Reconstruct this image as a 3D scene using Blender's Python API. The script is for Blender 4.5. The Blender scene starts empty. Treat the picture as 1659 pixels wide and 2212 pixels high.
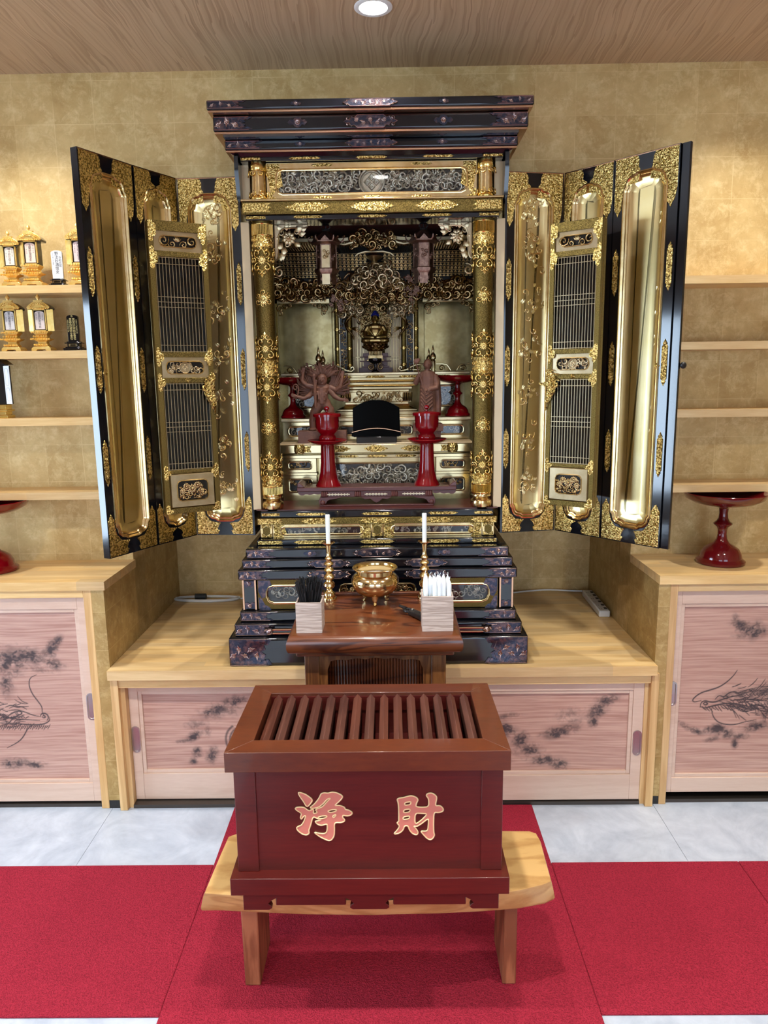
import bpy, math, random
import numpy as np
from mathutils import Vector, Matrix, Euler
R = math.radians; PI = math.pi; sin = math.sin; cos = math.cos
random.seed(7)
scene = bpy.context.scene
COL = scene.collection
FZ = 0.047            # the floor's height in the survey frame the numbers below were measured in

# ---------------- camera ----------------
cam_d = bpy.data.cameras.new('camera'); cam = bpy.data.objects.new('camera', cam_d); COL.objects.link(cam)
cam_d.sensor_fit = 'VERTICAL'; cam_d.sensor_height = 24.0
cam_d.lens = 24.0 * 1588.3 / 2212.0
cam_d.clip_start = 0.05
cam.matrix_world = (Matrix.Translation((0, 0, 1.45 - FZ)) @ Matrix.Rotation(0.01003, 4, 'Z')
                    @ Matrix.Rotation(PI / 2 - 0.1796, 4, 'X') @ Matrix.Rotation(-0.01335, 4, 'Z'))
scene.camera = cam

# ---------------- world, lights, exposure ----------------
w = bpy.data.worlds.new('sky'); scene.world = w; w.use_nodes = True
bg = w.node_tree.nodes['Background']; bg.inputs[0].default_value = (0.62, 0.78, 1.0, 1); bg.inputs[1].default_value = 3.0
scene.view_settings.view_transform = 'Standard'; scene.view_settings.look = 'None'
scene.view_settings.exposure = 0.95; scene.view_settings.gamma = 1.0
scene.view_settings.use_curve_mapping = False
CEIL = 2.41 - FZ
def area(name, loc, rot, sx, sy, power, col, spread=180, shape='RECTANGLE'):
    d = bpy.data.lights.new(name, 'AREA'); d.shape = shape; d.size = sx
    if shape == 'RECTANGLE': d.size_y = sy
    d.energy = power; d.color = col; d.spread = R(spread)
    o = bpy.data.objects.new(name, d); COL.objects.link(o); o.location = loc; o.rotation_euler = rot
    return o
WINX = [(-2.6, -0.5), (0.5, 2.6)]
for a, b in WINX:     # daylight entering the two windows behind the viewer
    area('window_daylight', ((a + b) / 2, -3.75, 1.25), (R(-90), 0, 0), 2.0, 2.0, 52, (0.62, 0.80, 1.0), 150)
area('window_daylight', (-3.36, 1.2, 1.15), (R(90), 0, R(-90)), 1.3, 1.5, 26, (0.62, 0.80, 1.0), 150)
LAMPS = [(x, y) for y in (2.136, 0.95, -0.5, -2.0) for x in (-1.15, -0.032, 1.13)]
LAMP_W = [28.0]*3 + [62.0]*3 + [60.0]*6

# ---------------- mesh helpers ----------------
class MB:
    """collects vertices and faces; build() links them as one mesh object"""
    def __init__(s, off=(0, 0, 0)): s.V = []; s.F = []; s.M = []; s.m = 0; s.off = off; s.T = None
    def v(s, p):
        if s.T: p = s.T(p)
        s.V.append((p[0] + s.off[0], p[1] + s.off[1], p[2] + s.off[2])); return len(s.V) - 1
    def f(s, *i): s.F.append(tuple(i)); s.M.append(s.m)
    def box(s, x0, x1, y0, y1, z0, z1):
        i = [s.v(p) for p in ((x0,y0,z0),(x1,y0,z0),(x1,y1,z0),(x0,y1,z0),(x0,y0,z1),(x1,y0,z1),(x1,y1,z1),(x0,y1,z1))]
        for q in ((0,3,2,1),(4,5,6,7),(0,1,5,4),(1,2,6,5),(2,3,7,6),(3,0,4,7)): s.f(*[i[k] for k in q])
        return s
    def hexa(s, lo, hi):      # two quads (bottom, top) of 4 points each
        i = [s.v(p) for p in lo] + [s.v(p) for p in hi]
        for q in ((0,3,2,1),(4,5,6,7),(0,1,5,4),(1,2,6,5),(2,3,7,6),(3,0,4,7)): s.f(*[i[k] for k in q])
        return s
    def prism(s, poly, a, b, ax='y'):   # poly in (x,z) for ax y, (x,y) for z, (y,z) for x
        def P(u, w, t): return (u, t, w) if ax == 'y' else ((u, w, t) if ax == 'z' else (t, u, w))
        n = len(poly)
        i = [s.v(P(u, w, a)) for u, w in poly]; j = [s.v(P(u, w, b)) for u, w in poly]
        s.f(*i); s.f(*j[::-1])
        for k in range(n): s.f(i[k], j[k], j[(k+1) % n], i[(k+1) % n])
        return s
    def lathe(s, prof, c=(0,0,0), n=24, axis='z', sx=1, sy=1, ph=0, cap=True):
        rows = []
        for r, z in prof:
            row = []
            if r < 1e-6: row = [s.v((c[0], c[1], c[2]+z))] * n
            else:
                for k in range(n):
                    a = 2*PI*k/n + ph
                    row.append(s.v((c[0]+r*cos(a)*sx, c[1]+r*sin(a)*sy, c[2]+z)))
            rows.append(row)
        for A, B in zip(rows, rows[1:]):
            for k in range(n):
                q = [A[k], A[(k+1)%n], B[(k+1)%n], B[k]]
                u = []
                for t in q:
                    if t not in u: u.append(t)
                if len(u) > 2: s.f(*u)
        if cap and prof[0][0] > 1e-6: s.f(*rows[0][::-1])
        if cap and prof[-1][0] > 1e-6: s.f(*rows[-1])
        return s
    def tube(s, pts, rad, n=6, cap=True, flat=1.0):
        pts = [Vector(p) for p in pts]; N = len(pts)
        if not hasattr(rad, '__len__'): rad = [rad]*N
        t0 = (pts[1]-pts[0]).normalized()
        up = Vector((0,1,0)) if abs(t0.y) < 0.9 else Vector((0,0,1))
        rows = []
        for k in range(N):
            t = (pts[min(k+1,N-1)]-pts[max(k-1,0)])
            t = t.normalized() if t.length > 1e-9 else t0
            a = t.cross(up)
            if a.length < 1e-4: a = t.cross(Vector((1,0,0)))
            a.normalize(); b = a.cross(t).normalized(); up = b
            rows.append([s.v(pts[k] + a*(rad[k]*cos(2*PI*j/n)) + b*(rad[k]*flat*sin(2*PI*j/n))) for j in range(n)])
        for A, B in zip(rows, rows[1:]):
            for j in range(n): s.f(A[j], A[(j+1)%n], B[(j+1)%n], B[j])
        if cap: s.f(*rows[0][::-1]); s.f(*rows[-1])
        return s
    def ball(s, c, r, n=10, m=6, M=None):
        if not hasattr(r, '__len__'): r = (r, r, r)
        def P(x, y, z):
            p = Vector((x*r[0], y*r[1], z*r[2]))
            if M: p = M @ p
            return (c[0]+p.x, c[1]+p.y, c[2]+p.z)
        top = s.v(P(0,0,1)); bot = s.v(P(0,0,-1)); rows = []
        for i in range(1, m):
            a = PI*i/m; rows.append([s.v(P(sin(a)*cos(2*PI*k/n), sin(a)*sin(2*PI*k/n), cos(a))) for k in range(n)])
        for k in range(n):
            s.f(top, rows[0][k], rows[0][(k+1)%n]); s.f(bot, rows[-1][(k+1)%n], rows[-1][k])
        for A, B in zip(rows, rows[1:]):
            for k in range(n): s.f(A[k], B[k], B[(k+1)%n], A[(k+1)%n])
        return s
    def loops(s, loops, close=True, cap0=False, cap1=False):
        rows = [[s.v(p) for p in L] for L in loops]; n = len(rows[0])
        for A, B in zip(rows, rows[1:]):
            for k in range(n if close else n-1):
                q = []
                for t in (A[k], A[(k+1)%n], B[(k+1)%n], B[k]): q.append(t)
                s.f(*q)
        if cap0: s.f(*rows[0][::-1])
        if cap1: s.f(*rows[-1])
        return s
    def mesh(s, name, mats, origin=(0,0,0), smooth=38):
        me = bpy.data.meshes.new(name)
        V = [(x-origin[0], y-origin[1], z-origin[2]) for x, y, z in s.V]
        me.from_pydata(V, [], s.F)
        if not isinstance(mats, (list, tuple)): mats = [mats]
        for m in mats: me.materials.append(m)
        if len(mats) > 1: me.polygons.foreach_set('material_index', s.M)
        me.polygons.foreach_set('use_smooth', [True]*len(s.F))
        me.update(); me.set_sharp_from_angle(angle=R(smooth))
        return me

SOFT = {'raised_ornament','relief_carving','embossed_relief','openwork','cloud_transom','cloud_canopy','cloud_tufts','gable_carving','vine_relief','column_lace','halo_volutes','peony_carving','peony_relief','capital_ornament','curl_bracket','cloud_bracket','pendant_flowers','dragon_carving','latch_plate','base_scrolls','flame_hair','fan_of_arms'}
def wloc(p):
    v = Vector((0,0,0))
    while p: v += p.location; p = p.parent
    return v
def part(name, mb, mat, parent, world=True, bevel=0, loc=None, rz=0, smooth=38, kind=None, label=None, seg=2):
    """one mesh that is a part of `parent` (world=True: vertices given in the survey frame)"""
    org = wloc(parent) if world else (0,0,0)
    if smooth == 38 and name in SOFT: smooth = 180
    o = bpy.data.objects.new(name, mb.mesh(name, mat, org, smooth)); COL.objects.link(o); o.parent = parent
    if loc: o.location = loc
    if rz: o.rotation_euler = (0, 0, rz)
    if bevel: bev(o, bevel, seg)
    if kind: o['kind'] = kind
    if label: o['label'] = label
    return o
def bev(o, wd, seg=2):
    m = o.modifiers.new('bevel', 'BEVEL'); m.width = wd; m.segments = seg; m.limit_method = 'ANGLE'; m.angle_limit = R(40)
def thing(name, label, cat, loc, group=None, rz=0):
    o = bpy.data.objects.new(name, None); COL.objects.link(o); o.location = loc; o.empty_display_size = .05
    if rz: o.rotation_euler = (0,0,rz)
    o['label'] = label; o['category'] = cat
    if group: o['group'] = group
    return o
def solo(name, mb, mat, label=None, cat=None, group=None, bevel=0, smooth=38, kind=None):
    V = mb.V; xs = [v[0] for v in V]; ys = [v[1] for v in V]; zs = [v[2] for v in V]
    og = ((min(xs)+max(xs))/2, (min(ys)+max(ys))/2, min(zs))
    o = bpy.data.objects.new(name, mb.mesh(name, mat, og, smooth)); COL.objects.link(o); o.location = og
    if label: o['label'] = label
    if cat: o['category'] = cat
    if group: o['group'] = group
    if kind: o['kind'] = kind
    if bevel: bev(o, bevel)
    return o
def struct(name, mb, mat, bevel=0): return solo(name, mb, mat, kind='structure', bevel=bevel)
def bx(x0, x1, y0, y1, z0, z1, off=(0,0,0)): return MB(off).box(x0, x1, y0, y1, z0, z1)

# ---------------- materials ----------------
class NT:
    def __init__(s, name):
        s.mat = bpy.data.materials.new(name); s.mat.use_nodes = True; s.t = s.mat.node_tree; s.n = s.t.nodes
        s.b = s.n['Principled BSDF']
    def N(s, ty, **kw):
        n = s.n.new(ty)
        for k, v in kw.items(): setattr(n, k, v)
        return n
    def L(s, a, b): s.t.links.new(a, b)
    def S(s, sock, val):
        if hasattr(val, 'links'): s.L(val, sock)
        else: sock.default_value = val
    def math(s, op, a, b=None, c=None):
        n = s.N('ShaderNodeMath', operation=op); s.S(n.inputs[0], a)
        if b is not None: s.S(n.inputs[1], b)
        if c is not None: s.S(n.inputs[2], c)
        return n.outputs[0]
    def coord(s, kind='Object', scale=(1,1,1), loc=(0,0,0), rot=(0,0,0)):
        if kind == 'World': src = s.N('ShaderNodeNewGeometry').outputs['Position']
        else: src = s.N('ShaderNodeTexCoord').outputs[kind]
        m = s.N('ShaderNodeMapping'); s.L(src, m.inputs[0]); m.inputs[1].default_value = loc; m.inputs[2].default_value = rot; m.inputs[3].default_value = scale
        return m.outputs[0]
    def noise(s, vec, sc, det=4, rough=.5, dist=0):
        n = s.N('ShaderNodeTexNoise'); s.L(vec, n.inputs['Vector']); n.inputs['Scale'].default_value = sc
        n.inputs['Detail'].default_value = det; n.inputs['Roughness'].default_value = rough; n.inputs['Distortion'].default_value = dist
        return n.outputs[0]
    def vor(s, vec, sc, out='Distance', feat='F1'):
        n = s.N('ShaderNodeTexVoronoi', feature=feat); s.L(vec, n.inputs['Vector']); n.inputs['Scale'].default_value = sc
        return n.outputs[out]
    def ramp(s, f, stops):
        n = s.N('ShaderNodeValToRGB'); s.L(f, n.inputs[0]); e = n.color_ramp.elements
        while len(e) < len(stops): e.new(.5)
        for k, (p, c) in enumerate(stops):
            e[k].position = p; e[k].color = (*c, 1) if len(c) == 3 else c
        return n.outputs[0]
    def mix(s, f, a, b, bt='MIX'):
        n = s.N('ShaderNodeMix', data_type='RGBA', blend_type=bt); s.S(n.inputs[0], f)
        for q, v in ((6, a), (7, b)):
            if hasattr(v, 'links'): s.L(v, n.inputs[q])
            else: n.inputs[q].default_value = (*v, 1)
        return n.outputs[2]
    def bump(s, h, st=.3, d=.01):
        n = s.N('ShaderNodeBump'); s.L(h, n.inputs['Height']); n.inputs['Strength'].default_value = st; n.inputs['Distance'].default_value = d
        s.L(n.outputs[0], s.b.inputs['Normal'])
    def set(s, col=None, rough=None, metal=None, coat=None, spec=None, sub=None):
        if col is not None: s.S(s.b.inputs['Base Color'], col if hasattr(col, 'links') else (*col, 1))
        if rough is not None: s.S(s.b.inputs['Roughness'], rough)
        if metal is not None: s.b.inputs['Metallic'].default_value = metal
        if coat is not None: s.b.inputs['Coat Weight'].default_value = coat; s.b.inputs['Coat Roughness'].default_value = .06
        if spec is not None: s.b.inputs['Specular IOR Level'].default_value = spec
        return s
def sr(r, g, b):   # sRGB 0..255 -> linear
    f = lambda c: (c/255/12.92) if c/255 <= .04045 else ((c/255+.055)/1.055)**2.4
    return (f(r), f(g), f(b))
def plain(name, col, rough=.5, metal=0, coat=0, spec=.5):
    return NT(name).set(col, rough, metal, coat, spec).mat
def wood(name, light, dark, scale=(1,1,1), sc=6, rough=.5, coat=0, kind='Object', dist=1.2, fine=.35, bump=.15, tint=0, lo=.35, hi=.7, ringf=34.0):
    n = NT(name); c = n.coord(kind, scale)
    a = n.noise(c, sc, 3, .5, dist)
    # growth rings: bands of the slow noise field
    ring = n.math('MULTIPLY_ADD', n.math('SINE', n.math('MULTIPLY', a, ringf)), .5, .5)
    f = n.noise(n.coord(kind, tuple(q*3 for q in scale)), sc*5, 3, .6)
    m = n.math('ADD', n.math('MULTIPLY', ring, 1-fine), n.math('MULTIPLY', f, fine))
    col = n.ramp(m, [(lo, dark), (hi, light)])
    if tint:
        rnd = n.N('ShaderNodeObjectInfo').outputs['Random']
        hv = n.N('ShaderNodeHueSaturation'); n.L(col, hv.inputs['Color'])
        n.L(n.math('MULTIPLY_ADD', rnd, tint*2, 1-tint), hv.inputs['Value'])
        n.L(n.math('MULTIPLY_ADD', rnd, tint, 1-tint/2), hv.inputs['Saturation']); col = hv.outputs[0]
    n.set(col, rough, 0, coat); n.bump(m, bump, .002)
    return n.mat
# gold-leaf wallpaper: squares of leaf with pale lapped seams
def leafpaper(name, ax, base, lightc, seam, x0=.0, z0=.0):
    n = NT(name); P = n.N('ShaderNodeNewGeometry').outputs['Position']
    sp = n.N('ShaderNodeSeparateXYZ'); n.L(P, sp.inputs[0])
    nz = n.noise(P, 9, 3, .6)
    def cell(sock, off):
        u = n.math('DIVIDE', n.math('ADD', sock, off), .1275)
        u2 = n.math('ADD', u, n.math('MULTIPLY', n.math('SUBTRACT', nz, .5), .03))
        fr = n.math('FRACT', u2); d = n.math('ABSOLUTE', n.math('SUBTRACT', fr, .5))
        return n.math('FLOOR', u2), d
    fx, dx = cell(sp.outputs[ax], 50+x0); fz, dz = cell(sp.outputs[2], 50+z0)
    d = n.math('MAXIMUM', dx, dz)
    line = n.ramp(d, [(.488, (0,0,0)), (.497, (1,1,1))])
    cb = n.N('ShaderNodeCombineXYZ'); n.L(fx, cb.inputs[0]); n.L(fz, cb.inputs[1])
    wn = n.N('ShaderNodeTexWhiteNoise', noise_dimensions='3D'); n.L(cb.outputs[0], wn.inputs[0])
    mot = n.noise(P, 12, 8, .70, .3)
    col = n.ramp(n.math('ADD', n.math('MULTIPLY', mot, .8), n.math('MULTIPLY', wn.outputs[0], .16)), [(.30, base), (.64, lightc)])
    cr = n.ramp(n.noise(P, 26, 7, .78, .35), [(.48, (0,0,0)), (.68, (.7,.7,.7))])
    col = n.mix(cr, col, seam)
    brk = n.ramp(n.noise(P, 6, 2), [(.40, (.12,.12,.12)), (.64, (.65,.65,.65))])
    lf = n.mix(1.0, line, brk, 'MULTIPLY')
    col = n.mix(lf, col, seam)
    n.set(col, .5, .18); n.bump(n.noise(P, 55, 5, .65), .25, .002)
    return n.mat
M = {}
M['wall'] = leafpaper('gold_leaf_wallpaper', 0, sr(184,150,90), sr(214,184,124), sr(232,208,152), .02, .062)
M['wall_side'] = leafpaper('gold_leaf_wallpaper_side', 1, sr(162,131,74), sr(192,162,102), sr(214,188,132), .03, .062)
M['ceil'] = None
def ceilmat():
    n = NT('wood_print_ceiling'); c = n.coord('World', (1, .16, 1))
    wob = n.noise(n.coord('World', (1, .55, 1)), 2.6, 3, .5)
    sp = n.N('ShaderNodeSeparateXYZ'); n.L(n.coord('World'), sp.inputs[0])
    u = n.math('ADD', sp.outputs[0], n.math('MULTIPLY', wob, .13))
    cb = n.N('ShaderNodeCombineXYZ'); n.L(u, cb.inputs[0]); n.L(n.math('MULTIPLY', sp.outputs[1], .02), cb.inputs[1])
    a = n.noise(cb.outputs[0], 34, 2, .5); band = n.math('FRACT', n.math('MULTIPLY', a, 6.0))
    f = n.noise(cb.outputs[0], 190, 3, .6)
    m = n.math('ADD', n.math('MULTIPLY', band, .5), n.math('MULTIPLY', f, .5))
    big = n.noise(n.coord('World', (1, .25, 1)), 3, 2)
    col = n.ramp(m, [(.15, sr(150,122,94)), (.45, sr(182,156,124)), (.85, sr(200,174,142))])
    col = n.mix(n.math('MULTIPLY', big, .5), col, sr(176,146,116))
    n.set(col, .5); n.bump(m, .1, .001); return n.mat
M['ceil'] = ceilmat()
def tilemat():
    n = NT('pale_stone_tile'); c = n.coord('World')
    a = n.noise(c, 5, 8, .68, 1.5); b = n.noise(c, 22, 4, .6)
    col = n.ramp(n.math('ADD', n.math('MULTIPLY', a, .75), n.math('MULTIPLY', b, .25)), [(.35, sr(166,178,194)), (.65, sr(200,210,224))])
    n.set(col, .28); n.bump(b, .04, .001); return n.mat
M['tile'] = tilemat()
def carpetmat():
    n = NT('red_needle_carpet'); c = n.coord('World')
    v = n.vor(c, 330); g = n.noise(c, 190, 3, .7)
    h = n.math('ADD', n.math('MULTIPLY', v, .6), g)
    col = n.ramp(h, [(.3, sr(98,16,30)), (.95, sr(168,44,64))])
    big = n.noise(c, 2.5, 3); col = n.mix(n.math('MULTIPLY', big, .25), col, sr(152,32,54))
    n.set(col, .95, spec=.15); n.bump(h, .9, .004); return n.mat
M['carpet'] = carpetmat()
M['pine'] = wood('laminated_pine', sr(232,200,144), sr(212,174,116), (.3, 4, 4), 3, .40, .1, tint=.10, fine=.6, bump=.04, lo=.2, hi=.75, ringf=22)
M['pine_v'] = wood('pine_post', sr(228,192,136), sr(204,162,106), (6, 6, .3), 3, .5, tint=.06, fine=.5, bump=.04, lo=.2, hi=.75, ringf=22)
M['frame'] = wood('cypress_frame', sr(220,194,176), sr(208,178,158), (.4, 4, 4), 4, .5, tint=.04, fine=.6, bump=.03, lo=.2, hi=.8, ringf=16)
M['boxwood'] = wood('mahogany_stained_board', sr(92,28,22), sr(66,17,15), (.3, 2.5, 4), 3, .33, .25, tint=.04, fine=.75, bump=.03, lo=.2, hi=.8, ringf=14)
M['boxwood_top'] = wood('mahogany_stained_rim', sr(96,46,24), sr(72,30,16), (.5, 2, 2), 4, .36, .25, tint=.05, fine=.75, bump=.03, lo=.2, hi=.8, ringf=14)
M['slat'] = wood('mahogany_slat', sr(100,60,48), sr(68,36,29), (5, .4, 5), 4, .4, .1, tint=.12, fine=.6, bump=.05, lo=.2, hi=.8, ringf=18)
M['tablewood'] = wood('karin_table_wood', sr(102,54,28), sr(56,23,13), (.5, 1.9, 3.5), 3.4, .28, .4, fine=.3, bump=.02, lo=.12, hi=.5, ringf=44)
M['tableleg'] = wood('oak_table_body', sr(126,82,44), sr(92,54,28), (5, 5, .4), 5, .4, .2, fine=.6, bump=.04, ringf=22)
M['bench'] = wood('natural_slab_wood', sr(208,168,108), sr(174,128,72), (.8, 1.8, 1.8), 3.4, .38, .2, fine=.5, bump=.03, lo=.1, hi=.6, ringf=36)
M['benchleg'] = wood('slab_leg_wood', sr(168,106,72), sr(132,78,50), (4, 4, .5), 4, .5, 0, fine=.5, bump=.04, ringf=24)
M['stickbox'] = wood('ash_veneer', sr(206,190,180), sr(166,148,138), (.4, 3, 9), 7, .6, fine=.6, bump=.05)
M['carving'] = wood('shade_darkened_carved_wood', sr(128,86,66), sr(106,68,52), (2, 2, 2), 6, .55, fine=.6, bump=.03, ringf=12)  # browns darkened to stand in for the weak light inside the altar
M['black'] = plain('black_lacquer', (.004,.0045,.007), .1, 0, .3)
M['outline'] = plain('gilded_outline', (.90,.70,.38), .35, .35)
M['stepgold'] = plain('shade_darkened_gold_leaf', (.50,.40,.22), .2, 1)  # darker copy of the gold; the interior's shade is put into its colour
M['deepblack'] = plain('deep_black_lacquer', (.0015,.0015,.0015), .16, 0, 0, .04)
M['blackmat'] = plain('matt_black', (.008,.008,.009), .45)
M['red'] = plain('vermilion_lacquer', sr(126,5,18), .12, 0, .5)
M['maroon'] = plain('maroon_lacquer', sr(98,14,18), .12, 0, .5)
M['darkwood'] = plain('dark_red_wood', sr(86,40,36), .35, 0, .15)
M['white'] = plain('white_wax', (.80,.84,.88), .45); M['white'].node_tree.nodes['Principled BSDF'].inputs['Subsurface Weight'].default_value = .15
M['plastic'] = plain('white_plastic', (.78,.79,.78), .35)
M['darkplastic'] = plain('black_plastic', (.012,.012,.014), .3)
M['steel'] = plain('brushed_steel', (.55,.55,.56), .28, 1)
M['brass'] = plain('polished_brass', (.83,.63,.32), .14, 1)
M['ash'] = plain('incense_ash', (.55,.56,.57), .95)
M['bluehair'] = plain('blue_hair', (.004,.006,.16), .5)
M['paper'] = plain('paper', sr(214,204,182), .9)
M['ink'] = plain('ink', (.02,.02,.022), .8)
M['goldink'] = plain('gold_ink', (.8,.62,.25), .4, .8)
M['pink'] = plain('salmon_paint', sr(206,124,108), .5, 0, 0)
M['pale'] = plain('pale_gold_board', sr(214,190,150), .4, .35)
M['copper'] = plain('copper_edge', (.62,.36,.22), .25, 1)
M['rubber'] = plain('black_base', (.015,.015,.015), .6)
M['track'] = plain('bronze_track', (.10,.085,.075), .35, .8)
def metal(name, c1, c2, rough=.2, bumpsc=0, bst=.3, csc=30, vor=False, spread=(.4,.65), det=4):
    n = NT(name); c = n.coord('Object')
    col = n.ramp(n.noise(c, csc, det, .6), [(spread[0], c1), (spread[1], c2)])
    n.set(col, rough, 1)
    if bumpsc: n.bump(n.vor(c, bumpsc) if vor else n.noise(c, bumpsc, 4, .6), bst, .002)
    return n.mat
M['gold'] = metal('polished_gold_leaf', (.70,.50,.22), (.82,.63,.34), .2)
M['goldpanel'] = metal('gold_leaf_door_panel', (.90,.70,.32), (.98,.80,.44), .28, 9, .12, 5)
M['goldfit'] = metal('chased_gold_fitting', (.22,.13,.02), (1.0,.76,.28), .3, 240, 1.0, 210, True, (.40,.58), 2)
M['goldfit_fine'] = metal('raised_gold_ornament', (.86,.60,.17), (1.0,.76,.3), .2)
M['nashiji'] = metal('gold_flake_lacquer', (.06,.040,.010), (.34,.235,.07), .34, 600, .5, 700, False, (.40,.64), 2)
M['shrinegold'] = metal('bright_gilt_shrine', (.88,.55,.12), (.98,.72,.26), .34, 0); M['shrinegold'].node_tree.nodes['Principled BSDF'].inputs['Metallic'].default_value = .75
M['oldgold'] = metal('old_gold_carving', (.30,.20,.08), (.60,.44,.22), .26, 0, 0, 40)
M['palegold'] = metal('pale_gold_carving', (.54,.42,.24), (.66,.54,.34), .32, 0, 0, 20)
M['intgold'] = metal('shade_darkened_gold_board', (.30,.23,.10), (.40,.32,.16), .26, 0)  # gold coloured darker to imitate the unlit altar interior
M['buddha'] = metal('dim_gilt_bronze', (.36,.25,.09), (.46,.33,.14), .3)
M['bronzewood'] = metal('copper_lantern', (.22,.13,.10), (.38,.24,.18), .4, 300, .5, 100)
M['darkfit'] = metal('oxidised_bronze_fitting', (.05,.055,.08), (.17,.11,.11), .3, 170, .5, 70, False, (.44,.66), 3)
M['darkorn'] = metal('raised_bronze_ornament', (.30,.22,.22), (.52,.34,.26), .3)
M['silvergold'] = metal('silvery_gold_relief', (.50,.45,.34), (.74,.66,.50), .25); M['silvergold'].node_tree.nodes['Principled BSDF'].inputs['Metallic'].default_value = .6
M['darkground'] = plain('carving_ground', (.012,.010,.008), .3, .3)
def glassmat():
    n = NT('clear_glass'); g = n.N('ShaderNodeBsdfGlossy'); g.inputs['Roughness'].default_value = .02
    t = n.N('ShaderNodeBsdfTransparent'); m = n.N('ShaderNodeMixShader'); f = n.N('ShaderNodeFresnel'); f.inputs[0].default_value = 1.5
    n.L(f.outputs[0], m.inputs[0]); n.L(t.outputs[0], m.inputs[1]); n.L(g.outputs[0], m.inputs[2])
    n.L(m.outputs[0], n.n['Material Output'].inputs[0]); return n.mat
M['glass'] = glassmat()
def emit(name, col, st):
    n = NT(name); n.b.inputs['Emission Color'].default_value = (*col, 1); n.b.inputs['Emission Strength'].default_value = st; n.set(col, .5); return n.mat
M['lamp'] = emit('lamp_diffuser', (1, .97, .92), 14)
def inkpanel(name, l, d, tone):
    n = NT(name); c = n.coord('Object', (.12, 1, 1)); c2 = n.coord('Object', (.5, 1, 1))
    w = n.noise(c2, 2.2, 2, .5, .3)
    z = n.N('ShaderNodeSeparateXYZ'); n.L(n.N('ShaderNodeTexCoord').outputs['Object'], z.inputs[0])
    sx = n.N('ShaderNodeSeparateXYZ'); n.L(n.N('ShaderNodeTexCoord').outputs['Object'], sx.inputs[0])
    zz = n.math('ADD', z.outputs[2], n.math('MULTIPLY', w, .05))
    cb = n.N('ShaderNodeCombineXYZ'); n.L(n.math('MULTIPLY', sx.outputs[0], .025), cb.inputs[0]); n.L(zz, cb.inputs[2])
    g = n.ramp(n.noise(cb.outputs[0], 180, 3, .5), [(.40, (0,0,0)), (.62, (1,1,1))])
    f = n.noise(c, 60, 3, .6)
    m = n.math('ADD', n.math('MULTIPLY', g, .45), n.math('MULTIPLY', f, .6))
    col = n.ramp(m, [(.2, l), (.85, d)])
    col = n.mix(n.math('MULTIPLY', n.noise(c2, 3, 2), .4), col, tone)
    at = n.N('ShaderNodeAttribute'); at.attribute_name = 'ink'
    col = n.mix(at.outputs['Fac'], col, (.02, .022, .03))
    n.set(col, .5); n.bump(m, .08, .001); return n.mat
M['cedar'] = inkpanel('cedar_door_panel', sr(212,176,160), sr(170,126,112), sr(198,154,138))

# ================= THE ROOM =================
RX0, RX1, RY0, RY1, RB = -3.2, 3.2, -3.6, 2.52, 3.042      # wall planes; RB = back of the niche
NL, NR, NTOP = -.913, .838, 2.055                          # niche sides and head
b = MB()
b.box(RX0, NL, RY1, RY1+.12, FZ, 2.41); b.box(NR, RX1, RY1, RY1+.12, FZ, 2.41); b.box(NL, NR, RY1, RY1+.12, NTOP, 2.41)
struct('wall_back', b, M['wall'])
struct('wall_niche_back', bx(NL-.05, NR+.05, RB, RB+.06, FZ, NTOP+.05), M['wall'])
for nm, x0, x1 in (('wall_niche_left', NL-.04, NL), ('wall_niche_right', NR, NR+.037)):
    b = MB(); b.box(x0, x1, 2.642, RB, FZ, NTOP)
    b.box(x0, x1, 2.236, 2.52, FZ+.03, .803); b.box(x0, x1, 2.52, 2.642, FZ+.03, .83)
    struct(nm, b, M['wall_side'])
struct('ceiling_niche', bx(NL, NR, 2.64, RB, NTOP, NTOP+.05), M['wall'])
struct('baseboard_left', bx(NL-.04, NL-.001, 2.238, 2.5, FZ, FZ+.03), M['rubber'])
struct('baseboard_right', bx(NR+.001, NR+.037, 2.238, 2.5, FZ, FZ+.03), M['rubber'])
b = MB(); LY0, LY1, LZ0, LZ1 = .55, 1.85, .45, 1.95      # window in the left wall
b.box(RX0-.1, RX0, RY0, LY0, FZ, 2.41); b.box(RX0-.1, RX0, LY1, RY1+.12, FZ, 2.41); b.box(RX0-.1, RX0, LY0, LY1, FZ, LZ0); b.box(RX0-.1, RX0, LY0, LY1, LZ1, 2.41)
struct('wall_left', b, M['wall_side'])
b = MB(); xa, xb = RX0-.08, RX0-.03
b.box(xa, xb, LY0, LY0+.05, LZ0, LZ1); b.box(xa, xb, LY1-.05, LY1, LZ0, LZ1); b.box(xa, xb, LY0, LY1, LZ0, LZ0+.05); b.box(xa, xb, LY0, LY1, LZ1-.05, LZ1); b.box(xa, xb, 1.17, 1.23, LZ0, LZ1)
wo = struct('window_3', b, M['steel'])
for p, q in ((LY0+.05, 1.17), (1.23, LY1-.05)): part('pane', bx(RX0-.06, RX0-.055, p, q, LZ0+.05, LZ1-.05), M['glass'], wo)
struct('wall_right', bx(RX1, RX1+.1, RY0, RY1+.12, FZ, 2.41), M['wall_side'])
wz0, wz1 = .12, 2.2
b = MB(); xs = [RX0] + [v for p in WINX for v in p] + [RX1]
for k in (0, 2, 4): b.box(xs[k], xs[k+1], RY0-.1, RY0, FZ, 2.41)
for a, c in WINX: b.box(a, c, RY0-.1, RY0, FZ, wz0+FZ); b.box(a, c, RY0-.1, RY0, wz1+FZ, 2.41)
struct('wall_front', b, plain('plain_wall', sr(226,218,200), .7))
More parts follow.
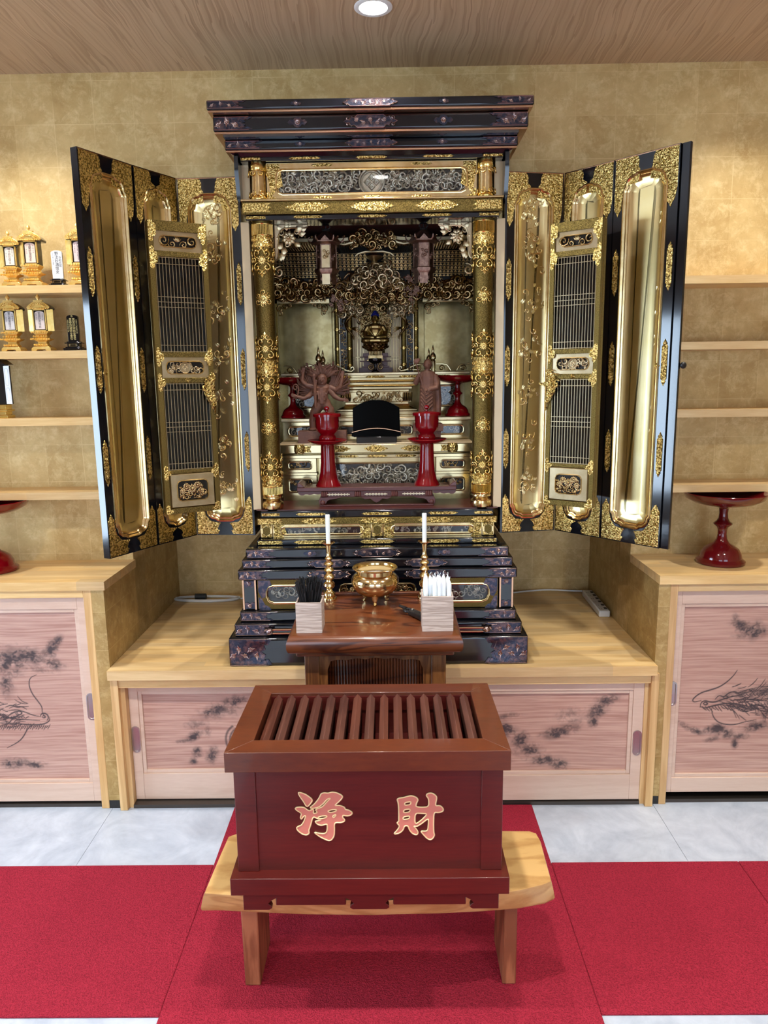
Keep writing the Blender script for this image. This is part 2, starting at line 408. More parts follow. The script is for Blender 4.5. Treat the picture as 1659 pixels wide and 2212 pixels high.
for k, (a, c) in enumerate(WINX):
    fr = MB(); y0, y1 = RY0-.08, RY0-.03; z0, z1 = wz0+FZ, wz1+FZ
    fr.box(a, a+.05, y0, y1, z0, z1); fr.box(c-.05, c, y0, y1, z0, z1); fr.box(a, c, y0, y1, z0, z0+.05); fr.box(a, c, y0, y1, z1-.05, z1)
    m = (a+c)/2; fr.box(m-.03, m+.03, y0, y1, z0, z1)
    wo = struct('window_%d' % (k+1), fr, M['steel'])
    for p, q in ((a+.05, m-.03), (m+.03, c-.05)):
        part('pane', bx(p, q, RY0-.06, RY0-.055, z0+.05, z1-.05), M['glass'], wo)
struct('ceiling', bx(RX0-.1, RX1+.1, RY0-.1, RY1+.12, 2.41, 2.47), M['ceil'])

# floor: substrate with separate stone-look tiles
fl = struct('floor', bx(RX0, RX1, RY0, 2.52, FZ-.06, FZ-.006), M['rubber'])
TS = .9
tm = bx(0, TS-.0012, 0, TS-.0012, -.006, 0).mesh('tile', M['tile'])
ty0 = 2.52-TS*7
for i in range(-3, 5):
    for j in range(7):
        x = -.942 + i*TS - .0
        x0, x1 = max(x, RX0), min(x+TS-.0012, RX1)
        if x1 - x0 < .05: continue
        if x >= RX0 and x+TS <= RX1:
            o = bpy.data.objects.new('tile', tm); COL.objects.link(o); o.parent = fl
            o.location = Vector((x, ty0+j*TS, FZ)) - fl.location
        else: part('tile', bx(x0, x1, ty0+j*TS, ty0+(j+1)*TS-.0012, FZ-.006, FZ), M['tile'], fl)

# ================= COUNTERS of jointed staves =================
def staves(root, x0, x1, y0, y1, z0, z1, wst=.037, seed=1, ends=True):
    """laminated board: rows of finger-jointed staves, each a piece of its own"""
    rnd = random.Random(seed); n = max(1, round((y1-y0)/wst)); wd = (y1-y0)/n
    for k in range(n):
        x = x0 - (rnd.random()*.4 if k else 0); first = True
        while x < x1-1e-6:
            L = rnd.uniform(.32, .62); a, c = max(x, x0), min(x+L, x1)
            if c-a > .004:
                part('stave', bx(a, c, y0+k*wd, y0+(k+1)*wd, z0, z1), M['pine'], root)
            x += L
def counter(name, label, x0, x1, y0, y1, z0, z1, seed):
    t = thing(name, label, 'countertop', ((x0+x1)/2, y0, z0)); staves(t, x0, x1, y0, y1, z0, z1, seed=seed); return t
counter('countertop', 'long pine countertop left of the altar carrying a red lacquer dish', -2.3, -.906, 2.228, 2.52, .8046, .8326, 3)
counter('countertop', 'long pine countertop right of the altar carrying a maroon lacquer dish', .837, 2.3, 2.228, 2.52, .8046, .8326, 4)
counter('platform_top', 'low pine platform top in the niche under the black and gold altar', -.912, .837, 2.205, 3.042, .5125, .5445, 5)
bpy.data.objects['platform_top']['category'] = 'platform'

# ================= CABINETS WITH INK-PAINTED SLIDING DOORS =================
def blob(X, Z, cx, cz, rx, rz, ang=0):
    c, s_ = cos(ang), sin(ang); u = ((X-cx)*c+(Z-cz)*s_)/rx; v = (-(X-cx)*s_+(Z-cz)*c)/rz
    return np.exp(-(u*u+v*v))
def fbm(X, Z, seed, f=40):
    r = np.random.RandomState(seed); o = np.zeros_like(X)
    for k in range(26):
        a = r.rand()*2*PI; q = f*(.6+3.2*r.rand()); o += np.sin((X*cos(a)+Z*sin(a))*q + r.rand()*7 + 2*np.sin((X*sin(a)-Z*cos(a))*q*.5+r.rand()*6))/(.6+q/f)
    return o/4.5
def cloud(X, Z, blobs, seed):
    a = np.zeros_like(X)
    for bl in blobs: a = np.maximum(a, blob(X, Z, *bl[:4], bl[4] if len(bl) > 4 else 0)*(bl[5] if len(bl) > 5 else 1))
    n = fbm(X, Z, seed, 55); n2 = fbm(X, Z, seed+1, 150); n3 = np.abs(fbm(X+.004*n, Z*1.7, seed+2, 90))
    o = np.clip(a*(.80 + .42*n + .25*n2 - .25*n3) - .10, 0, .8)
    # curling brush marks inside the clouds
    rnd = random.Random(seed); L = []
    for bl in blobs:
        st = bl[5] if len(bl) > 5 else 1
        for k in range(int(7+260*(bl[2]+bl[3]))):
            q = rnd.gauss(0, .5), rnd.gauss(0, .5); an = bl[4] if len(bl) > 4 else 0
            cx = bl[0]+bl[2]*q[0]*cos(an)-bl[3]*q[1]*sin(an); cz = bl[1]+bl[2]*q[0]*sin(an)+bl[3]*q[1]*cos(an)
            r = rnd.uniform(.004, .011); a0 = rnd.uniform(0, 6.3); a1 = rnd.uniform(1.5, 3.6)
            L.append(([(cx+r*cos(a0+a1*t), cz+r*.8*sin(a0+a1*t)) for t in (0, .35, .7, 1)], .0019))
    s_ = strokes(X, Z, L)
    return np.clip(o + s_*.34*np.clip(a*1.6, 0, 1), 0, .9)
def strokes(X, Z, lines):
    o = np.zeros_like(X)
    for pts, wd in lines:
        P = [np.array(p) for p in pts]
        # smooth the hand-drawn line
        for _ in range(2):
            Q = [P[0]]
            for a, c in zip(P, P[1:]): Q += [a*.75+c*.25, a*.25+c*.75]
            P = Q + [P[-1]]
        n = len(P)-1
        for k, (a, c) in enumerate(zip(P, P[1:])):
            d = c-a; L = max((d*d).sum(), 1e-12)
            m = (X > min(a[0],c[0])-.01) & (X < max(a[0],c[0])+.01) & (Z > min(a[1],c[1])-.01) & (Z < max(a[1],c[1])+.01)
            if not m.any(): continue
            t = np.clip(((X[m]-a[0])*d[0]+(Z[m]-a[1])*d[1])/L, 0, 1)
            r = np.hypot(X[m]-a[0]-t*d[0], Z[m]-a[1]-t*d[1])
            w_ = wd*1.25*(.45+.75*sin(PI*(k+.5)/n))
            o[m] = np.maximum(o[m], np.clip(1.5-r/w_, 0, 1)*.92)
    return o
def ink_panel(x0, x1, z0, z1, y, fn, parent, res=.0018):
    nx, nz = int((x1-x0)/res), int((z1-z0)/res)
    X, Z = np.meshgrid(np.linspace(x0, x1, nx), np.linspace(z0, z1, nz))
    a = fn(X, Z).ravel()
    org = wloc(parent)
    V = np.stack([X.ravel()-org.x, np.full(X.size, y-org.y), Z.ravel()-org.z], 1)
    i = (np.arange(nz-1)[:, None]*nx + np.arange(nx-1)[None]).ravel()
    F = np.stack([i, i+1, i+nx+1, i+nx], 1)
    # back and rim give the board its thickness
    n0 = len(V); c = np.array([[x0, z0], [x1, z0], [x1, z1], [x0, z1]])
    B = np.stack([c[:,0]-org.x, np.full(4, y+.008-org.y), c[:,1]-org.z], 1)
    V = np.concatenate([V, B]); cor = [0, nx-1, nx*nz-1, nx*(nz-1)]
    ex = [[n0+3, n0+2, n0+1, n0]] + [[cor[k], n0+k, n0+(k+1)%4, cor[(k+1)%4]] for k in range(4)]
    F = np.concatenate([F, np.array(ex)])
    me = bpy.data.meshes.new('painted_panel'); me.from_pydata(V.tolist(), [], F.tolist()); me.materials.append(M['cedar'])
    at = me.attributes.new('ink', 'FLOAT', 'POINT'); at.data.foreach_set('value', np.concatenate([a, np.zeros(4)]).astype(np.float32))
    o = bpy.data.objects.new('painted_panel', me); COL.objects.link(o); o.parent = parent; return o
def sliding_door(cab, x0, x1, z0, z1, y, stl, str_, top, bot, fn, hx=None, hz=None, hh=.085, lab=None):
    """door frame > painted panel, handle"""
    f = MB(); t = .022
    f.box(x0, x0+stl, y, y+t, z0, z1); f.box(x1-str_, x1, y, y+t, z0, z1)
    f.box(x0+stl, x1-str_, y, y+t, z0, z0+bot); f.box(x0+stl, x1-str_, y, y+t, z1-top, z1)
    a, c, p, q = x0+stl, x1-str_, z0+bot, z1-top; g = .012   # stepped moulding
    f.box(a, a+g, y+.004, y+t, p, q); f.box(c-g, c, y+.004, y+t, p, q); f.box(a+g, c-g, y+.004, y+t, p, p+g); f.box(a+g, c-g, y+.004, y+t, q-g, q)
    d = part('sliding_door', f, M['frame'], cab, bevel=.0012)
    if lab: d['label'] = lab
    ink_panel(a+g, c-g, p+g, q-g, y+.011, fn, d)
    if hx:
        h = MB(); w_, r = .0125, .0125
        def stad(w2, h2, yy, n=8):
            L = []
            for k in range(n+1): L.append((hx+w2*cos(PI*k/n), yy, hz+h2-w2+w2*sin(PI*k/n)))
            for k in range(n+1): L.append((hx-w2*cos(PI*k/n), yy, hz-h2+w2-w2*sin(PI*k/n)))
            return L
        H = hh/2
        h.loops([stad(.0145, H+.002, y-.0002), stad(.0138, H+.0013, y-.003), stad(.0100, H-.0025, y-.003), stad(.0085, H-.004, y-.0008)], cap1=True)
        part('finger_pull', h, M['steel'], d, label='oval steel finger pull')
    return d
# the two low doors
def ink_lowL(X, Z):
    a = cloud(X, Z, [(-.59,.375,.055,.022,.25,1.0), (-.53,.405,.05,.02,.3,.9), (-.66,.325,.045,.016,.1,.55), (-.665,.285,.030,.016,.6,.95), (-.70,.268,.035,.007,.15,.8),
        (-.66,.225,.016,.02,0,1.0), (-.675,.195,.014,.014,0,1.0), (-.61,.215,.018,.035,-.35,.9), (-.62,.30,.012,.02,0,.6), (-.57,.37,.1,.03,.2,.55)], 3)
    # painted orb with swirls
    cx, cz = -.475, .255; r = np.hypot(X-cx, Z-cz); an = np.arctan2(Z-cz, X-cx)
    orb = np.clip(.75 - np.abs(r-.035)/.018, 0, 1)*.6 + (r < .038)*.35 + np.exp(-((r-.012)/.008)**2)*.3
    sw = 0
    for q in (.058, .070, .084): sw = np.maximum(sw, np.clip(1.2-np.abs(r-q-.006*np.sin(an*3))/.005, 0, 1)*(np.cos(an+2.3) > -.1)*.75)
    return np.maximum(np.maximum(a, orb), sw)
def ink_lowR(X, Z):
    return cloud(X, Z, [(.39,.36,.03,.012,.1,.45), (.365,.315,.045,.02,-.35,1.0), (.34,.30,.05,.014,-.3,.8), (.42,.27,.03,.03,-.7,1.0), (.455,.235,.035,.022,-.2,1.1), (.50,.20,.06,.02,-.1,1.0),
        (.545,.185,.035,.02,-.3,.9), (.535,.295,.05,.02,.15,1.0), (.58,.32,.05,.03,.6,.6), (.57,.36,.05,.025,.2,.45), (.665,.37,.04,.03,.8,.95), (.70,.41,.05,.02,.25,.8), (.655,.335,.02,.02,0,.8),
        (.35,.19,.045,.012,.2,.5), (.31,.165,.03,.016,0,.9), (.36,.355,.02,.01,.3,.7), (.38,.235,.05,.02,-.4,.4)], 11)
def mane(seed, x, z, ang, ln, n, sp):
    """flowing hair strokes of the painted dragon"""
    r = random.Random(seed); L = []
    for k in range(n):
        a = ang+r.uniform(-.45, .45); l_ = ln*r.uniform(.3, 1); px = x+cos(ang)*ln*r.uniform(0, .9); pz = z+r.uniform(-sp, sp); c = r.uniform(-.6, .6)
        L.append(([(px+l_*.5*t*cos(a+c*t), pz+l_*.5*t*sin(a+c*t)) for t in (0, .3, .6, 1)], .0010))
    return L
def ink_cabL(X, Z):
    a = cloud(X, Z, [(-1.19,.575,.06,.03,-.15,1.05), (-1.25,.56,.06,.05,0,1.05), (-1.13,.585,.02,.02,0,.6), (-1.105,.60,.022,.035,-.3,.9), (-1.085,.63,.016,.022,-.6,.85), (-1.11,.55,.04,.02,-.2,.85),
        (-1.15,.53,.05,.012,-.2,.5), (-1.27,.48,.03,.05,0,.7), (-1.21,.195,.05,.014,-.1,1.0), (-1.27,.20,.05,.02,0,.9)], 21)
    L = [([(-1.165,.512),(-1.188,.503),(-1.195,.478),(-1.187,.447),(-1.170,.420),(-1.158,.400),(-1.160,.378),(-1.150,.362)], .0013),
         ([(-1.28,.385),(-1.245,.392),(-1.215,.382),(-1.19,.370),(-1.165,.366)], .0013),
         ([(-1.167,.366),(-1.163,.376),(-1.152,.378),(-1.143,.372),(-1.140,.362),(-1.146,.352)], .0016),
         ([(-1.160,.366),(-1.156,.371),(-1.150,.367),(-1.155,.360),(-1.161,.364)], .0014),
         ([(-1.30,.335),(-1.26,.345),(-1.22,.338),(-1.18,.336),(-1.155,.340),(-1.138,.350),(-1.137,.362)], .0016),
         ([(-1.30,.375),(-1.27,.362),(-1.24,.357),(-1.20,.354),(-1.17,.352)], .0012),
         ([(-1.245,.380),(-1.235,.388),(-1.225,.380),(-1.235,.372),(-1.244,.378)], .0016),
         ([(-1.28,.40),(-1.26,.408),(-1.24,.398),(-1.225,.402),(-1.21,.392)], .0014),
         ([(-1.19,.342),(-1.215,.322),(-1.23,.295),(-1.25,.275),(-1.29,.255)], .0013)]
    L += mane(5, -1.20, .385, PI-.1, .10, 26, .030) + mane(6, -1.215, .352, PI+.2, .08, 18, .022)
    for k in range(26):
        x = -1.30+k*.0065; L.append(([(x,.338+.004*sin(k)),(x-.004,.330),(x-.010,.324-.003*(k % 3))], .0009))
    for k in range(8): L.append(([(-1.30+.01*k,.36+.004*(k % 3)),(-1.293+.01*k,.367),(-1.288+.01*k,.360)], .001))
    return np.maximum(a, strokes(X, Z, L))
def ink_cabR(X, Z):
    a = cloud(X, Z, [(1.115,.655,.035,.02,-.3,1.0), (1.16,.64,.04,.03,0,1.1), (1.10,.675,.012,.025,.3,.7), (1.12,.62,.03,.01,0,.6), (1.085,.415,.04,.018,.3,.5), (1.135,.425,.03,.02,.3,.7),
        (.955,.315,.03,.010,-.5,.8), (.99,.295,.03,.012,-.3,.85), (1.04,.30,.03,.014,.3,.7), (1.065,.30,.025,.022,.3,1.05), (1.10,.285,.02,.02,0,1.0), (1.05,.265,.03,.01,.3,.6),
        (1.14,.275,.03,.012,0,.8), (1.125,.25,.012,.02,0,.85), (1.19,.31,.05,.02,.2,.8), (1.21,.43,.05,.03,.2,.7), (1.24,.36,.05,.03,0,.8)], 31)
    L = [([(1.115,.505),(1.105,.487),(1.085,.465),(1.06,.447),(1.03,.437),(1.00,.428),(.975,.405),(.982,.395),(1.005,.402)], .0016),
         ([(1.003,.378),(1.005,.395),(1.018,.402),(1.032,.396),(1.05,.395),(1.075,.405),(1.10,.414),(1.13,.418),(1.16,.432),(1.22,.435)], .0018),
         ([(1.005,.380),(1.02,.374),(1.035,.380),(1.06,.386),(1.09,.392),(1.13,.388),(1.18,.372),(1.24,.355)], .0020),
         ([(1.012,.391),(1.02,.397),(1.028,.390),(1.02,.385),(1.013,.390)], .0018),
         ([(1.05,.405),(1.062,.42),(1.078,.412),(1.09,.425),(1.105,.432),(1.125,.425),(1.15,.438),(1.19,.445)], .0017),
         ([(1.075,.412),(1.085,.418),(1.095,.411),(1.085,.406),(1.076,.411)], .0018),
         ([(1.04,.376),(1.045,.35),(1.06,.328),(1.085,.317),(1.12,.315),(1.15,.325),(1.19,.333)], .0014),
         ([(1.10,.40),(1.14,.405),(1.19,.402),(1.25,.392)], .0016)]
    L += mane(7, 1.10, .415, .12, .15, 46, .035) + mane(8, 1.06, .385, -.12, .15, 34, .022) + mane(9, 1.13, .375, -.3, .10, 20, .03)
    for k in range(24):
        x = 1.01+k*.010; z = .381+.0006*k; L.append(([(x,z),(x+.005,z-.008),(x+.016,z-.014-.004*(k % 3))], .0011))
    for k in range(10): L.append(([(1.14+.011*k,.425),(1.146+.011*k,.415),(1.152+.011*k,.424)], .0011))
    return np.maximum(a, strokes(X, Z, L))

cab = thing('low_cabinet', 'low cabinet in the niche with two ink-painted sliding doors under the altar', 'cabinet', (-.035, 2.222, FZ))
for x0, x1 in ((-.912,-.887), (.826,.837+.014)):
    part('post', bx(x0, x1, 2.222, 2.262, FZ, .5125), M['pine_v'], cab, bevel=.0015)
for x0, x1 in ((-.887,-.872), (.812,.826)):
    part('jamb', bx(x0, x1, 2.240, 2.30, FZ, .5125), M['pine_v'], cab)
part('head_rail', bx(-.887, .826, 2.226, 2.275, .478, .5125), M['pine'], cab, bevel=.001)
part('door_track', bx(-.872, .812, 2.236, 2.31, FZ, FZ+.012), M['track'], cab)
part('back_board', bx(-.872, .812, 2.33, 2.34, FZ, .5125), M['blackmat'], cab)
sliding_door(cab, -.872, -.02, .062, .478, 2.265, .030, .03, .030, .094, ink_lowL, -.857, .280, .09, 'left low sliding door with ink clouds and orb')
sliding_door(cab, -.05, .812, .062, .478, 2.242, .03, .034, .030, .090, ink_lowR, .796, .265, .085, 'right low sliding door with ink clouds')
for side, nm in ((-1, 'left'), (1, 'right')):
    t = thing('tall_cabinet', 'taller cabinet %s of the altar platform, its sliding door painted with an ink dragon' % ('left' if side < 0 else 'right'), 'cabinet', (side*1.6, 2.236, FZ))
    if side < 0:
        px0, px1, ex = -.979, -.9535, -2.3
        part('post', bx(px0, px1, 2.236, 2.275, FZ, .8046), M['pine_v'], t, bevel=.0015)
        part('head_rail', bx(ex, px0, 2.236, 2.275, .779, .8046), M['pine'], t, bevel=.001)
        sliding_door(t, -1.86, px0+.002, .066, .779, 2.250, .04, .031, .042, .066, ink_cabL, -.990, .405, .09)
        part('end_board', bx(-2.3, -1.86, 2.250, 2.275, FZ, .779), M['frame'], t)
        part('door_track', bx(-2.3, px0, 2.246, 2.30, FZ, FZ+.012), M['track'], t)
        part('back_board', bx(ex, px0, 2.45, 2.46, FZ, .80), M['blackmat'], t)
    else:
        px0, px1, ex = .8755, .899, 2.3
        part('post', bx(px0, px1, 2.236, 2.275, FZ, .8046), M['pine_v'], t, bevel=.0015)
        part('head_rail', bx(px1, ex, 2.236, 2.275, .779, .8046), M['pine'], t, bevel=.001)
        sliding_door(t, px1-.002, 1.78, .082, .779, 2.250, .022, .04, .045, .052, ink_cabR, .905, .432, .08)
        part('end_board', bx(1.78, 2.3, 2.250, 2.275, FZ, .779), M['frame'], t)
        part('door_track', bx(px1, 2.3, 2.246, 2.30, FZ, FZ+.012), M['track'], t)
        part('back_board', bx(px1, ex, 2.45, 2.46, FZ, .80), M['blackmat'], t)

# ================= WALL SHELVES =================
names = ['top', 'second', 'third', 'lowest']
for side in (-1, 1):
    for k, z in enumerate((1.752, 1.551, 1.338, 1.0945)):
        x0, x1 = (-2.3, -.93) if side < 0 else (.86, 2.3)
        what = {(-1,0): ' holding gold and white memorial tablets', (-1,1): ' holding gold and black memorial tablets', (-1,2): ' with one black shrine at the frame edge', (-1,3): ', bare, above the red dish'}.get((side,k), ', bare')
        lab = '%s pine wall shelf %s of the altar%s' % (names[k], 'left' if side < 0 else 'right', what)
        t = thing('wall_shelf', lab, 'shelf', ((x0+x1)/2, 2.385, z-.024), 'pine wall shelves')
        rnd = random.Random(k*7+side); x = x0
        while x < x1-.01:
            c = min(x+rnd.uniform(.35, .6), x1)
            if x1-c < .1: c = x1
            part('front_stave', bx(x, c, 2.385, 2.425, z-.024, z), M['pine'], t); x = c
        part('board', bx(x0, x1, 2.425, 2.52, z-.024, z), M['pine'], t)

# ================= CARPETS, laid piece against piece =================
def rug(lab, x0, x1, y0, y1):
    solo('carpet', bx(x0, x1, y0, y1, FZ, FZ+.006), M['carpet'], lab, 'carpet', bevel=.002)
rug('red carpet runner down the middle, passing under the slab bench', -.533, .455, -2.6, 2.232)
rug('red carpet piece left of the runner, between pale floor tiles', -2.6, -.5335, 1.414, 1.935)
rug('red carpet piece right of the runner, between pale floor tiles', .4555, .998, 1.414, 1.935)
rug('red carpet piece at the right edge beyond the thin seam', .9995, 2.6, 1.414, 1.935)

# ================= ORNAMENT HELPERS =================
# ornaments are laid out on a plane (u right, v up, n out of the surface); `pl` maps them into space
def plane(x, y, z):            # a surface facing the viewer: n comes forward (-Y)
    return lambda p: (x+p[0], y-p[2], z+p[1])
def local(y=0.0):
    return lambda p: (p[0], y-p[2], p[1])
def cylmap(cx, cy, r):         # wraps around a column
    return lambda p: (cx+(r+p[2])*sin(p[0]/r), cy-(r+p[2])*cos(p[0]/r), p[1])
def scroll(mb, u, v, r, a0=0, turns=1.25, d=1, th=.12, n=11, k=4, lift=.3, tail=.9):
    """a carved volute: an S tail that winds into a spiral, thick in the middle"""
    P = []; W = []
    for i in range(n):
        t = i/(n-1); rr = r*(1-t)**.75*1.0+r*.08; a = a0+d*turns*2*PI*t
        P.append((u+rr*cos(a), v+rr*sin(a), r*lift*(.35+.65*sin(PI*min(1, t*1.1))))); W.append(r*th*(.35+1.1*sin(PI*(.12+.88*t))**.7))
    W[-1] = r*th*1.5
    a = a0; P.insert(0, (u+r*1.08*cos(a)+tail*r*sin(a)*d*.8, v+r*1.08*sin(a)-tail*r*cos(a)*d*.8, .05*r)); W.insert(0, r*th*.25)
    T = mb.T; P = [T(p) for p in P]; mb.T = None; mb.tube(P, W, k); mb.T = T
def flower(mb, u, v, r, n=8, h=.35, core=.3, w=.34):
    T = mb.T
    for i in range(n):
        a = 2*PI*i/n; c = cos(a); s_ = sin(a); L = []
        for (x, y, z) in ((.2,0,.5),(.6,w,.55),(1,0,.2),(.6,-w,.55)): L.append(mb.v((u+r*(x*c-y*s_), v+r*(x*s_+y*c), r*h*z)))
        m = mb.v((u+r*.62*c, v+r*.62*s_, r*h)); 
        for q in range(4): mb.f(L[q], L[(q+1)%4], m)
    ring = [mb.v((u+r*core*cos(2*PI*i/8), v+r*core*sin(2*PI*i/8), r*h*.8)) for i in range(8)]; m = mb.v((u, v, r*h*1.5))
    for q in range(8): mb.f(ring[q], ring[(q+1)%8], m)
def leaf(mb, u, v, r, a, w=.4, h=.25):
    c = cos(a); s_ = sin(a); B = [(0,0,.0),(.45,w,.1),(1,0,.15),(.45,-w,.1)]
    L = [mb.v((u+r*(x*c-y*s_), v+r*(x*s_+y*c), r*z)) for x, y, z in B]; m = mb.v((u+r*.5*c, v+r*.5*s_, r*h))
    for q in range(4): mb.f(L[q], L[(q+1)%4], m)
def carve(mb, u0, u1, v0, v1, size, seed, inside=None, dens=1.0, lift=.5, th=.2, mix=(.7,.15,.15), jn=0.0, k=4, n=13):
    """fills an area with volutes, flowers and leaves, overlapping like openwork carving"""
    rnd = random.Random(seed); st = size*.95/dens; nu = max(1, int((u1-u0)/st)); nv = max(1, int((v1-v0)/st))
    for i in range(nu+1):
        for j in range(nv+1):
            u = u0+(u1-u0)*(i+.5*(j % 2)+rnd.uniform(-.3,.3))/max(nu,1); v = v0+(v1-v0)*(j+rnd.uniform(-.3,.3))/max(nv,1)
            if not (u0 <= u <= u1 and v0 <= v <= v1): continue
            if inside and not inside(u, v): continue
            q = rnd.random(); s_ = size*rnd.uniform(.65, 1.15); T = mb.T
            if jn:
                off = rnd.uniform(0, jn); mb.T = (lambda T, off: (lambda p: T((p[0], p[1], p[2]+off))))(T, off)
            if q < mix[0]: scroll(mb, u, v, s_*.8, rnd.uniform(0, 6.3), rnd.uniform(.9, 1.5), rnd.choice((-1, 1)), th, n, k, lift)
            elif q < mix[0]+mix[1]: flower(mb, u, v, s_*.75, 7, .6)
            else:
                a = rnd.uniform(0, 6.3)
                for dd in (-.5, 0, .5): leaf(mb, u, v, s_*1.1, a+dd, .25, .35)
            mb.T = T
def cart(L, w, tip=None):
    """outline of a horizontal pointed cartouche, length L, width w, centred"""
    tip = tip or w*.9; a = L/2; h = w/2
    s = [(a, 0), (a-tip*.35, h*.32), (a-tip*.55, h*.2), (a-tip*.75, h*.75), (a-tip, h*.55), (a-tip*1.3, h)]
    up = s + [(-x, y) for x, y in s[::-1]]
    return up + [(x, -y) for x, y in up[::-1][1:-1]]
def plate(mb, poly, u=0, v=0, h=.0015, rot=0, n0=0.0):
    c = cos(rot); s_ = sin(rot); P = [(u+x*c-y*s_, v+x*s_+y*c) for x, y in poly]
    n = len(P); i = [mb.v((x, y, n0)) for x, y in P]; j = [mb.v((u+(x-u)*.97, v+(y-v)*.97, n0+h)) for x, y in P]
    mb.f(*j)
    for k in range(n): mb.f(i[k], i[(k+1)%n], j[(k+1)%n], j[k])
def notch(x0, x1, z0, z1, r, n=5):
    """rectangle outline with ogee corners, counter-clockwise from bottom left; returns points and the outer rim points"""
    P = []; O = []
    cs = [((x0, z0), (1, 1), (0, -1)), ((x1, z0), (-1, 1), None), ((x1, z1), (-1, -1), None), ((x0, z1), (1, -1), None)]
    def corner(cx, cz, sx, sz, rev):
        L = [(0, r*1.25), (r*.03, r*1.0)]
        for k in range(n+1):
            a = PI/2*k/n; L.append((r*.16+r*.70*(1-cos(a)), r*.86-r*.70*sin(a)))
        L += [(r*1.0, r*.03), (r*1.25, 0)]
        if rev: L = L[::-1]
        return [(cx+sx*x, cz+sz*z) for x, z in L]
    out = []
    out += [('c', p) for p in corner(x0, z0, 1, 1, False)]
    out += [('c', p) for p in corner(x1, z0, -1, 1, True)]
    out += [('c', p) for p in corner(x1, z1, -1, -1, False)]
    out += [('c', p) for p in corner(x0, z1, 1, -1, True)]
    return [p for _, p in out]
def inset(P, d):
    """moves a counter-clockwise outline inwards by d"""
    n = len(P); Q = []
    for k in range(n):
        a = Vector(P[k-1]); b = Vector(P[k]); c = Vector(P[(k+1) % n])
        e1 = (b-a).normalized() if (b-a).length > 1e-9 else Vector((1,0)); e2 = (c-b).normalized() if (c-b).length > 1e-9 else e1
        nn = Vector((-(e1.y+e2.y), e1.x+e2.x)); nn = nn.normalized() if nn.length > 1e-6 else Vector((0,0))
        Q.append((b.x+nn.x*d, b.y+nn.y*d))
    return Q
def outer_of(P, X0, X1, Z0, Z1, x0, x1, z0, z1):
    """rim point for each outline point (straight runs project outward, corners go to the corner)"""
    O = []; e = 1e-6; n = len(P)//4
    for k, (x, z) in enumerate(P):
        c = k//n; j = k % n
        X = X0 if c in (0, 3) else X1; Z = Z0 if c in (0, 1) else Z1
        if abs(x-x0) < e or abs(x-x1) < e: O.append((X, z))
        elif abs(z-z0) < e or abs(z-z1) < e: O.append((x, Z))
        else: O.append((X, Z))
    return O
def framed(mb, X0, X1, Z0, Z1, rx, rz, r, y=0.0):
    """flat frame face (facing -Y at y) with an ogee-cornered opening; returns the opening outline"""
    x0, x1, z0, z1 = X0+rx, X1-rx, Z0+rz, Z1-rz
    P = notch(x0, x1, z0, z1, r); O = outer_of(P, X0, X1, Z0, Z1, x0, x1, z0, z1); n = len(P)
    a = [mb.v((x, y, z)) for x, z in O]; b = [mb.v((x, y, z)) for x, z in P]
    for k in range(n): mb.f(a[k], a[(k+1)%n], b[(k+1)%n], b[k])
    return P
def steps(mb, P, prof):
    """stepped moulding running round outline P; prof = [(inset, y), ...]; closes the last ring with a face"""
    rows = [[(x, y, z) for x, z in inset(P, d)] for d, y in prof]
    mb.loops(rows)
    return inset(P, prof[-1][0])
def rim_box(mb, X0, X1, Y0, Y1, Z0, Z1):
    """the four sides and back of a slab whose front is made by framed()"""
    i = [mb.v(p) for p in ((X0,Y0,Z0),(X1,Y0,Z0),(X1,Y1,Z0),(X0,Y1,Z0),(X0,Y0,Z1),(X1,Y0,Z1),(X1,Y1,Z1),(X0,Y1,Z1))]
    for q in ((0,3,2,1),(4,5,6,7),(1,2,6,5),(2,3,7,6),(3,0,4,7)): mb.f(*[i[k] for k in q])
def corner_plate(mb, cx, cz, sx, sz, rim, r, a, b, h=.0016, g=.0035):
    """chased L-shaped corner fitting following the ogee corner"""
    L = [(g, g), (a, g), (a+rim*.28, rim*.28), (a-rim*.05, rim*.4), (a+rim*.2, rim*.7), (a, rim-g)]
    cv = [(rim+r*1.25, rim-g), (rim+r, rim-g*.6)]
    for k in range(6):
        t = PI/2*k/5; cv.append((rim+r*.86-r*.70*sin(t)-g*.5, rim+r*.16+r*.70*(1-cos(t))-g*.5))
    cv += [(rim-g*.6, rim+r), (rim-g, rim+r*1.25)]
    L += cv + [(rim-g, b), (rim*.7, b+rim*.2), (rim*.4, b-rim*.05), (rim*.28, b+rim*.28), (g, b)]
    P = [(cx+sx*x, cz+sz*z) for x, z in L]
    if sx*sz < 0: P = P[::-1]
    i = [mb.v((x, z, 0)) for x, z in P]; j = [mb.v((x, z, h)) for x, z in P]; mb.f(*j); n = len(P)
    for k in range(n): mb.f(i[k], i[(k+1)%n], j[(k+1)%n], j[k])
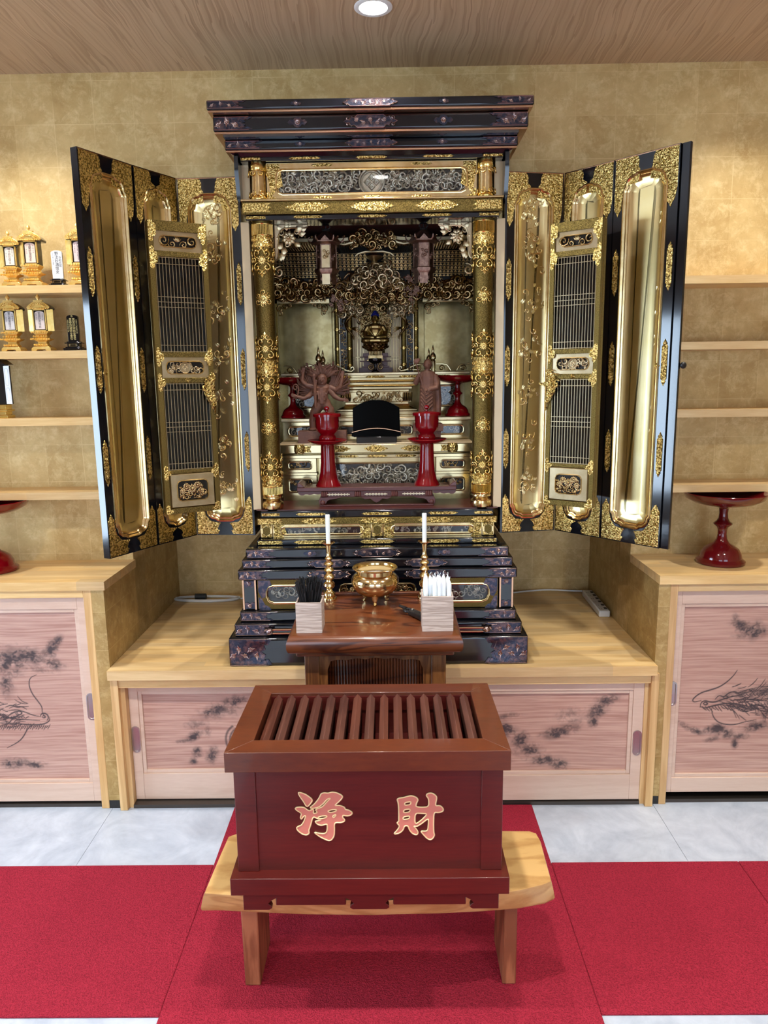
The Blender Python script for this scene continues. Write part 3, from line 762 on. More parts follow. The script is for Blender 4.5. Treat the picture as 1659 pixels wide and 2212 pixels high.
def crest(mb, u, v, r, k=6):
    """round crest: a ring round four lozenges set in a diamond"""
    T = mb.T
    def ring(rad, th, n=20):
        P = [T((u+rad*cos(2*PI*i/n), v+rad*sin(2*PI*i/n), .25*r)) for i in range(n+1)]; mb.T = None; mb.tube(P, th, 5, False); mb.T = T
    n = 20; c = [mb.v((u+r*cos(2*PI*i/n), v+r*sin(2*PI*i/n), .12*r)) for i in range(n)]; mb.f(*c)
    ring(r, r*.10); ring(r*.80, r*.05)
    for du, dv in ((0, .36), (0, -.36), (.36, 0), (-.36, 0)):
        q = r*.31; cu, cv_ = u+du*r, v+dv*r
        o = [(cu, cv_+q), (cu-q, cv_), (cu, cv_-q), (cu+q, cv_)]
        rows = []
        for s_, hgt in ((1, .12), (.92, .32), (.45, .32), (.38, .16), (.16, .16), (.1, .30)):
            rows.append([((cu+(x-cu)*s_), (cv_+(y-cv_)*s_), hgt*r) for x, y in o])
        mb.loops(rows, cap1=True)

# ================= THE ALTAR CABINET =================
AX = -.047
altar = thing('altar_cabinet', 'large black lacquer and gold household altar with its folding doors open, on the pine platform', 'altar', (AX, 2.6, .5445))
def ab(): return MB((AX, 0, 0))
BACK = 2.98
def tier(x, y, z0, z1, fit=None, mids=(), bevel_=.006, name='plinth_tier', fh=None, L=.085, y1=BACK, yoff=0):
    """a black lacquer step (half width x, front y) with bronze corner plates and cartouches"""
    t = part(name, ab().box(-x, x, y, y1, z0, z1), M['black'], altar, bevel=bevel_, seg=3)
    h = z1-z0; fh = fh or h-.008; zc = (z0+z1)/2
    for s_ in (-1, 1):
        mb = ab(); mb.T = plane(0, y-.0004, zc); e = x-.004; q = fh/2
        P = [(-e, -q), (-e+L, -q), (-e+L-.012, -q*.55), (-e+L-.028, -q*.72), (-e+L-.020, -q*.2), (-e+L-.034, 0), (-e+L-.020, q*.2), (-e+L-.028, q*.72), (-e+L-.012, q*.55), (-e+L, q), (-e, q)]
        if s_ > 0: P = [(-a, b) for a, b in P][::-1]
        plate(mb, P, h=.0016)
        c = part('corner_fitting', mb, M['darkfit'], t)
        orn = ab(); orn.T = plane(0, y-.0018, zc)
        for k in range(3 if h < .05 else 5):
            u = s_*(-e+.014+.018*k+.004*(k % 2)) if s_ > 0 else (-e+.014+.018*k)
            u = -e+.012+(L-.05)*k/(2 if h < .05 else 4); u = u if s_ < 0 else -u
            v = (.22*q if k % 2 else -.25*q)
            flower(orn, u, v, min(.0085, q*.5), 7, .25)
            leaf(orn, u, v, min(.016, q*.9), .8+k, .18, .15); leaf(orn, u, v, min(.016, q*.9), 3.6+k, .18, .15)
        rim = [plane(0, y-.0018, zc)((p[0], p[1], 0)) for p in P] ; orn.T = None; orn.tube(rim+[rim[0]], .0009, 4, False)
        part('flower_relief', orn, M['darkorn'], t)
    for (u, LL, kind) in mids:
        mb = ab(); mb.T = plane(u, y-.0004, zc)
        if kind == 'c':
            P = cart(LL, fh); plate(mb, P, h=.0016); part('cartouche_fitting', mb, M['darkfit'], t)
            orn = ab(); orn.T = plane(u, y-.0018, zc)
            for k in range(5):
                q = -LL*.26+LL*.13*k; flower(orn, q, fh*.12*(-1)**k, fh*.2, 7, .25); leaf(orn, q, 0, fh*.34, 1+k*2, .2, .15)
            for s2 in (-1, 1): scroll(orn, s2*LL*.42, fh*.24, fh*.14, 0, 1, s2, .2, 9); scroll(orn, s2*LL*.42, -fh*.24, fh*.14, 0, 1, -s2, .2, 9)
            rim = [orn.T((p[0], p[1], 0)) for p in P]; orn.T = None; orn.tube(rim+[rim[0]], .0009, 4, False)
            part('flower_relief', orn, M['darkorn'], t)
        else:
            r = fh*.42; n = 14; plate(mb, [(r*cos(2*PI*i/n), r*sin(2*PI*i/n)) for i in range(n)], h=.002)
            for s2 in (-1, 1): plate(mb, [(s2*r*.8, -r*.35), (s2*r*1.2, -r*.5), (s2*r*1.5, -r*.55), (s2*r*2.0, 0), (s2*r*1.5, r*.55), (s2*r*1.2, r*.5), (s2*r*.8, r*.35)][::s2], h=.0014)
            part('medallion_fitting', mb, M['darkfit'], t)
            orn = ab(); orn.T = plane(u, y-.0022, zc); flower(orn, 0, 0, r*.62, 10, .25)
            part('flower_relief', orn, M['darkorn'], t)
    return t
LLc = .140
t = tier(.480, 2.235, .5445, .640, L=.125, bevel_=.010)
t2 = tier(.461, 2.252, .640, .682, L=.105)
# carrying handles on the second step
for s_ in (-1, 1):
    h = ab(); yy = 2.232
    for zz, r_ in ((.668, .0032), (.656, .0032)): h.tube([(s_*.215, yy, zz), (s_*.335, yy, zz)], r_, 8)
    part('carry_handle', h, M['copper'], t2)
    h = ab()
    for u in (.205, .345):
        h.ball((s_*u, yy+.004, .662), (.012, .012, .010), 10, 6); h.ball((s_*(u+(.012 if u > .3 else -.012)), yy+.008, .663), (.008, .007, .006), 8, 5)
        scroll_T = plane(s_*u, yy-.004, .662); h.T = scroll_T; scroll(h, 0, 0, .008, 0, 1.2, s_, .22); h.T = None
    part('handle_mount', h, M['darkorn'], t2)
tier(.446, 2.272, .682, .716, L=.095)
# panelled body
body = part('plinth_body', ab().box(-.432, .432, 2.312, BACK, .716, .8185), M['black'], altar, bevel=.002)
PB = [(-.390, -.200), (-.19, -.135), (-.125, .125), (.135, .19), (.200, .390)]
for (a, c) in ((-.436, -.392), (.392, .436)):
    p = part('body_pilaster', ab().box(a, c, 2.288, 2.30, .718, .8170), M['black'], body, bevel=.0015)
    for e in (a, c-.005): part('gilt_strip', ab().box(e, e+.005, 2.285, 2.30, .718, .8170), M['copper'], body)
    for s_ in (-1, 1):
        mb = ab(); mb.T = plane((a+c)/2, 2.2875, .7675); w2 = .0165
        z1_ = s_*.047; z0_ = s_*.028
        P = [(-w2, z1_), (-w2, z0_), (-w2*.5, z0_-s_*.003), (0, z0_-s_*.011) if False else (0, z0_+s_*.004), (w2*.5, z0_-s_*.003), (w2, z0_), (w2, z1_)]
        plate(mb, P if s_ > 0 else P[::-1], h=.0014); part('pilaster_fitting', mb, M['darkfit'], body)
        mb = ab(); mb.T = plane((a+c)/2, 2.286, .7675+s_*.038); flower(mb, 0, 0, .008, 7, .25); part('flower_relief', mb, M['darkorn'], body)
def glazed(x0, x1, z0, z1, y, rx, rz, r, parent, seed, frame_m, mold_m, relief_m, size=.012, glass=True, fit=None, gname='relief_carving', d=.010, cr=None, mixx=(.7,.15,.15), bm='darkground', scrn=1.0, lift=.45):
    """a framed panel: flat frame, stepped gilt moulding, carving on a ground, pane"""
    f = ab(); P = framed(f, x0, x1, z0, z1, rx, rz, r, y); rim_box(f, x0, x1, y, y+d+.004, z0, z1)
    fo = part('panel_frame', f, M[frame_m], parent)
    m = ab(); Q = steps(m, P, [(0, y), (.0005, y-.003), (.003, y-.0035), (.0045, y-.0015), (.007, y-.001), (.008, y+.004), (.008, y+d)])
    part('moulding', m, M[mold_m], parent)
    g = ab(); L = [g.v((a, y+d, b)) for a, b in Q]; g.f(*L); part('panel_ground', g, M[bm], parent)
    if relief_m:
        cv_ = ab(); cv_.T = plane(0, y+d, 0); xs = [p[0] for p in Q]; zs = [p[1] for p in Q]; X0, X1, Z0, Z1 = min(xs), max(xs), min(zs), max(zs)
        def ins(u, v):
            if cr and math.hypot(u-cr[0], v-cr[1]) < cr[2]*1.1: return False
            e = r*.7; cu = max(0, e-min(u-X0, X1-u)); cv2 = max(0, e-min(v-Z0, Z1-v)); return cu+cv2 < e*.9
        carve(cv_, X0+size*.35, X1-size*.35, Z0+size*.35, Z1-size*.35, size, seed, ins, scrn, lift, .2, mixx)
        if cr: crest(cv_, cr[0], cr[1], cr[2])
        part(gname, cv_, M[relief_m], parent)
    if glass:
        g = ab(); L = [g.v((a, y+.001, b)) for a, b in inset(P, .0075)]; g.f(*L); part('glass_pane', g, M['glass'], parent)
    return Q
for k, (a, c) in enumerate((( -.388, -.150), (.150, .388))):
    glazed(a, c, .7185, .8165, 2.290, .026, .016, .022, body, 40+k, 'nashiji', 'gold', 'silvergold', .015)
    for sx, cx in ((1, a), (-1, c)):
        for sz, cz in ((1, .7185), (-1, .8165)):
            mb = ab(); mb.T = plane(0, 2.2898, 0); P = [(cx+sx*.002, cz+sz*.002), (cx+sx*.040, cz+sz*.002), (cx+sx*.033, cz+sz*.009), (cx+sx*.022, cz+sz*.014), (cx+sx*.015, cz+sz*.022), (cx+sx*.013, cz+sz*.034), (cx+sx*.002, cz+sz*.040)]
            plate(mb, P if sx*sz > 0 else P[::-1], h=.0014); part('corner_fitting', mb, M['darkfit'], body)
glazed(-.145, .145, .7185, .8165, 2.292, .020, .014, .016, body, 44, 'black', 'gold', 'oldgold', .014, False)
tier(.447, 2.274, .8185, .8535, mids=[(-.155, LLc, 'c'), (.155, LLc, 'c')])
tier(.4345, 2.286, .8535, .885, mids=[(-.155, LLc, 'c'), (.155, LLc, 'c')])
tier(.422, 2.292, .885, .9185, mids=[(0, .155, 'c'), (-.215, .06, 'm'), (.215, .06, 'm')])

def goldfits(parent, z, y, h, us, L, endx=None, endL=.075, m='goldfit', t=.0016):
    """a row of chased gilt cartouches, end pieces wrapping to the corners"""
    for u in us:
        mb = ab(); mb.T = plane(u, y, z); plate(mb, cart(L, h), h=t)
        mb.T = plane(u, y-t, z)
        if h > .012:
            for k in range(5): flower(mb, -L*.26+L*.13*k, 0, h*.22, 6, .3)
        part('gilt_fitting', mb, M[m], parent)
    if endx:
        for s_ in (-1, 1):
            mb = ab(); mb.T = plane(0, y, z); q = h/2; e = endx
            P = [(-e, -q), (-e+endL, -q), (-e+endL-h*.4, -q*.5), (-e+endL+h*.1, 0), (-e+endL-h*.4, q*.5), (-e+endL, q), (-e, q)]
            if s_ > 0: P = [(-a, b) for a, b in P][::-1]
            plate(mb, P, h=t); part('gilt_end_fitting', mb, M[m], parent)
s1 = part('moulding_band', ab().box(-.392, .392, 2.340, BACK, .9185, .9375), M['black'], altar, bevel=.003)
goldfits(s1, .928, 2.3398, .012, (-.215, -.0, .215), .115, .388, .07)
# drawer section with flower reliefs behind glass
dr = part('drawer_case', ab().box(-.382, .382, 2.390, BACK, .9375, .984), M['gold'], altar)
for a, c in ((-.384, -.344), (-.020, .020), (.344, .384)):
    p = part('drawer_pilaster', ab().box(a, c, 2.366, 2.38, .9385, .983), M['gold'], dr, bevel=.002)
    part('pilaster_lozenge', (lambda m: (plate(m, [(0,-.016),(.012,-.009),(.012,.009),(0,.016),(-.012,.009),(-.012,-.009)], h=.001), m)[1])((lambda m: (setattr(m, 'T', plane((a+c)/2, 2.3655, .9607)), m)[1])(ab())), M['nashiji'], dr)
    for s_ in (-1, 1):
        mb = ab(); mb.T = plane((a+c)/2, 2.3657, .9607); w2 = .0165
        P = [(-w2, s_*.0215), (-w2, s_*.008), (0, s_*.0175), (w2, s_*.008), (w2, s_*.0215)]
        plate(mb, P if s_ > 0 else P[::-1], h=.0014); part('pilaster_fitting', mb, M['goldfit'], dr)
for k, (a, c) in enumerate(((-.343, -.021), (.021, .343))):
    glazed(a, c, .9385, .983, 2.370, .022, .0055, .013, dr, 60+k, 'gold', 'gold', 'silvergold', .0095, mixx=(.35,.45,.2))
    for sx, cx in ((1, a), (-1, c)):
        for sz, cz in ((1, .9385), (-1, .983)):
            mb = ab(); mb.T = plane(0, 2.3697, 0); P = [(cx+sx*.0015, cz+sz*.0015), (cx+sx*.036, cz+sz*.0015), (cx+sx*.027, cz+sz*.006), (cx+sx*.018, cz+sz*.012), (cx+sx*.0015, cz+sz*.016)]
            plate(mb, P if sx*sz > 0 else P[::-1], h=.0014); part('corner_fitting', mb, M['goldfit'], dr)
co = part('cornice_band', ab().box(-.391, .391, 2.352, BACK, .984, 1.006), M['nashiji'], altar, bevel=.0015)
goldfits(co, .995, 2.3518, .0185, (-.19, 0, .19), .118, .388, .07)
sl = part('floor_slab', ab().box(-.380, .380, 2.356, BACK, 1.006, 1.029), M['black'], altar, bevel=.003)
goldfits(sl, 1.0175, 2.3558, .009, (-.215, 0, .215), .10, .376, .05)

# ---- cabinet carcass: sides, back, head ----
for s_ in (-1, 1):
    a, c = (-.408, -.382) if s_ < 0 else (.382, .408)
    part('side_stile', ab().box(a, c, 2.388, 2.43, 1.029, 1.93), M['pale'], altar, bevel=.001)
    a, c = (-.415, -.408) if s_ < 0 else (.408, .415)
    part('outer_edge', ab().box(a, c, 2.40, BACK, .94, 2.09), M['black'], altar)
    a, c = (-.408, -.395) if s_ < 0 else (.395, .408)
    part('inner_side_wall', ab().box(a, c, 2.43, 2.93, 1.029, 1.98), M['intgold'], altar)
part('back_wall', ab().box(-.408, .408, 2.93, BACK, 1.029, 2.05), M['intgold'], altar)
part('interior_ceiling', ab().box(-.408, .408, 2.45, 2.93, 1.95, 1.97), M['darkwood'], altar)

# ---- columns with chased ornament ----
def column(s_):
    cx, cy, r = s_*.3425, 2.392, .0305
    prof = [(.026,1.029),(.033,1.034),(.0355,1.044),(.034,1.054),(.026,1.060),(.0235,1.064),(.0325,1.068),(.033,1.073),(.0315,1.076),(r,1.078),(r,1.921),(.033,1.923),(.033,1.926)]
    c = part('column', ab().lathe([(a, z) for a, z in prof[9:]], (cx, cy, 0), 32), M['nashiji'], altar)
    part('column_foot', ab().lathe(prof[:10], (cx, cy, 0), 32), M['gold'], c)
    o = ab()
    for z0, z1 in ((1.080, 1.108), (1.888, 1.921)):       # reeded collars
        for k in range(40):
            a = PI*2*k/40; p = (cx+(r+.001)*sin(a), cy-(r+.001)*cos(a)); o.tube([(p[0], p[1], z0), (p[0], p[1], z1)], .0018, 5)
        o.lathe([(r+.0025, z0-.002), (r+.0035, z0), (r+.0025, z0+.002)], (cx, cy, 0), 24); o.lathe([(r+.0025, z1-.002), (r+.0035, z1), (r+.0025, z1+.002)], (cx, cy, 0), 24)
    part('reeded_collar', o, M['goldfit_fine'], c)
    for z0, z1 in ((1.108, 1.142), (1.462, 1.512), (1.852, 1.890)):
        part('chased_band', ab().lathe([(r+.0006, z0), (r+.0016, z0+.001), (r+.0016, z1-.001), (r+.0006, z1)], (cx, cy, 0), 32), M['goldfit'], c)
    o = ab(); o.T = cylmap(cx, cy, r+.0012)
    def lace(zc, H, up=1):
        for a in (-.062, 0, .062) if True else ():
            flower(o, a, zc, .0135, 12, .3, .28, .17)
            for q in (-1, 1):
                for (du, dv, rr, a0, d) in ((.0135, .018, .0085, -1.2, 1), (.0145, -.018, .0085, 1.2, -1), (.024, 0, .0065, 0, 1), (.008, .032, .0065, -.6, -1), (.008, -.032, .0065, .6, 1)):
                    scroll(o, a+q*du, zc+dv*H, rr*1.3, (a0 if q > 0 else PI-a0), 1.05, d*q, .2, 10, 4, .3)
            for q in (-1, 1): leaf(o, a, zc+q*.034*H, .014, q*PI/2, .3, .15)
    for zc in (1.172, 1.428, 1.547, 1.813): lace(zc, 1.12)
    def rosette(zc):
        for a in (-.096, 0, .096):
            flower(o, a, zc, .019, 12, .2, .2, .15)
            for q in range(6): scroll(o, a+.0195*cos(q*PI/3+.5), zc+.0195*sin(q*PI/3+.5), .0078, q*PI/3+2, 1.0, (-1)**q, .18, 9, 4, .3)
    for zc in (1.298, 1.300, 1.698)[1:]: rosette(zc)
    for zc in (1.125, 1.487, 1.870):
        for a in (-.062, 0, .062):
            flower(o, a, zc, .014, 14, .16, .2, .1)
            for q in (-1, 1): scroll(o, a+q*.024, zc+.006, .008, 0, 1.1, q, .13, 9, 4, .2); scroll(o, a+q*.024, zc-.010, .006, 0, 1.1, -q, .13, 9, 4, .2)
    part('raised_ornament', o, M['goldfit_fine'], c)
    # short upper column in the frieze
    cu = s_*.3455; r2 = .0255; cy2 = 2.372
    c2 = part('upper_column', ab().lathe([(r2, 1.983), (r2, 2.094)], (cu, cy2, 0), 28), M['gold'], altar)
    o = ab(); o.lathe([(r2+.001, 2.068), (r2+.003, 2.07), (r2+.002, 2.094)], (cu, cy2, 0), 28); o.lathe([(r2+.001, 1.984), (r2+.0022, 1.985), (r2+.001, 2.0)], (cu, cy2, 0), 28)
    o.T = cylmap(cu, cy2, r2+.001)
    for a in (-.04, -.013, .013, .04):
        scroll(o, a, 2.062, .010, 1, 1.1, 1 if a > 0 else -1, .14, 10, 4, .3); scroll(o, a, 2.002, .009, 1, 1.1, 1 if a > 0 else -1, .14, 10, 4, .3)
    part('capital_ornament', o, M['goldfit_fine'], c2)
column(-1); column(1)

# ---- beam over the opening, frieze ----
be = part('beam', ab().box(-.392, .392, 2.335, 2.44, 1.9405, 1.978), M['nashiji'], altar, bevel=.002)
goldfits(be, 1.9595, 2.3348, .026, (-.195, 0, .195), .135, .389, .075)
part('beam_cap', ab().box(-.394, .394, 2.331, 2.44, 1.978, 1.984), M['gold'], altar, bevel=.0015)
b2 = part('beam_base', ab().box(-.384, .384, 2.345, 2.44, 1.926, 1.9405), M['black'], altar, bevel=.002)
goldfits(b2, 1.9335, 2.3448, .008, (-.195, 0, .195), .092, .382, .05)
fz = part('frieze_board', ab().box(-.40, .40, 2.392, 2.50, 1.984, 2.095), M['pale'], altar)
glazed(-.3185, .3165, 1.984, 2.0925, 2.366, .026, .0155, .018, fz, 5, 'gold', 'gold', 'silvergold', .0165, cr=(-.001, 2.038, .0375), d=.018, scrn=1.35, lift=.6)
for sx, cx in ((1, -.3185), (-1, .3165)):
    for sz, cz in ((1, 1.984), (-1, 2.0925)):
        mb = ab(); mb.T = plane(0, 2.3658, 0); P = [(cx+sx*.002, cz+sz*.002), (cx+sx*.040, cz+sz*.002), (cx+sx*.030, cz+sz*.008), (cx+sx*.018, cz+sz*.013), (cx+sx*.012, cz+sz*.024), (cx+sx*.002, cz+sz*.030)]
        plate(mb, P if sx*sz > 0 else P[::-1], h=.0014); part('corner_fitting', mb, M['goldfit'], fz)
goldfits(fz, 1.992, 2.3658, .010, (-.15, 0, .15), .066); goldfits(fz, 2.0855, 2.3658, .008, (-.15, .15), .066)
# underside of the roof
so = part('soffit_board', ab().box(-.396, .396, 2.350, 2.50, 2.095, 2.107), M['black'], altar, bevel=.003)
goldfits(so, 2.101, 2.3498, .007, (-.2, 0, .2), .095, .392, .05)
sf = ab(); sf.loops([[(-.400, 2.352, 2.105), (.400, 2.352, 2.105), (.400, 2.51, 2.105), (-.400, 2.51, 2.105)], [(-.432, 2.334, 2.122), (.432, 2.334, 2.122), (.432, 2.51, 2.122), (-.432, 2.51, 2.122)]])
part('soffit_cove', sf, M['black'], altar)
for s_ in (-1, 1):    # flared side brackets under the eaves
    x = s_*.404; o = ab(); P = [(2.36, 1.99), (2.51, 1.99), (2.51, 2.108), (2.34, 2.108), (2.34, 2.06)]
    o.prism(P, x-.006*1, x+.006, 'x'); part('eaves_bracket', o, M['black'], altar)
# ---- roof of three lacquered courses ----
def eave(x, y, z0, z1, edge=.006):
    t = tier(x, y, z0, z1, mids=[(0, .155, 'c'), (-.21, .06, 'm'), (.21, .06, 'm')], name='roof_course', bevel_=.005, y1=2.512, L=.10)
    o = ab(); o.box(-x+.003, x-.003, y+.003, 2.512, z0-edge, z0+.001); part('copper_edging', o, M['copper'], t, bevel=.002)
    return t
eave(.4345, 2.332, 2.122, 2.150)
eave(.455, 2.282, 2.158, 2.200)
eave(.4645, 2.252, 2.2060, 2.2325)
part('roof_recess', ab().box(-.43, .43, 2.30, 2.51, 2.148, 2.154), M['black'], altar)

# ================= INSIDE THE ALTAR =================
# floor tiers and their faces; x relative to the altar's centre line
part('interior_floor', ab().box(-.395, .395, 2.37, 2.93, 1.029, 1.031), M['darkwood'], altar)
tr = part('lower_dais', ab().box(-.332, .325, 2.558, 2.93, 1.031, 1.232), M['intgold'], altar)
for s_ in (-1, 1):
    for z0, z1, sd in ((1.132, 1.181, 1), (1.052, 1.120, 2)):
        a, c = ((-.325, -.212) if s_ < 0 else (.205, .318))
        glazed(a, c, z0, z1, 2.540, .012, .008, .010, tr, 70+sd+s_, 'stepgold', 'stepgold', 'oldgold', .011, False, mixx=(.5,.3,.2))
    st = part('dais_rail', ab().box(-.329 if s_ < 0 else .203, -.208 if s_ < 0 else .322, 2.538, 2.55, 1.1205, 1.1315), M['stepgold'], tr, bevel=.0015)
glazed(-.200, .193, 1.050, 1.181, 2.536, .022, .014, .020, tr, 77, 'stepgold', 'stepgold', 'silvergold', .019, True, d=.016, scrn=1.15, lift=.6)
r_ = part('dais_step', ab().box(-.336, .329, 2.528, 2.93, 1.181, 1.194), M['stepgold'], tr, bevel=.002)
goldfits(r_, 1.1875, 2.5278, .008, (-.1, 0, .1), .075)
r_ = part('dais_cornice', ab().box(-.340, .333, 2.515, 2.93, 1.200, 1.229), M['stepgold'], tr, bevel=.002)
goldfits(r_, 1.2145, 2.5148, .022, (-.13, -.003, .123), .085)
for s_ in (-1, 1):
    o = ab(); o.lathe([(.016, 1.200), (.019, 1.208), (.019, 1.222), (.016, 1.231)], (s_*.262-.003, 2.518, 0), 16)
    part('corner_boss', o, M['goldfit'], r_)
    mb = ab(); mb.T = plane(s_*.225-.003, 2.5148, 1.2145); P = [(-.02,-.011),(.004,-.011),(-.001,0),(.004,.011),(-.02,.011)]
    plate(mb, [(-s_*a*1, b) for a, b in P][::-1] if s_ > 0 else P, h=.0015); part('gilt_fitting', mb, M['goldfit'], r_)
part('dais_lip', ab().box(-.336, .329, 2.522, 2.93, 1.229, 1.234), M['pale'], tr, bevel=.001)
# second step with dark relief under glass
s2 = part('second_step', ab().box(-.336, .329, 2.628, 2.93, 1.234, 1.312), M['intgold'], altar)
glazed(-.330, -.150, 1.240, 1.300, 2.612, .012, .010, .012, s2, 81, 'stepgold', 'stepgold', 'silvergold', .011)
glazed(-.148, .141, 1.240, 1.300, 2.612, .012, .010, .012, s2, 82, 'stepgold', 'stepgold', 'silvergold', .011)
glazed(.143, .323, 1.240, 1.300, 2.612, .012, .010, .012, s2, 83, 'stepgold', 'stepgold', 'silvergold', .011)
part('step_top', ab().box(-.338, .331, 2.600, 2.93, 1.303, 1.315), M['palegold'], s2, bevel=.002)
# central pedestal with flared mouldings
pd = ab()
prof = [(.158,1.315),(.158,1.322),(.150,1.324),(.150,1.334),(.142,1.337),(.142,1.342),(.135,1.346),(.120,1.352),(.112,1.360),(.112,1.366),(.122,1.369),(.122,1.402),(.114,1.404),(.114,1.410),(.125,1.414),(.125,1.420),(.140,1.424),(.148,1.430),(.148,1.436),(.160,1.440),(.170,1.446),(.170,1.452)]
pd.loops([[(-w_, 2.70-(w_-.12)*.7-.04, z), (w_, 2.70-(w_-.12)*.7-.04, z), (w_, 2.93, z), (-w_, 2.93, z)] for w_, z in prof], cap0=True, cap1=True)
pdo = part('pedestal', pd, M['stepgold'], altar, smooth=20)
o = ab(); o.T = plane(0, 2.657, 0); carve(o, -.085, .085, 1.374, 1.398, .013, 91, None, 1.2, .5, .16, (.5,.1,.4)); part('peony_relief', o, M['oldgold'], pdo)
for s_ in (-1, 1):
    for k in range(5): o = ab(); o.lathe([(.004, 1.370), (.0055, 1.378), (.006, 1.386), (.0055, 1.394), (.004, 1.401)], (s_*(.098+.0062*k), 2.655+.001*k, 0), 8); part('turned_rib', o, M['stepgold'], pdo)
for s_ in (-1, 1):
    a, c = ((-.332, -.19) if s_ < 0 else (.183, .325))
    sp = part('side_wing', ab().box(a, c, 2.766, 2.93, 1.315, 1.452), M['intgold'], altar)
    glazed(a+.004, c-.004, 1.330, 1.440, 2.75, .016, .014, .014, sp, 95+s_, 'stepgold', 'stepgold', 'silvergold', .014)
# altar deck with the railing
dk = part('railed_deck', ab().box(-.338, .331, 2.645, 2.93, 1.452, 1.470), M['stepgold'], altar, bevel=.002)
part('deck_edge', ab().box(-.338, .331, 2.641, 2.66, 1.462, 1.472), M['palegold'], dk, bevel=.002)
for k in range(5): mb = ab(); mb.T = plane(-.24+.118*k, 2.6446, 1.4565); plate(mb, cart(.072, .0085), h=.001); part('gilt_fitting', mb, M['goldfit'], dk)
def railing(s_):
    o = ab(); y = 2.662; X = lambda v: s_*v
    # handrail ending in scrolls toward the centre gap
    pts = [(X(.205), 1.4985), (X(.165), 1.4985), (X(.14), 1.496), (X(.118), 1.487), (X(.103), 1.478), (X(.088), 1.4765), (X(.079), 1.484), (X(.083), 1.492), (X(.090), 1.490), (X(.090), 1.484)]
    o.tube([(a, y, z) for a, z in pts], [.0028]*7+[.0026,.0022,.0018], 6)
    pts = [(X(.212), 1.4985), (X(.235), 1.4985), (X(.250), 1.495), (X(.258), 1.485), (X(.264), 1.475)]
    o.tube([(a, y, z) for a, z in pts], .0026, 6)
    pts = [(X(.285), 1.475), (X(.291), 1.486), (X(.300), 1.496), (X(.33), 1.499)]
    o.tube([(a, y, z) for a, z in pts], .0026, 6)
    o.T = plane(0, y, 0)
    for u in (.232, .308): scroll(o, X(u), 1.484, .010, 0, 1.3, s_, .18)
    for u in (.12, .15, .178): scroll(o, X(u), 1.484, .0085, 1, 1.2, -s_, .18); o.T = plane(0, y, 0)
    o.T = None
    o.box(X(.10)-.002 if s_ > 0 else X(.21), X(.21) if s_ > 0 else X(.10)+.002, y-.002, y+.002, 1.478, 1.481)
    part('handrail', o, M['stepgold'], dk)
    for dx, sc, dy in ((0, 1.0, 0), (-.013, .88, .03)):
        o = ab(); c = (X(.201+dx) if s_ > 0 else X(.205+dx), y+dy, 1.472)
        o.lathe([(a*sc, z*sc) for a, z in [(.0085,0),(.0085,.034),(.0095,.036),(.0065,.041),(.0105,.045),(.0108,.052),(.0085,.060),(.005,.064),(.0042,.068),(.005,.072),(.0036,.080),(0,.095)]], c, 14)
        part('finial_post', o, M['stepgold'], dk)
railing(-1); railing(1)
# ---- back of the shrine: gold boards between slender columns ----
for a, c in ((-.398, -.170), (.165, .398)):
    pb = ab(); n = 12; x0, x1 = a+.018, c-.004
    pb.loops([[(x0+(x1-x0)*i/n, 2.915-.02*abs(math.sin(PI*i/n))**.5*0-.0, z) for i in range(n+1)] for z in (1.470, 1.76)], close=False)
    part('gold_board', pb, M['intgold'], altar)
    s_ = -1 if a < 0 else 1
    x = s_*.372; part('dark_post', ab().box(x-.010, x+.010, 2.78, 2.80, 1.47, 1.77), M['nashiji'], altar)
    rl = part('board_rail', ab().box(min(x, s_*.17), max(x, s_*.17), 2.78, 2.80, 1.724, 1.740), M['stepgold'], altar, bevel=.001)
    o = ab(); o.T = plane(0, 2.779, 0)
    for k in range(12): leaf(o, s_*(.19+.014*k), 1.729, .013, .8, .3, .2)
    part('rope_relief', o, M['oldgold'], rl)
    o = ab(); o.T = plane(0, 2.785, 0)      # cloud brackets in the upper corners
    for cx, d in ((s_*.352, -s_), (s_*.19, s_)):
        for k, (u, v, r) in enumerate(((0, 1.706, .013), (.020, 1.714, .010), (.036, 1.718, .008), (.002, 1.690, .009))): scroll(o, cx+d*u, v, r, 1+k, 1.3, d, .22, 10, 5, .5, .5)
        o.prism([(cx-d*.008, 1.724), (cx+d*.048, 1.724), (cx+d*.03, 1.710), (cx+d*.012, 1.704), (cx+d*.004, 1.684), (cx-d*.008, 1.680)] if False else [(0,0),(1e-4,0),(0,1e-4)], 2.786, 2.787)
    part('cloud_bracket', o, M['oldgold'], altar)
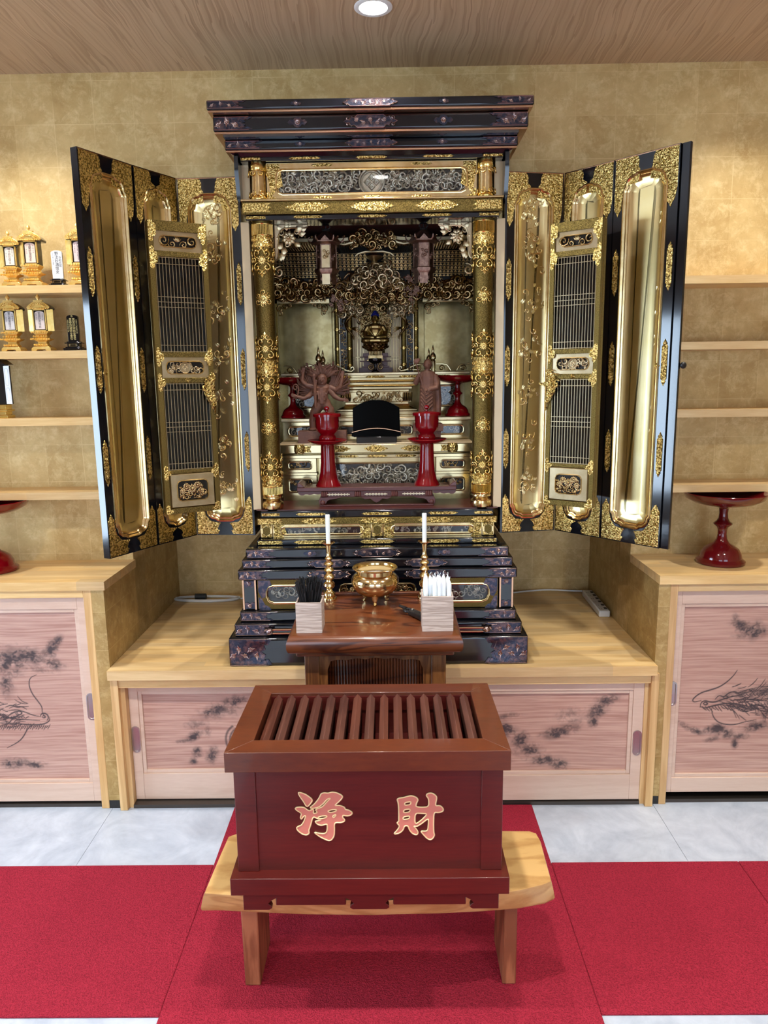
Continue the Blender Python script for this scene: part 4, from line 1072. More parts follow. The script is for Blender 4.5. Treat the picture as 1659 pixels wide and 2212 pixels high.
for s_ in (-1, 1):
    for xc, r in ((.146, .0095), (.1, .0095)):
        c = part('slender_column', ab().lathe([(r*1.3, 1.47), (r*1.3, 1.485), (r, 1.488), (r, 1.74), (r*1.3, 1.744)], (s_*xc, 2.80 if xc > .12 else 2.775, 0), 14), M['nashiji'], altar)
        o = ab(); o.T = cylmap(s_*xc, 2.80 if xc > .12 else 2.775, r+.0004)
        for z in (1.50, 1.56, 1.63, 1.70):
            flower(o, 0, z, .007, 8, .2)
            for q in (-1, 1): scroll(o, q*.009, z, .005, 0, 1, q, .15, 8)
        part('column_lace', o, M['goldfit_fine'], c)
    p = part('carved_strip', ab().box(s_*.123-.013, s_*.123+.013, 2.792, 2.80, 1.47, 1.74), M['darkground'], altar)
    for e in (-.0145, .0125): part('silver_edge', ab().box(s_*.123+e, s_*.123+e+.002, 2.786, 2.80, 1.47, 1.74), M['palegold'], p)
    o = ab(); o.T = plane(s_*.123, 2.791, 0); carve(o, -.008, .008, 1.485, 1.735, .0115, 100+s_, None, 1.0, .6, .16, (.8,.05,.15)); part('vine_relief', o, M['oldgold'], p)
    # inner lattice doors of the little shrine
    o = ab()
    for k in range(4): o.box(s_*(.052+.011*k)-.001, s_*(.052+.011*k)+.001, 2.865, 2.867, 1.475, 1.70)
    for z in (1.52, 1.53, 1.60, 1.605, 1.61): o.box(min(s_*.045, s_*.092), max(s_*.045, s_*.092), 2.866, 2.868, z, z+.0012)
    part('inner_lattice', o, M['stepgold'], altar)
    part('inner_pale_door', ab().box(min(s_*.03, s_*.092), max(s_*.03, s_*.092), 2.868, 2.874, 1.47, 1.71), M['pale'], altar)
# ---- carved canopy: dragons, clouds, brackets ----
def openwork(name, u0, u1, v0, v1, y, size, seed, mat, ins=None, dens=1.15, jn=.02, mix=(.8,.08,.12), lift=.8, th=.25, ground=None):
    o = ab(); o.T = plane(0, y, 0); carve(o, u0, u1, v0, v1, size, seed, ins, dens, lift, th, mix, jn)
    o.T = plane(0, y+.012, 0); carve(o, u0, u1, v0, v1, size*.5, seed+500, ins, 1.2, .8, .24, (.55,.1,.35), .01, 4, 9)
    return part(name, o, M[mat], altar, kind=None)
for s_ in (-1, 1):
    a, c = sorted((s_*.365, s_*.13))
    part('transom_ground', ab().box(a, c, 2.80, 2.81, 1.735, 1.93), M['darkground'], altar)  # near-black ground: dimness of the interior painted into the colour
    openwork('cloud_transom', a, c, 1.742, 1.800, 2.770, .021, 110+s_, 'oldgold')
    # stacked bracket rows above
    o = ab()
    for r in range(7):
        z = 1.812+.012*r; y = 2.775-.006*r
        for k in range(17):
            x = s_*(.140+.0135*k)
            o.box(x-.0050, x+.0050, y, y+.012, z, z+.0045)
            o.box(x-.0022, x+.0022, y-.004, y+.008, z+.0045, z+.008)
        o.box(min(s_*.132, s_*.362), max(s_*.132, s_*.362), y+.001, y+.006, z+.0085, z+.0105)
    part('bracket_rows', o, M['oldgold'], altar, smooth=10)
    # rafters and sloping roof of the inner shrine
    o = ab()
    for k in range(30): x = s_*(.065+.0088*k); o.box(x-.0022, x+.0022, 2.60, 2.77, 1.898, 1.903)
    part('rafters', o, M['oldgold'], altar, smooth=10)
    o = ab(); o.loops([[(s_*(.055+.030*i), 2.60, 1.915+.010*math.exp(-i*.9)+.006*(i/10)**2) for i in range(11)], [(s_*(.055+.030*i), 2.60, 1.905+.010*math.exp(-i*.9)+.006*(i/10)**2) for i in range(11)], [(s_*(.055+.030*i), 2.70, 1.905) for i in range(11)]], close=False)
    part('roof_edge', o, M['palegold'], altar)
    o = ab(); o.T = plane(0, 2.60, 0)
    for k in range(12): flower(o, s_*(.10+.022*k), 1.9225, .004, 6, .4)
    part('roof_studs', o, M['stepgold'], altar)
# central gable carving, lantern jewel and flames
openwork('gable_carving', -.085, .075, 1.885, 1.930, 2.592, .019, 120, 'oldgold', lambda u, v: abs(u+.003) < .09-(v-1.885)*.6)
o = ab()
for s_ in (-1, 1):
    o.tube([(s_*.012-.002, 2.59, 1.925), (s_*.045, 2.588, 1.918), (s_*.075, 2.59, 1.900), (s_*.100, 2.59, 1.894), (s_*.135, 2.59, 1.900)], [.003,.0055,.005,.004,.002], 6)
    o.tube([(0, 2.60, 1.872), (s_*.03, 2.60, 1.872), (s_*.055, 2.60, 1.866), (s_*.065, 2.60, 1.858)], [.003,.0035,.003,.0015], 6)
part('gable_bargeboard', o, M['palegold'], altar)
part('canopy_ground', ab().box(-.13, .125, 2.78, 2.79, 1.735, 1.93), M['darkground'], altar)
for r in range(5):
    o = ab(); z = 1.826+.011*r
    for s_ in (-1, 1):
        for k in range(7):
            x = s_*(.035+.0145*k); o.box(x-.005, x+.005, 2.700-.005*r, 2.712-.005*r, z, z+.0045); o.box(x-.002, x+.002, 2.694-.005*r, 2.708-.005*r, z+.0045, z+.0075)
        o.box(min(s_*.03, s_*.13), max(s_*.03, s_*.13), 2.703-.005*r, 2.708-.005*r, z+.008, z+.010)
    part('bracket_row', o, M['oldgold'], altar, smooth=10)
o = ab(); o.lathe([(.020,1.832),(.026,1.836),(.020,1.842),(.012,1.846),(.010,1.852),(.024,1.860),(.030,1.866),(.020,1.872),(.010,1.878),(.005,1.886),(.006,1.890),(0,1.896)], (-.002, 2.665, 0), 18)
part('jewel_lantern', o, M['palegold'], altar)
def dome(u, v): return (u+.002)**2/.0125+(v-1.735)**2/.0115 < 1 and v > 1.70
openwork('cloud_canopy', -.115, .11, 1.765, 1.845, 2.665, .024, 131, 'palegold', dome, 1.25, .03, (.95,0,.05), .9, .19)
openwork('cloud_canopy', -.135, .13, 1.715, 1.775, 2.675, .020, 133, 'oldgold', None, 1.2, .03, (.9,0,.1), .9, .18)
for s_ in (-1, 1):     # dragons winding down the inner columns
    o = ab(); P = []; W = []
    for i in range(46):
        t = i/45; z = 1.745-.155*t; a = t*9.5
        P.append((s_*(.098+.020*cos(a)+.008*sin(t*7)), 2.755+.020*sin(a)-.012, z)); W.append(.0075*(1-t)**.5+.0012)
    o.tube(P, W, 7)
    for i in range(2, 44, 1):
        p = Vector(P[i]); o.ball((p.x, p.y-W[i]*.9, p.z), (.0022, .003, .0026), 5, 3)
    # head, horns, whiskers, claws
    h = (s_*.082, 2.725, 1.712); o.ball(h, (.015, .014, .010), 10, 7); o.ball((h[0]-s_*.014, h[1]-.006, h[2]-.003), (.010, .009, .006), 8, 5)
    for q in (-1, 1): o.tube([(h[0]+s_*.004, h[1]+q*.004, h[2]+.006), (h[0]+s_*.016, h[1]+q*.006, h[2]+.016), (h[0]+s_*.028, h[1]+q*.006, h[2]+.018)], [.002, .0017, .0006], 5)
    for q in range(4): o.tube([(h[0]+s_*.006, h[1], h[2]-.004), (h[0]+s_*(.018+.003*q), h[1]-.004, h[2]-.010+.007*q), (h[0]+s_*(.034+.002*q), h[1], h[2]-.014+.012*q)], [.003, .0022, .0006], 4)
    for zz in (1.675, 1.630):
        for q in (-1, 0, 1): o.tube([(s_*.088, 2.735, zz), (s_*.072, 2.722, zz-.004+q*.006), (s_*.060, 2.722, zz-.010+q*.008)], [.0035, .0025, .0006], 5)
    part('dragon_carving', o, M['oldgold'], altar)
    openwork('cloud_tufts', *sorted((s_*.052, s_*.132)), 1.676, 1.735, 2.712, .017, 140+s_, 'palegold', None, .95, .02, (1,0,0), .8, .2)
# corner brackets with peonies at the top of the opening
for s_ in (-1, 1):
    o = ab(); X = lambda v: s_*v; y = 2.415
    b_ = .303
    prof = [(X(.309), 1.926), (X(.204), 1.926), (X(.204), 1.919), (X(.214), 1.915), (X(.228), 1.9165), (X(.275), 1.9165), (X(.289), 1.909), (X(.296), 1.893), (X(.297), 1.85), (X(.299), 1.832), (X(.3025), 1.822), (X(.309), 1.818)]
    o.prism(prof if s_ < 0 else prof[::-1], y, y+.012)
    br = part('corner_bracket', o, M['pale'], altar, bevel=.0015)
    o = ab(); P = [(a, y-.001, z) for a, z in prof[2:]]; o.tube(P, .0022, 5); part('bracket_edge', o, M['palegold'], br)
    o = ab(); o.T = plane(0, y+.004, 0)
    flower(o, X(.264), 1.886, .024, 9, .5, .35, .3); flower(o, X(.264), 1.886, .014, 7, 1.2, .35, .3)
    for (u, v, a, r) in ((.285,1.905,2.2,.020),(.270,1.908,1.6,.018),(.245,1.905,.6,.024),(.236,1.898,.1,.020),(.284,1.874,-2.2,.022),(.277,1.862,-1.8,.022),(.288,1.848,-1.4,.022),(.248,1.874,-.6,.018),(.290,1.885,3.0,.014),(.230,1.908,.3,.018),(.292,1.838,-1.5,.016),(.262,1.912,1.3,.014)):
        leaf(o, X(u), v, r*1.35, a if s_ < 0 else PI-a, .40, .35)
    for (u, v) in ((.288,.902),(.270,.868),(.240,.905)): scroll(o, X(u), v+1, .009, 1, 1.2, s_, .2)
    part('peony_carving', o, M['palegold'], br)
# curled metal brackets half way up each jamb
    o = ab(); o.T = plane(0, 2.43, 0); scroll(o, X(.300), 1.786, .016, 1.5, 1.4, -s_, .16, 14, 6); part('curl_bracket', o, M['palegold'], altar)

# ---- hanging lanterns ----
def lantern(x, lab, frontcol):
    y = 2.47; t = thing('hanging_lantern', lab, 'lantern', (AX+x, y, 1.77), 'hanging copper lanterns')
    c = (AX+x, y); n = 6
    def hx(r, z, ph=0): return [(c[0]+r*cos(PI/3*k+ph), c[1]+r*sin(PI/3*k+ph), z) for k in range(6)]
    b = MB(); b.loops([hx(.031, 1.800), hx(.031, 1.872)], cap0=True, cap1=True); body_ = part('lantern_body', b, M['bronzewood'], t)
    # front windows
    for k in range(6):
        a0 = PI/3*k; a1 = a0+PI/3; am = a0+PI/6
        if sin(am) > .2: continue
        P0 = Vector((c[0]+.0318*cos(a0), c[1]+.0318*sin(a0), 0)); P1 = Vector((c[0]+.0318*cos(a1), c[1]+.0318*sin(a1), 0)); nn = Vector((cos(am), sin(am), 0))
        d = P1-P0
        def pl(p, P0=P0, d=d, nn=nn): 
            q = P0+d*(p[0]/.031)+nn*(p[2]-.0005); return (q.x, q.y, p[1])
        b = MB(); b.T = pl; plate(b, [(.003,1.803),(.028,1.803),(.028,1.816),(.003,1.816)], h=.001); plate(b, [(.003,1.820),(.028,1.820),(.028,1.856),(.003,1.856)], h=.0012)
        carve(b, .008, .024, 1.826, 1.852, .008, k, None, 1, .4, .18); plate(b, [(.003,1.859),(.028,1.859),(.028,1.869),(.003,1.869)], h=.001)
        for u in (.009, .0155, .022): plate(b, [(u-.002,1.862),(u+.002,1.862),(u+.001,1.866),(u-.001,1.866)], h=.0016)
        part('lantern_window', b, M[frontcol] if k == 4 else M['bronzewood'], body_)
    for k in range(6): b = MB(); p = hx(.0315, 0)[k]; b.tube([(p[0], p[1], 1.798), (p[0], p[1], 1.874)], .0018, 5); part('lantern_post', b, M['bronzewood'], body_)
    b = MB(); rows = [hx(.036, 1.872), hx(.050, 1.878), hx(.050, 1.881), hx(.022, 1.905), hx(.010, 1.914)]; b.loops(rows, cap0=True, cap1=True); rf = part('lantern_roof', b, M['bronzewood'], t)
    b = MB()
    for p in hx(.049, 1.882):
        d = Vector((p[0]-c[0], p[1]-c[1], 0)).normalized(); q = Vector(p)
        b.tube([q, q+d*.006+Vector((0,0,.004)), q+d*.008+Vector((0,0,.012)), q+d*.003+Vector((0,0,.016))], [.0035,.003,.0022,.001], 5)
    for k in range(6):
        a = PI/3*k+PI/6; p = Vector((c[0]+.042*cos(a), c[1]+.042*sin(a), 1.880)); w_ = Vector((-sin(a), cos(a), 0))*.016
        i = [b.v(p-w_), b.v(p+w_), b.v(p+Vector((0,0,.017)))]; b.f(*i)
    part('roof_crest', b, M['bronzewood'], rf)
    b = MB(); b.loops([hx(.024, 1.772), hx(.030, 1.778), hx(.040, 1.790), hx(.040, 1.798), hx(.034, 1.800)], cap0=True, cap1=True); part('lantern_base', b, M['bronzewood'], t, bevel=.002)
    b = MB(); 
    for p in hx(.026, 1.772): b.tube([p, (p[0]*1.0+(p[0]-c[0])*.2, p[1], 1.764), (p[0], p[1], 1.760)], [.003,.0028,.0015], 5)
    b.tube([(c[0]-.004, y, 1.772), (c[0], y, 1.758)], .006, 6); part('lantern_foot', b, M['bronzewood'], t)
    b = MB(); b.ball((c[0], c[1], 1.918), (.012, .012, .005), 10, 6); b.tube([(c[0], c[1], 1.92), (c[0], c[1], 1.951)], .0016, 6)
    for s_ in (-1, 1): b.tube([(c[0]+s_*.004, y, 1.918), (c[0]+s_*.014, y, 1.926), (c[0]+s_*.009, y, 1.936), (c[0]+s_*.002, y, 1.940)], .0014, 5)
    for k in range(4): b.tube([(c[0]+.003*cos(a), y+(.0025 if k % 2 else 0), 1.940+.005*k+.004*sin(a)) for a in [PI*q/4 for q in range(9)]], .0009, 4)
    part('hanging_hook', b, M['blackmat'], t)
lantern(-.152, 'copper hexagonal lantern hanging at the left in the altar, pale gold front window', 'palegold')
lantern(.160, 'copper hexagonal lantern hanging at the right in the altar, grey patterned windows', 'bronzewood')

# tassel chains hanging in front of the inner shrine
def tassels(x, lab):
    y = 2.655; t = thing('hanging_ornament', lab, 'ornament', (AX+x, y, 1.70), 'gilt openwork pendants')
    b = ab(); b.T = plane(0, y, 0)
    rnd = random.Random(int(x*1000))
    for k in range(16):
        u = x+rnd.uniform(-.028, .028); v = rnd.uniform(1.69, 1.80); flower(b, u, v, .0085, 6, .5); scroll(b, u+.006, v-.006, .006, k, 1, 1, .2, 8)
    part('pendant_flowers', b, M['bronzewood'], t)
    for dx in (-.020, -.006, .008, .022):
        b = ab(); P = [(x+dx, y+.004, 1.80-.012*q+.0) for q in range(11)]; b.tube(P, .0009, 4)
        for q in range(8): b.ball((x+dx, y+.004, 1.795-.013*q), .0022, 6, 4)
        b.lathe([(.0045, 0), (.0035, .006), (.001, .011)], (x+dx, y+.004, 1.668+.012*abs(dx)*40), 6)
        part('pendant_chain', b, M['stepgold'], t)
tassels(-.128, 'gilt flower pendant hanging left of the little shrine'); tassels(.122, 'gilt flower pendant hanging right of the little shrine')

# ================= ALTAR DOORS =================
def leaf_door(p0, p1, z0, z1, kind, side):
    """three-fold outer doors: black lacquer leaf, gilt dished panel, chased fittings.  p0 is the edge nearer the altar"""
    # local x runs left to right as the viewer sees the front
    L_, R_ = (p1, p0) if side < 0 else (p0, p1)
    w_ = math.hypot(R_[0]-L_[0], R_[1]-L_[1])-.0025; ang = math.atan2(R_[1]-L_[1], R_[0]-L_[0]); H = z1-z0
    base = Vector((L_[0], L_[1], z0)) - altar.location
    f = MB(); rx, rz, r = .030, .046, .042
    P = framed(f, 0, w_, 0, H, rx, rz, r, 0.0); rim_box(f, 0, w_, 0, .024, 0, H)
    d = part('door_leaf', f, M['black'], altar, False, loc=base, rz=ang)
    m = MB(); Q = steps(m, P, [(0, 0), (.0008, -.0030), (.004, -.0042), (.008, -.001), (.010, .0015), (.013, .0005), (.016, .003), (.0185, .0065)])
    part('gilt_moulding', m, M['gold'], d, False)
    # dished panel
    g = MB(); rows = [[(x, y, z) for x, z in inset(Q, dd)] for dd, y in ((0, .0065), (.006, .0090), (.014, .0105), (.024, .0110))]
    g.loops(rows, cap1=True); part('gilt_panel', g, M['goldpanel'], d, False, smooth=60)
    for sx, cx in ((1, 0), (-1, w_)):
        for sz, cz in ((1, 0), (-1, H)):
            b = MB(); b.T = local(-.0002); a = w_*.36
            Pp = [(cx+sx*.0035, cz+sz*.0035), (cx+sx*a, cz+sz*.0035), (cx+sx*(a+.006), cz+sz*.016), (cx+sx*(a-.001), cz+sz*.02), (cx+sx*(a+.004), cz+sz*.032), (cx+sx*(rx+r*1.25), cz+sz*(rz-.004)), (cx+sx*(rx+r*.5), cz+sz*(rz+.001)), (cx+sx*(rx+.004), cz+sz*(rz+r*.5)), (cx+sx*(rx-.002), cz+sz*(rz+r)), (cx+sx*(rx-.003), cz+sz*.112), (cx+sx*rx*.72, cz+sz*.119), (cx+sx*rx*.5, cz+sz*.132), (cx+sx*rx*.32, cz+sz*.119), (cx+sx*.0035, cz+sz*.112)]
            plate(b, Pp if sx*sz > 0 else Pp[::-1], h=.0012); part('corner_fitting', b, M['goldfit'], d, False)
    for u in ((.0145, w_-.0145) if kind != 'mid' else ((.0145,) if side > 0 else (w_-.0145,))):
        for q in (.30, .535, .77):
            z = H*(1-q)+.02; b = MB(); b.T = local(-.0002); plate(b, cart(.135, .0175), u, z, .0022, PI/2)
            b.T = local(-.0024)
            for k in range(-3, 4): flower(b, u, z+k*.013, .0052, 8, .35)
            for s2 in (-1, 1): leaf(b, u, z+s2*.048, .014, s2*PI/2, .4, .2)
            part('hinge_fitting', b, M['goldfit'], d, False)
    b = MB(); b.box(.001, w_-.001, -.0012, .0, H-.0035, H-.0015); part('copper_line', b, M['copper'], d, False)
    return d, w_, H
ZT, ZB = 2.0705, .938
def T2(x): return x
LD = [(-.4545, 2.418), (-.656, 2.427), (-.7405, 2.277), (-.829, 2.098)]
RD = [(.3625, 2.405), (.5515, 2.440), (.6685, 2.307), (.8015, 2.152)]
for side, D in ((-1, LD), (1, RD)):
    for k, kind in enumerate(('hinge', 'mid', 'outer')):
        d, w_, H = leaf_door(D[k], D[k+1], ZB, ZT, kind, side)
        if kind == 'hinge':      # low embossed lotus pond on the panel nearest the altar
            b = MB(); b.T = local(.0108); rnd = random.Random(5+side); e = w_*.5
            for (v, n) in ((.90, 22), (.80, 20), (.66, 18), (.52, 16), (.40, 16), (.26, 16), (.14, 20)):
                for k2 in range(n):
                    u = e+rnd.gauss(0, .020); z = H*v+rnd.gauss(0, .024)
                    if rnd.random() < .45: scroll(b, u, z, rnd.uniform(.007, .013), rnd.uniform(0, 6), 1, rnd.choice((-1, 1)), .15, 9, 4, .2)
                    else:
                        a = rnd.uniform(.3, 2.6)
                        for dd in (-.5, 0, .5): leaf(b, u, z, rnd.uniform(.012, .020), a+dd, .25, .2)
            for k2 in range(7): u = e-side*.01+(k2-3)*.0055; b.tube([b.T((u, H*.33, 0)), b.T((u, H*.62, 0))] if False else [(u, .0095, H*.34), (u+.002, .0095, H*.48), (u, .0095, H*.60)], .0007, 4) if False else None
            part('embossed_relief', b, M['goldpanel'], d, False)
        if kind == 'outer':
            b = MB(); b.T = local(.008 if False else .0)
            u = .037 if side < 0 else w_-.037; b.T = None; b.ball((u, .004, H*.475), (.0085, .005, .0145), 12, 8)
            b.T = local(.000); flower(b, u, H*.475, .010, 8, .3); part('door_boss', b, M['goldfit'], d, False)
            if side > 0:
                # overlapping astragal behind the free edge
                b = MB(); b.box(w_+.001, w_+.026, .006, .016, 0, H); part('meeting_stile', b, M['black'], d, False, bevel=.001)
                b = MB(); b.ball((w_+.032, .022, H*.475), (.008, .012, .010), 10, 7); part('door_knob', b, M['blackmat'], d, False)
            b = MB(); n = 40
            for k2 in range(n):
                z = H*.10+(H*.8)*k2/n; uu = (w_-.050) if side > 0 else .050
                leaf_u = uu+.002*sin(k2*1.7)
                b.T = local(.0105); leaf(b, leaf_u, z, .016, PI/2+.3*sin(k2*2.1), .25, .06)
            part('embossed_border', b, M['goldpanel'], d, False)

def lattice_door(p0, p1, side):
    """inner gilt lattice door standing folded in front of the outer leaves"""
    L_, R_ = (p1, p0) if side < 0 else (p0, p1)
    w_ = math.hypot(R_[0]-L_[0], R_[1]-L_[1]); ang = math.atan2(R_[1]-L_[1], R_[0]-L_[0]); z0, z1 = (1.0495, 1.9045) if side < 0 else (1.0555, 1.8905); H = z1-z0
    base = Vector((L_[0], L_[1], z0)) - altar.location
    st = w_*.095; t = .016
    Z = lambda q: H*(1-q)
    bands = [(.0, .033), (.097, .116), (.432, .450), (.520, .538), (.843, .856), (.98, 1.0)]
    f = MB(); f.box(0, st, 0, t, 0, H); f.box(w_-st, w_, 0, t, 0, H)
    for a, c in bands: f.box(st, w_-st, .0005, t, Z(c), Z(a))
    d = part('lattice_door', f, M['nashiji'], altar, False, loc=base, rz=ang, bevel=.0012)
    # folded twin leaf behind
    b = MB(); b.box(.002, w_-.002, .022, .040, 0.0, H); part('folded_leaf', b, M['nashiji'], d, False, bevel=.001)
    b = MB(); b.box(.004, w_-.004, .0165, .0215, .004, H-.004); part('dark_backing', b, M['black'], d, False)
    for a, c in ((.116, .432), (.538, .843)):
        za, zc = Z(c), Z(a); b = MB()
        for k in range(15):
            x = st+.002+(w_-2*st-.004)*k/14; b.box(x-.0007, x+.0007, .003, .0055, za, zc)
        part('lattice_bars', b, M['palegold'], d, False)
        b = MB(); hs = [za+.002, za+.020, zc-.020, zc-.002] + [za+(zc-za)*(.53 if a < .3 else .50)+q*.0145 for q in (-1, 0, 1)]
        for z in hs: b.box(st, w_-st, .0022, .0036, z-.0007, z+.0007)
        part('lattice_rails', b, M['palegold'], d, False)
    def panel(a, c, kind):
        za, zc = Z(c), Z(a); b = MB(); x0, x1 = st, w_-st
        if kind == 'low':
            rows = [[(x0, .004, za), (x1, .004, za), (x1, .004, zc), (x0, .004, zc)], [(x0+.004, -.002, za+.004), (x1-.004, -.002, za+.004), (x1-.004, -.002, zc-.004), (x0+.004, -.002, zc-.004)]]
            b.loops(rows); P = framed(b, x0+.004, x1-.004, za+.004, zc-.004, .016, .016, .012, -.002); y = -.002
        else:
            P = framed(b, x0, x1, za, zc, .014 if kind == 'top' else .012, .010, .012, .004); y = .004
        po = part('carved_panel', b, M['palegold'], d, False)
        m = MB(); Q = steps(m, P, [(0, y), (.001, y-.002), (.003, y-.002), (.0045, y+.006)]); part('panel_moulding', m, M['gold'], po, False)
        g = MB(); g.f(*[g.v((x, y+.006, z)) for x, z in Q]); part('panel_ground', g, M['darkground'], po, False)
        o = MB(); o.T = local(y+.006); xs = [q[0] for q in Q]; zs = [q[1] for q in Q]; X0, X1, Z0_, Z1_ = min(xs), max(xs), min(zs), max(zs); cu, cv_ = (X0+X1)/2, (Z0_+Z1_)/2
        if kind == 'top':
            for s2 in (-1, 1):
                scroll(o, cu+s2*.040, cv_+.002, .014, 0, 1.4, s2, .15, 14, 5, .45, 1.2); scroll(o, cu+s2*.017, cv_-.007, .010, PI, 1.3, -s2, .17, 12, 5, .45)
                o.tube([o.T((cu, cv_-.002, .003)), o.T((cu+s2*.015, cv_+.004, .005)), o.T((cu+s2*.028, cv_-.004, .005)), o.T((cu+s2*.045, cv_-.010, .003))] if False else [(cu, .003+y, cv_), (cu+s2*.015, y+.002, cv_+.005), (cu+s2*.030, y+.002, cv_-.008), (cu+s2*.045, y+.003, cv_-.009)], [.0025,.003,.003,.001], 5) if False else None
            for a_ in (-.9, -.45, 0, .45, .9): leaf(o, cu, cv_, .015, PI/2+a_, .2, .35)
        elif kind == 'mid':
            crest(o, cu, cv_, (Z1_-Z0_)*.5)
            carve(o, X0+.006, X1-.006, Z0_+.004, Z1_-.004, .011, 7+side, lambda u, v: math.hypot(u-cu, v-cv_) > (Z1_-Z0_)*.53, 1.3, .6, .2, (.5,.2,.3))
        else:
            carve(o, X0+.006, X1-.006, Z0_+.006, Z0_+.020, .010, 17+side, None, 1.2, .5, .18, (1,0,0))
            for (du, dv, r) in ((-.018, .012, .012), (0, .004, .016), (.016, .015, .013), (.026, -.002, .011), (-.030, -.001, .011)): flower(o, cu+du, cv_+dv, r, 11, .4, .28, .2)
            for k in range(14): leaf(o, cu+(-.042+.0065*k), cv_-.006+.018*((k*7) % 3-1)*.6, .014, k*1.3, .35, .4)
        part('openwork', o, M['oldgold'] if kind != 'mid' else M['palegold'], po, False)
    panel(.033, .097, 'top'); panel(.450, .520, 'mid'); panel(.856, .98, 'low')
    # small chased corner and joint mounts
    for q in (.016, .107, .441, .529, .85, .99):
        for s2 in (-1, 1):
            u = st*.5 if s2 < 0 else w_-st*.5; b = MB(); b.T = local(-.0002)
            L = .016; dirs = -s2
            P = [(u-dirs*st*.4, Z(q)-.0055), (u+dirs*L*.75, Z(q)-.0055), (u+dirs*L, Z(q)), (u+dirs*L*.75, Z(q)+.0055), (u-dirs*st*.4, Z(q)+.0055)]
            plate(b, P if dirs > 0 else P[::-1], h=.0012)
            hgt = .016; P = [(u-st*.38, Z(q)-hgt), (u, Z(q)-hgt-.006), (u+st*.38, Z(q)-hgt), (u+st*.38, Z(q)+hgt), (u, Z(q)+hgt+.006), (u-st*.38, Z(q)+hgt)]
            P = [(x, min(max(z, .001), H-.001)) for x, z in P]; plate(b, P, h=.0011)
            for dz in (-hgt, hgt): b.ball((u, min(max(Z(q)+dz, .004), H-.004), .0012), .0012, 6, 4)
            part('gilt_mount', b, M['goldfit'], d, False)
    # latch plate on the edge nearest the altar
    u = w_ if side < 0 else 0; b = MB(); b.T = local(-.0018); zc = Z(.555); s2 = -side
    s_in = 1 if side > 0 else -1
    for (du, dv, r) in ((.010, .030, .012), (.022, .018, .013), (.030, .000, .013), (.022, -.018, .012), (.012, -.034, .010), (.006, -.050, .008)):
        scroll(b, u+s_in*du, zc+dv, r, 1, 1.2, s_in, .2, 10, 5, .25); flower(b, u+s_in*du*.6, zc+dv*.8, .009, 7, .3)
    plate(b, [(u, zc+.045), (u+s_in*.012, zc+.040), (u+s_in*.026, zc+.022), (u+s_in*.032, zc), (u+s_in*.024, zc-.022), (u+s_in*.010, zc-.045), (u, zc-.075)][::-s_in], h=.0015)
    part('latch_plate', b, M['goldfit'], d, False)
    if side > 0:
        b = MB(); b.box(-.024, .022, -.006, -.002, zc-.004, zc+.004); b.box(-.006, .010, -.009, -.002, zc-.007, zc+.007); part('latch_bolt', b, M['goldfit'], d, False, bevel=.0008)
    b = MB(); b.T = local(0); flower(b, w_*.52, Z(.5285), .008, 6, .5); part('centre_stud', b, M['goldfit'], d, False)
    for q in (.15, .5, .8):
        b = MB(); uu = w_ if side < 0 else 0; b.tube([(uu, .020, Z(q)-.02), (uu, .020, Z(q)+.02)], .003, 8); part('hinge_barrel', b, M['goldfit'], d, False)
lattice_door((-.5361, 2.280), (-.685, 2.197), -1)
lattice_door((.4786, 2.280), (.606, 2.188), 1)

# ================= RED LACQUER, STATUES AND OTHER THINGS IN THE ALTAR =================
def ring_prof(prof, k=1.0): return [(r*k, z*k) for r, z in prof]
DISH = [(0,0),(.046,0),(.0755,.002),(.0765,.010),(.070,.016),(.0655,.020),(.063,.034),(.054,.050),(.040,.060),(.026,.068),(.017,.082),(.014,.098),(.015,.114),(.018,.122),(.028,.130),(.0295,.133),(.028,.136),(.020,.142),(.015,.152),(.0135,.168),(.015,.184),(.022,.190),(.060,.196),(.095,.204),(.120,.218),(.1295,.236),(.1285,.238),(.112,.226),(.08,.213),(.04,.208),(0,.207)]
def dish_stand(lab, x, y, z, k, mat, group, sx=1):
    t = thing('dish_stand', lab, 'lacquer stand', (x, y, z), group)
    part('foot_and_stem', MB().lathe(ring_prof(DISH[:22], k), (x, y, z), 40), M[mat], t)
    part('dish', MB().lathe(ring_prof(DISH[20:], k), (x, y, z), 56), M[mat], t); return t
dish_stand('maroon lacquer footed dish on the right-hand countertop', 1.092, 2.385, .8326, 1.0, 'maroon', 'large footed dishes')
dish_stand('red lacquer footed dish on the left-hand countertop, cut by the picture edge', -1.335, 2.385, .8326, 1.0, 'red', 'large footed dishes')
dish_stand('small red footed dish in the left back corner inside the altar', AX-.300, 2.655, 1.315, .60, 'red', 'footed dishes inside the altar')
dish_stand('small red footed dish in the right back corner inside the altar', AX+.288, 2.655, 1.315, .60, 'red', 'footed dishes inside the altar')
# low offering table
TY0, TY1 = 2.415, 2.505
t = thing('offering_table', 'low dark red carved offering table inside the altar holding two lidded cups', 'table', (AX, 2.46, 1.031))
tt = part('tabletop', ab().box(-.266, .264, TY0, TY1, 1.083, 1.0965), M['darkwood'], t, bevel=.002)
for s_ in (-1, 1):
    o = ab(); L = [(s_*.264, 1.0965), (s_*.240, 1.0965), (s_*.247, 1.105), (s_*.258, 1.112), (s_*.264, 1.110)]; o.prism(L, TY0, TY1); part('upturned_end', o, M['darkwood'], tt, bevel=.0015)
    o = ab(); n = 10; up = [(s_*(.262-.075*i/n), 1.083) for i in range(n+1)]; dn = [(s_*(.262-.075*i/n), 1.0745-.006*abs(sin(i*.9))*(1-i/14)) for i in range(n+1)]
    o.prism(up+dn[::-1], TY0+.006, TY0+.014); part('scalloped_apron', o, M['darkwood'], t)
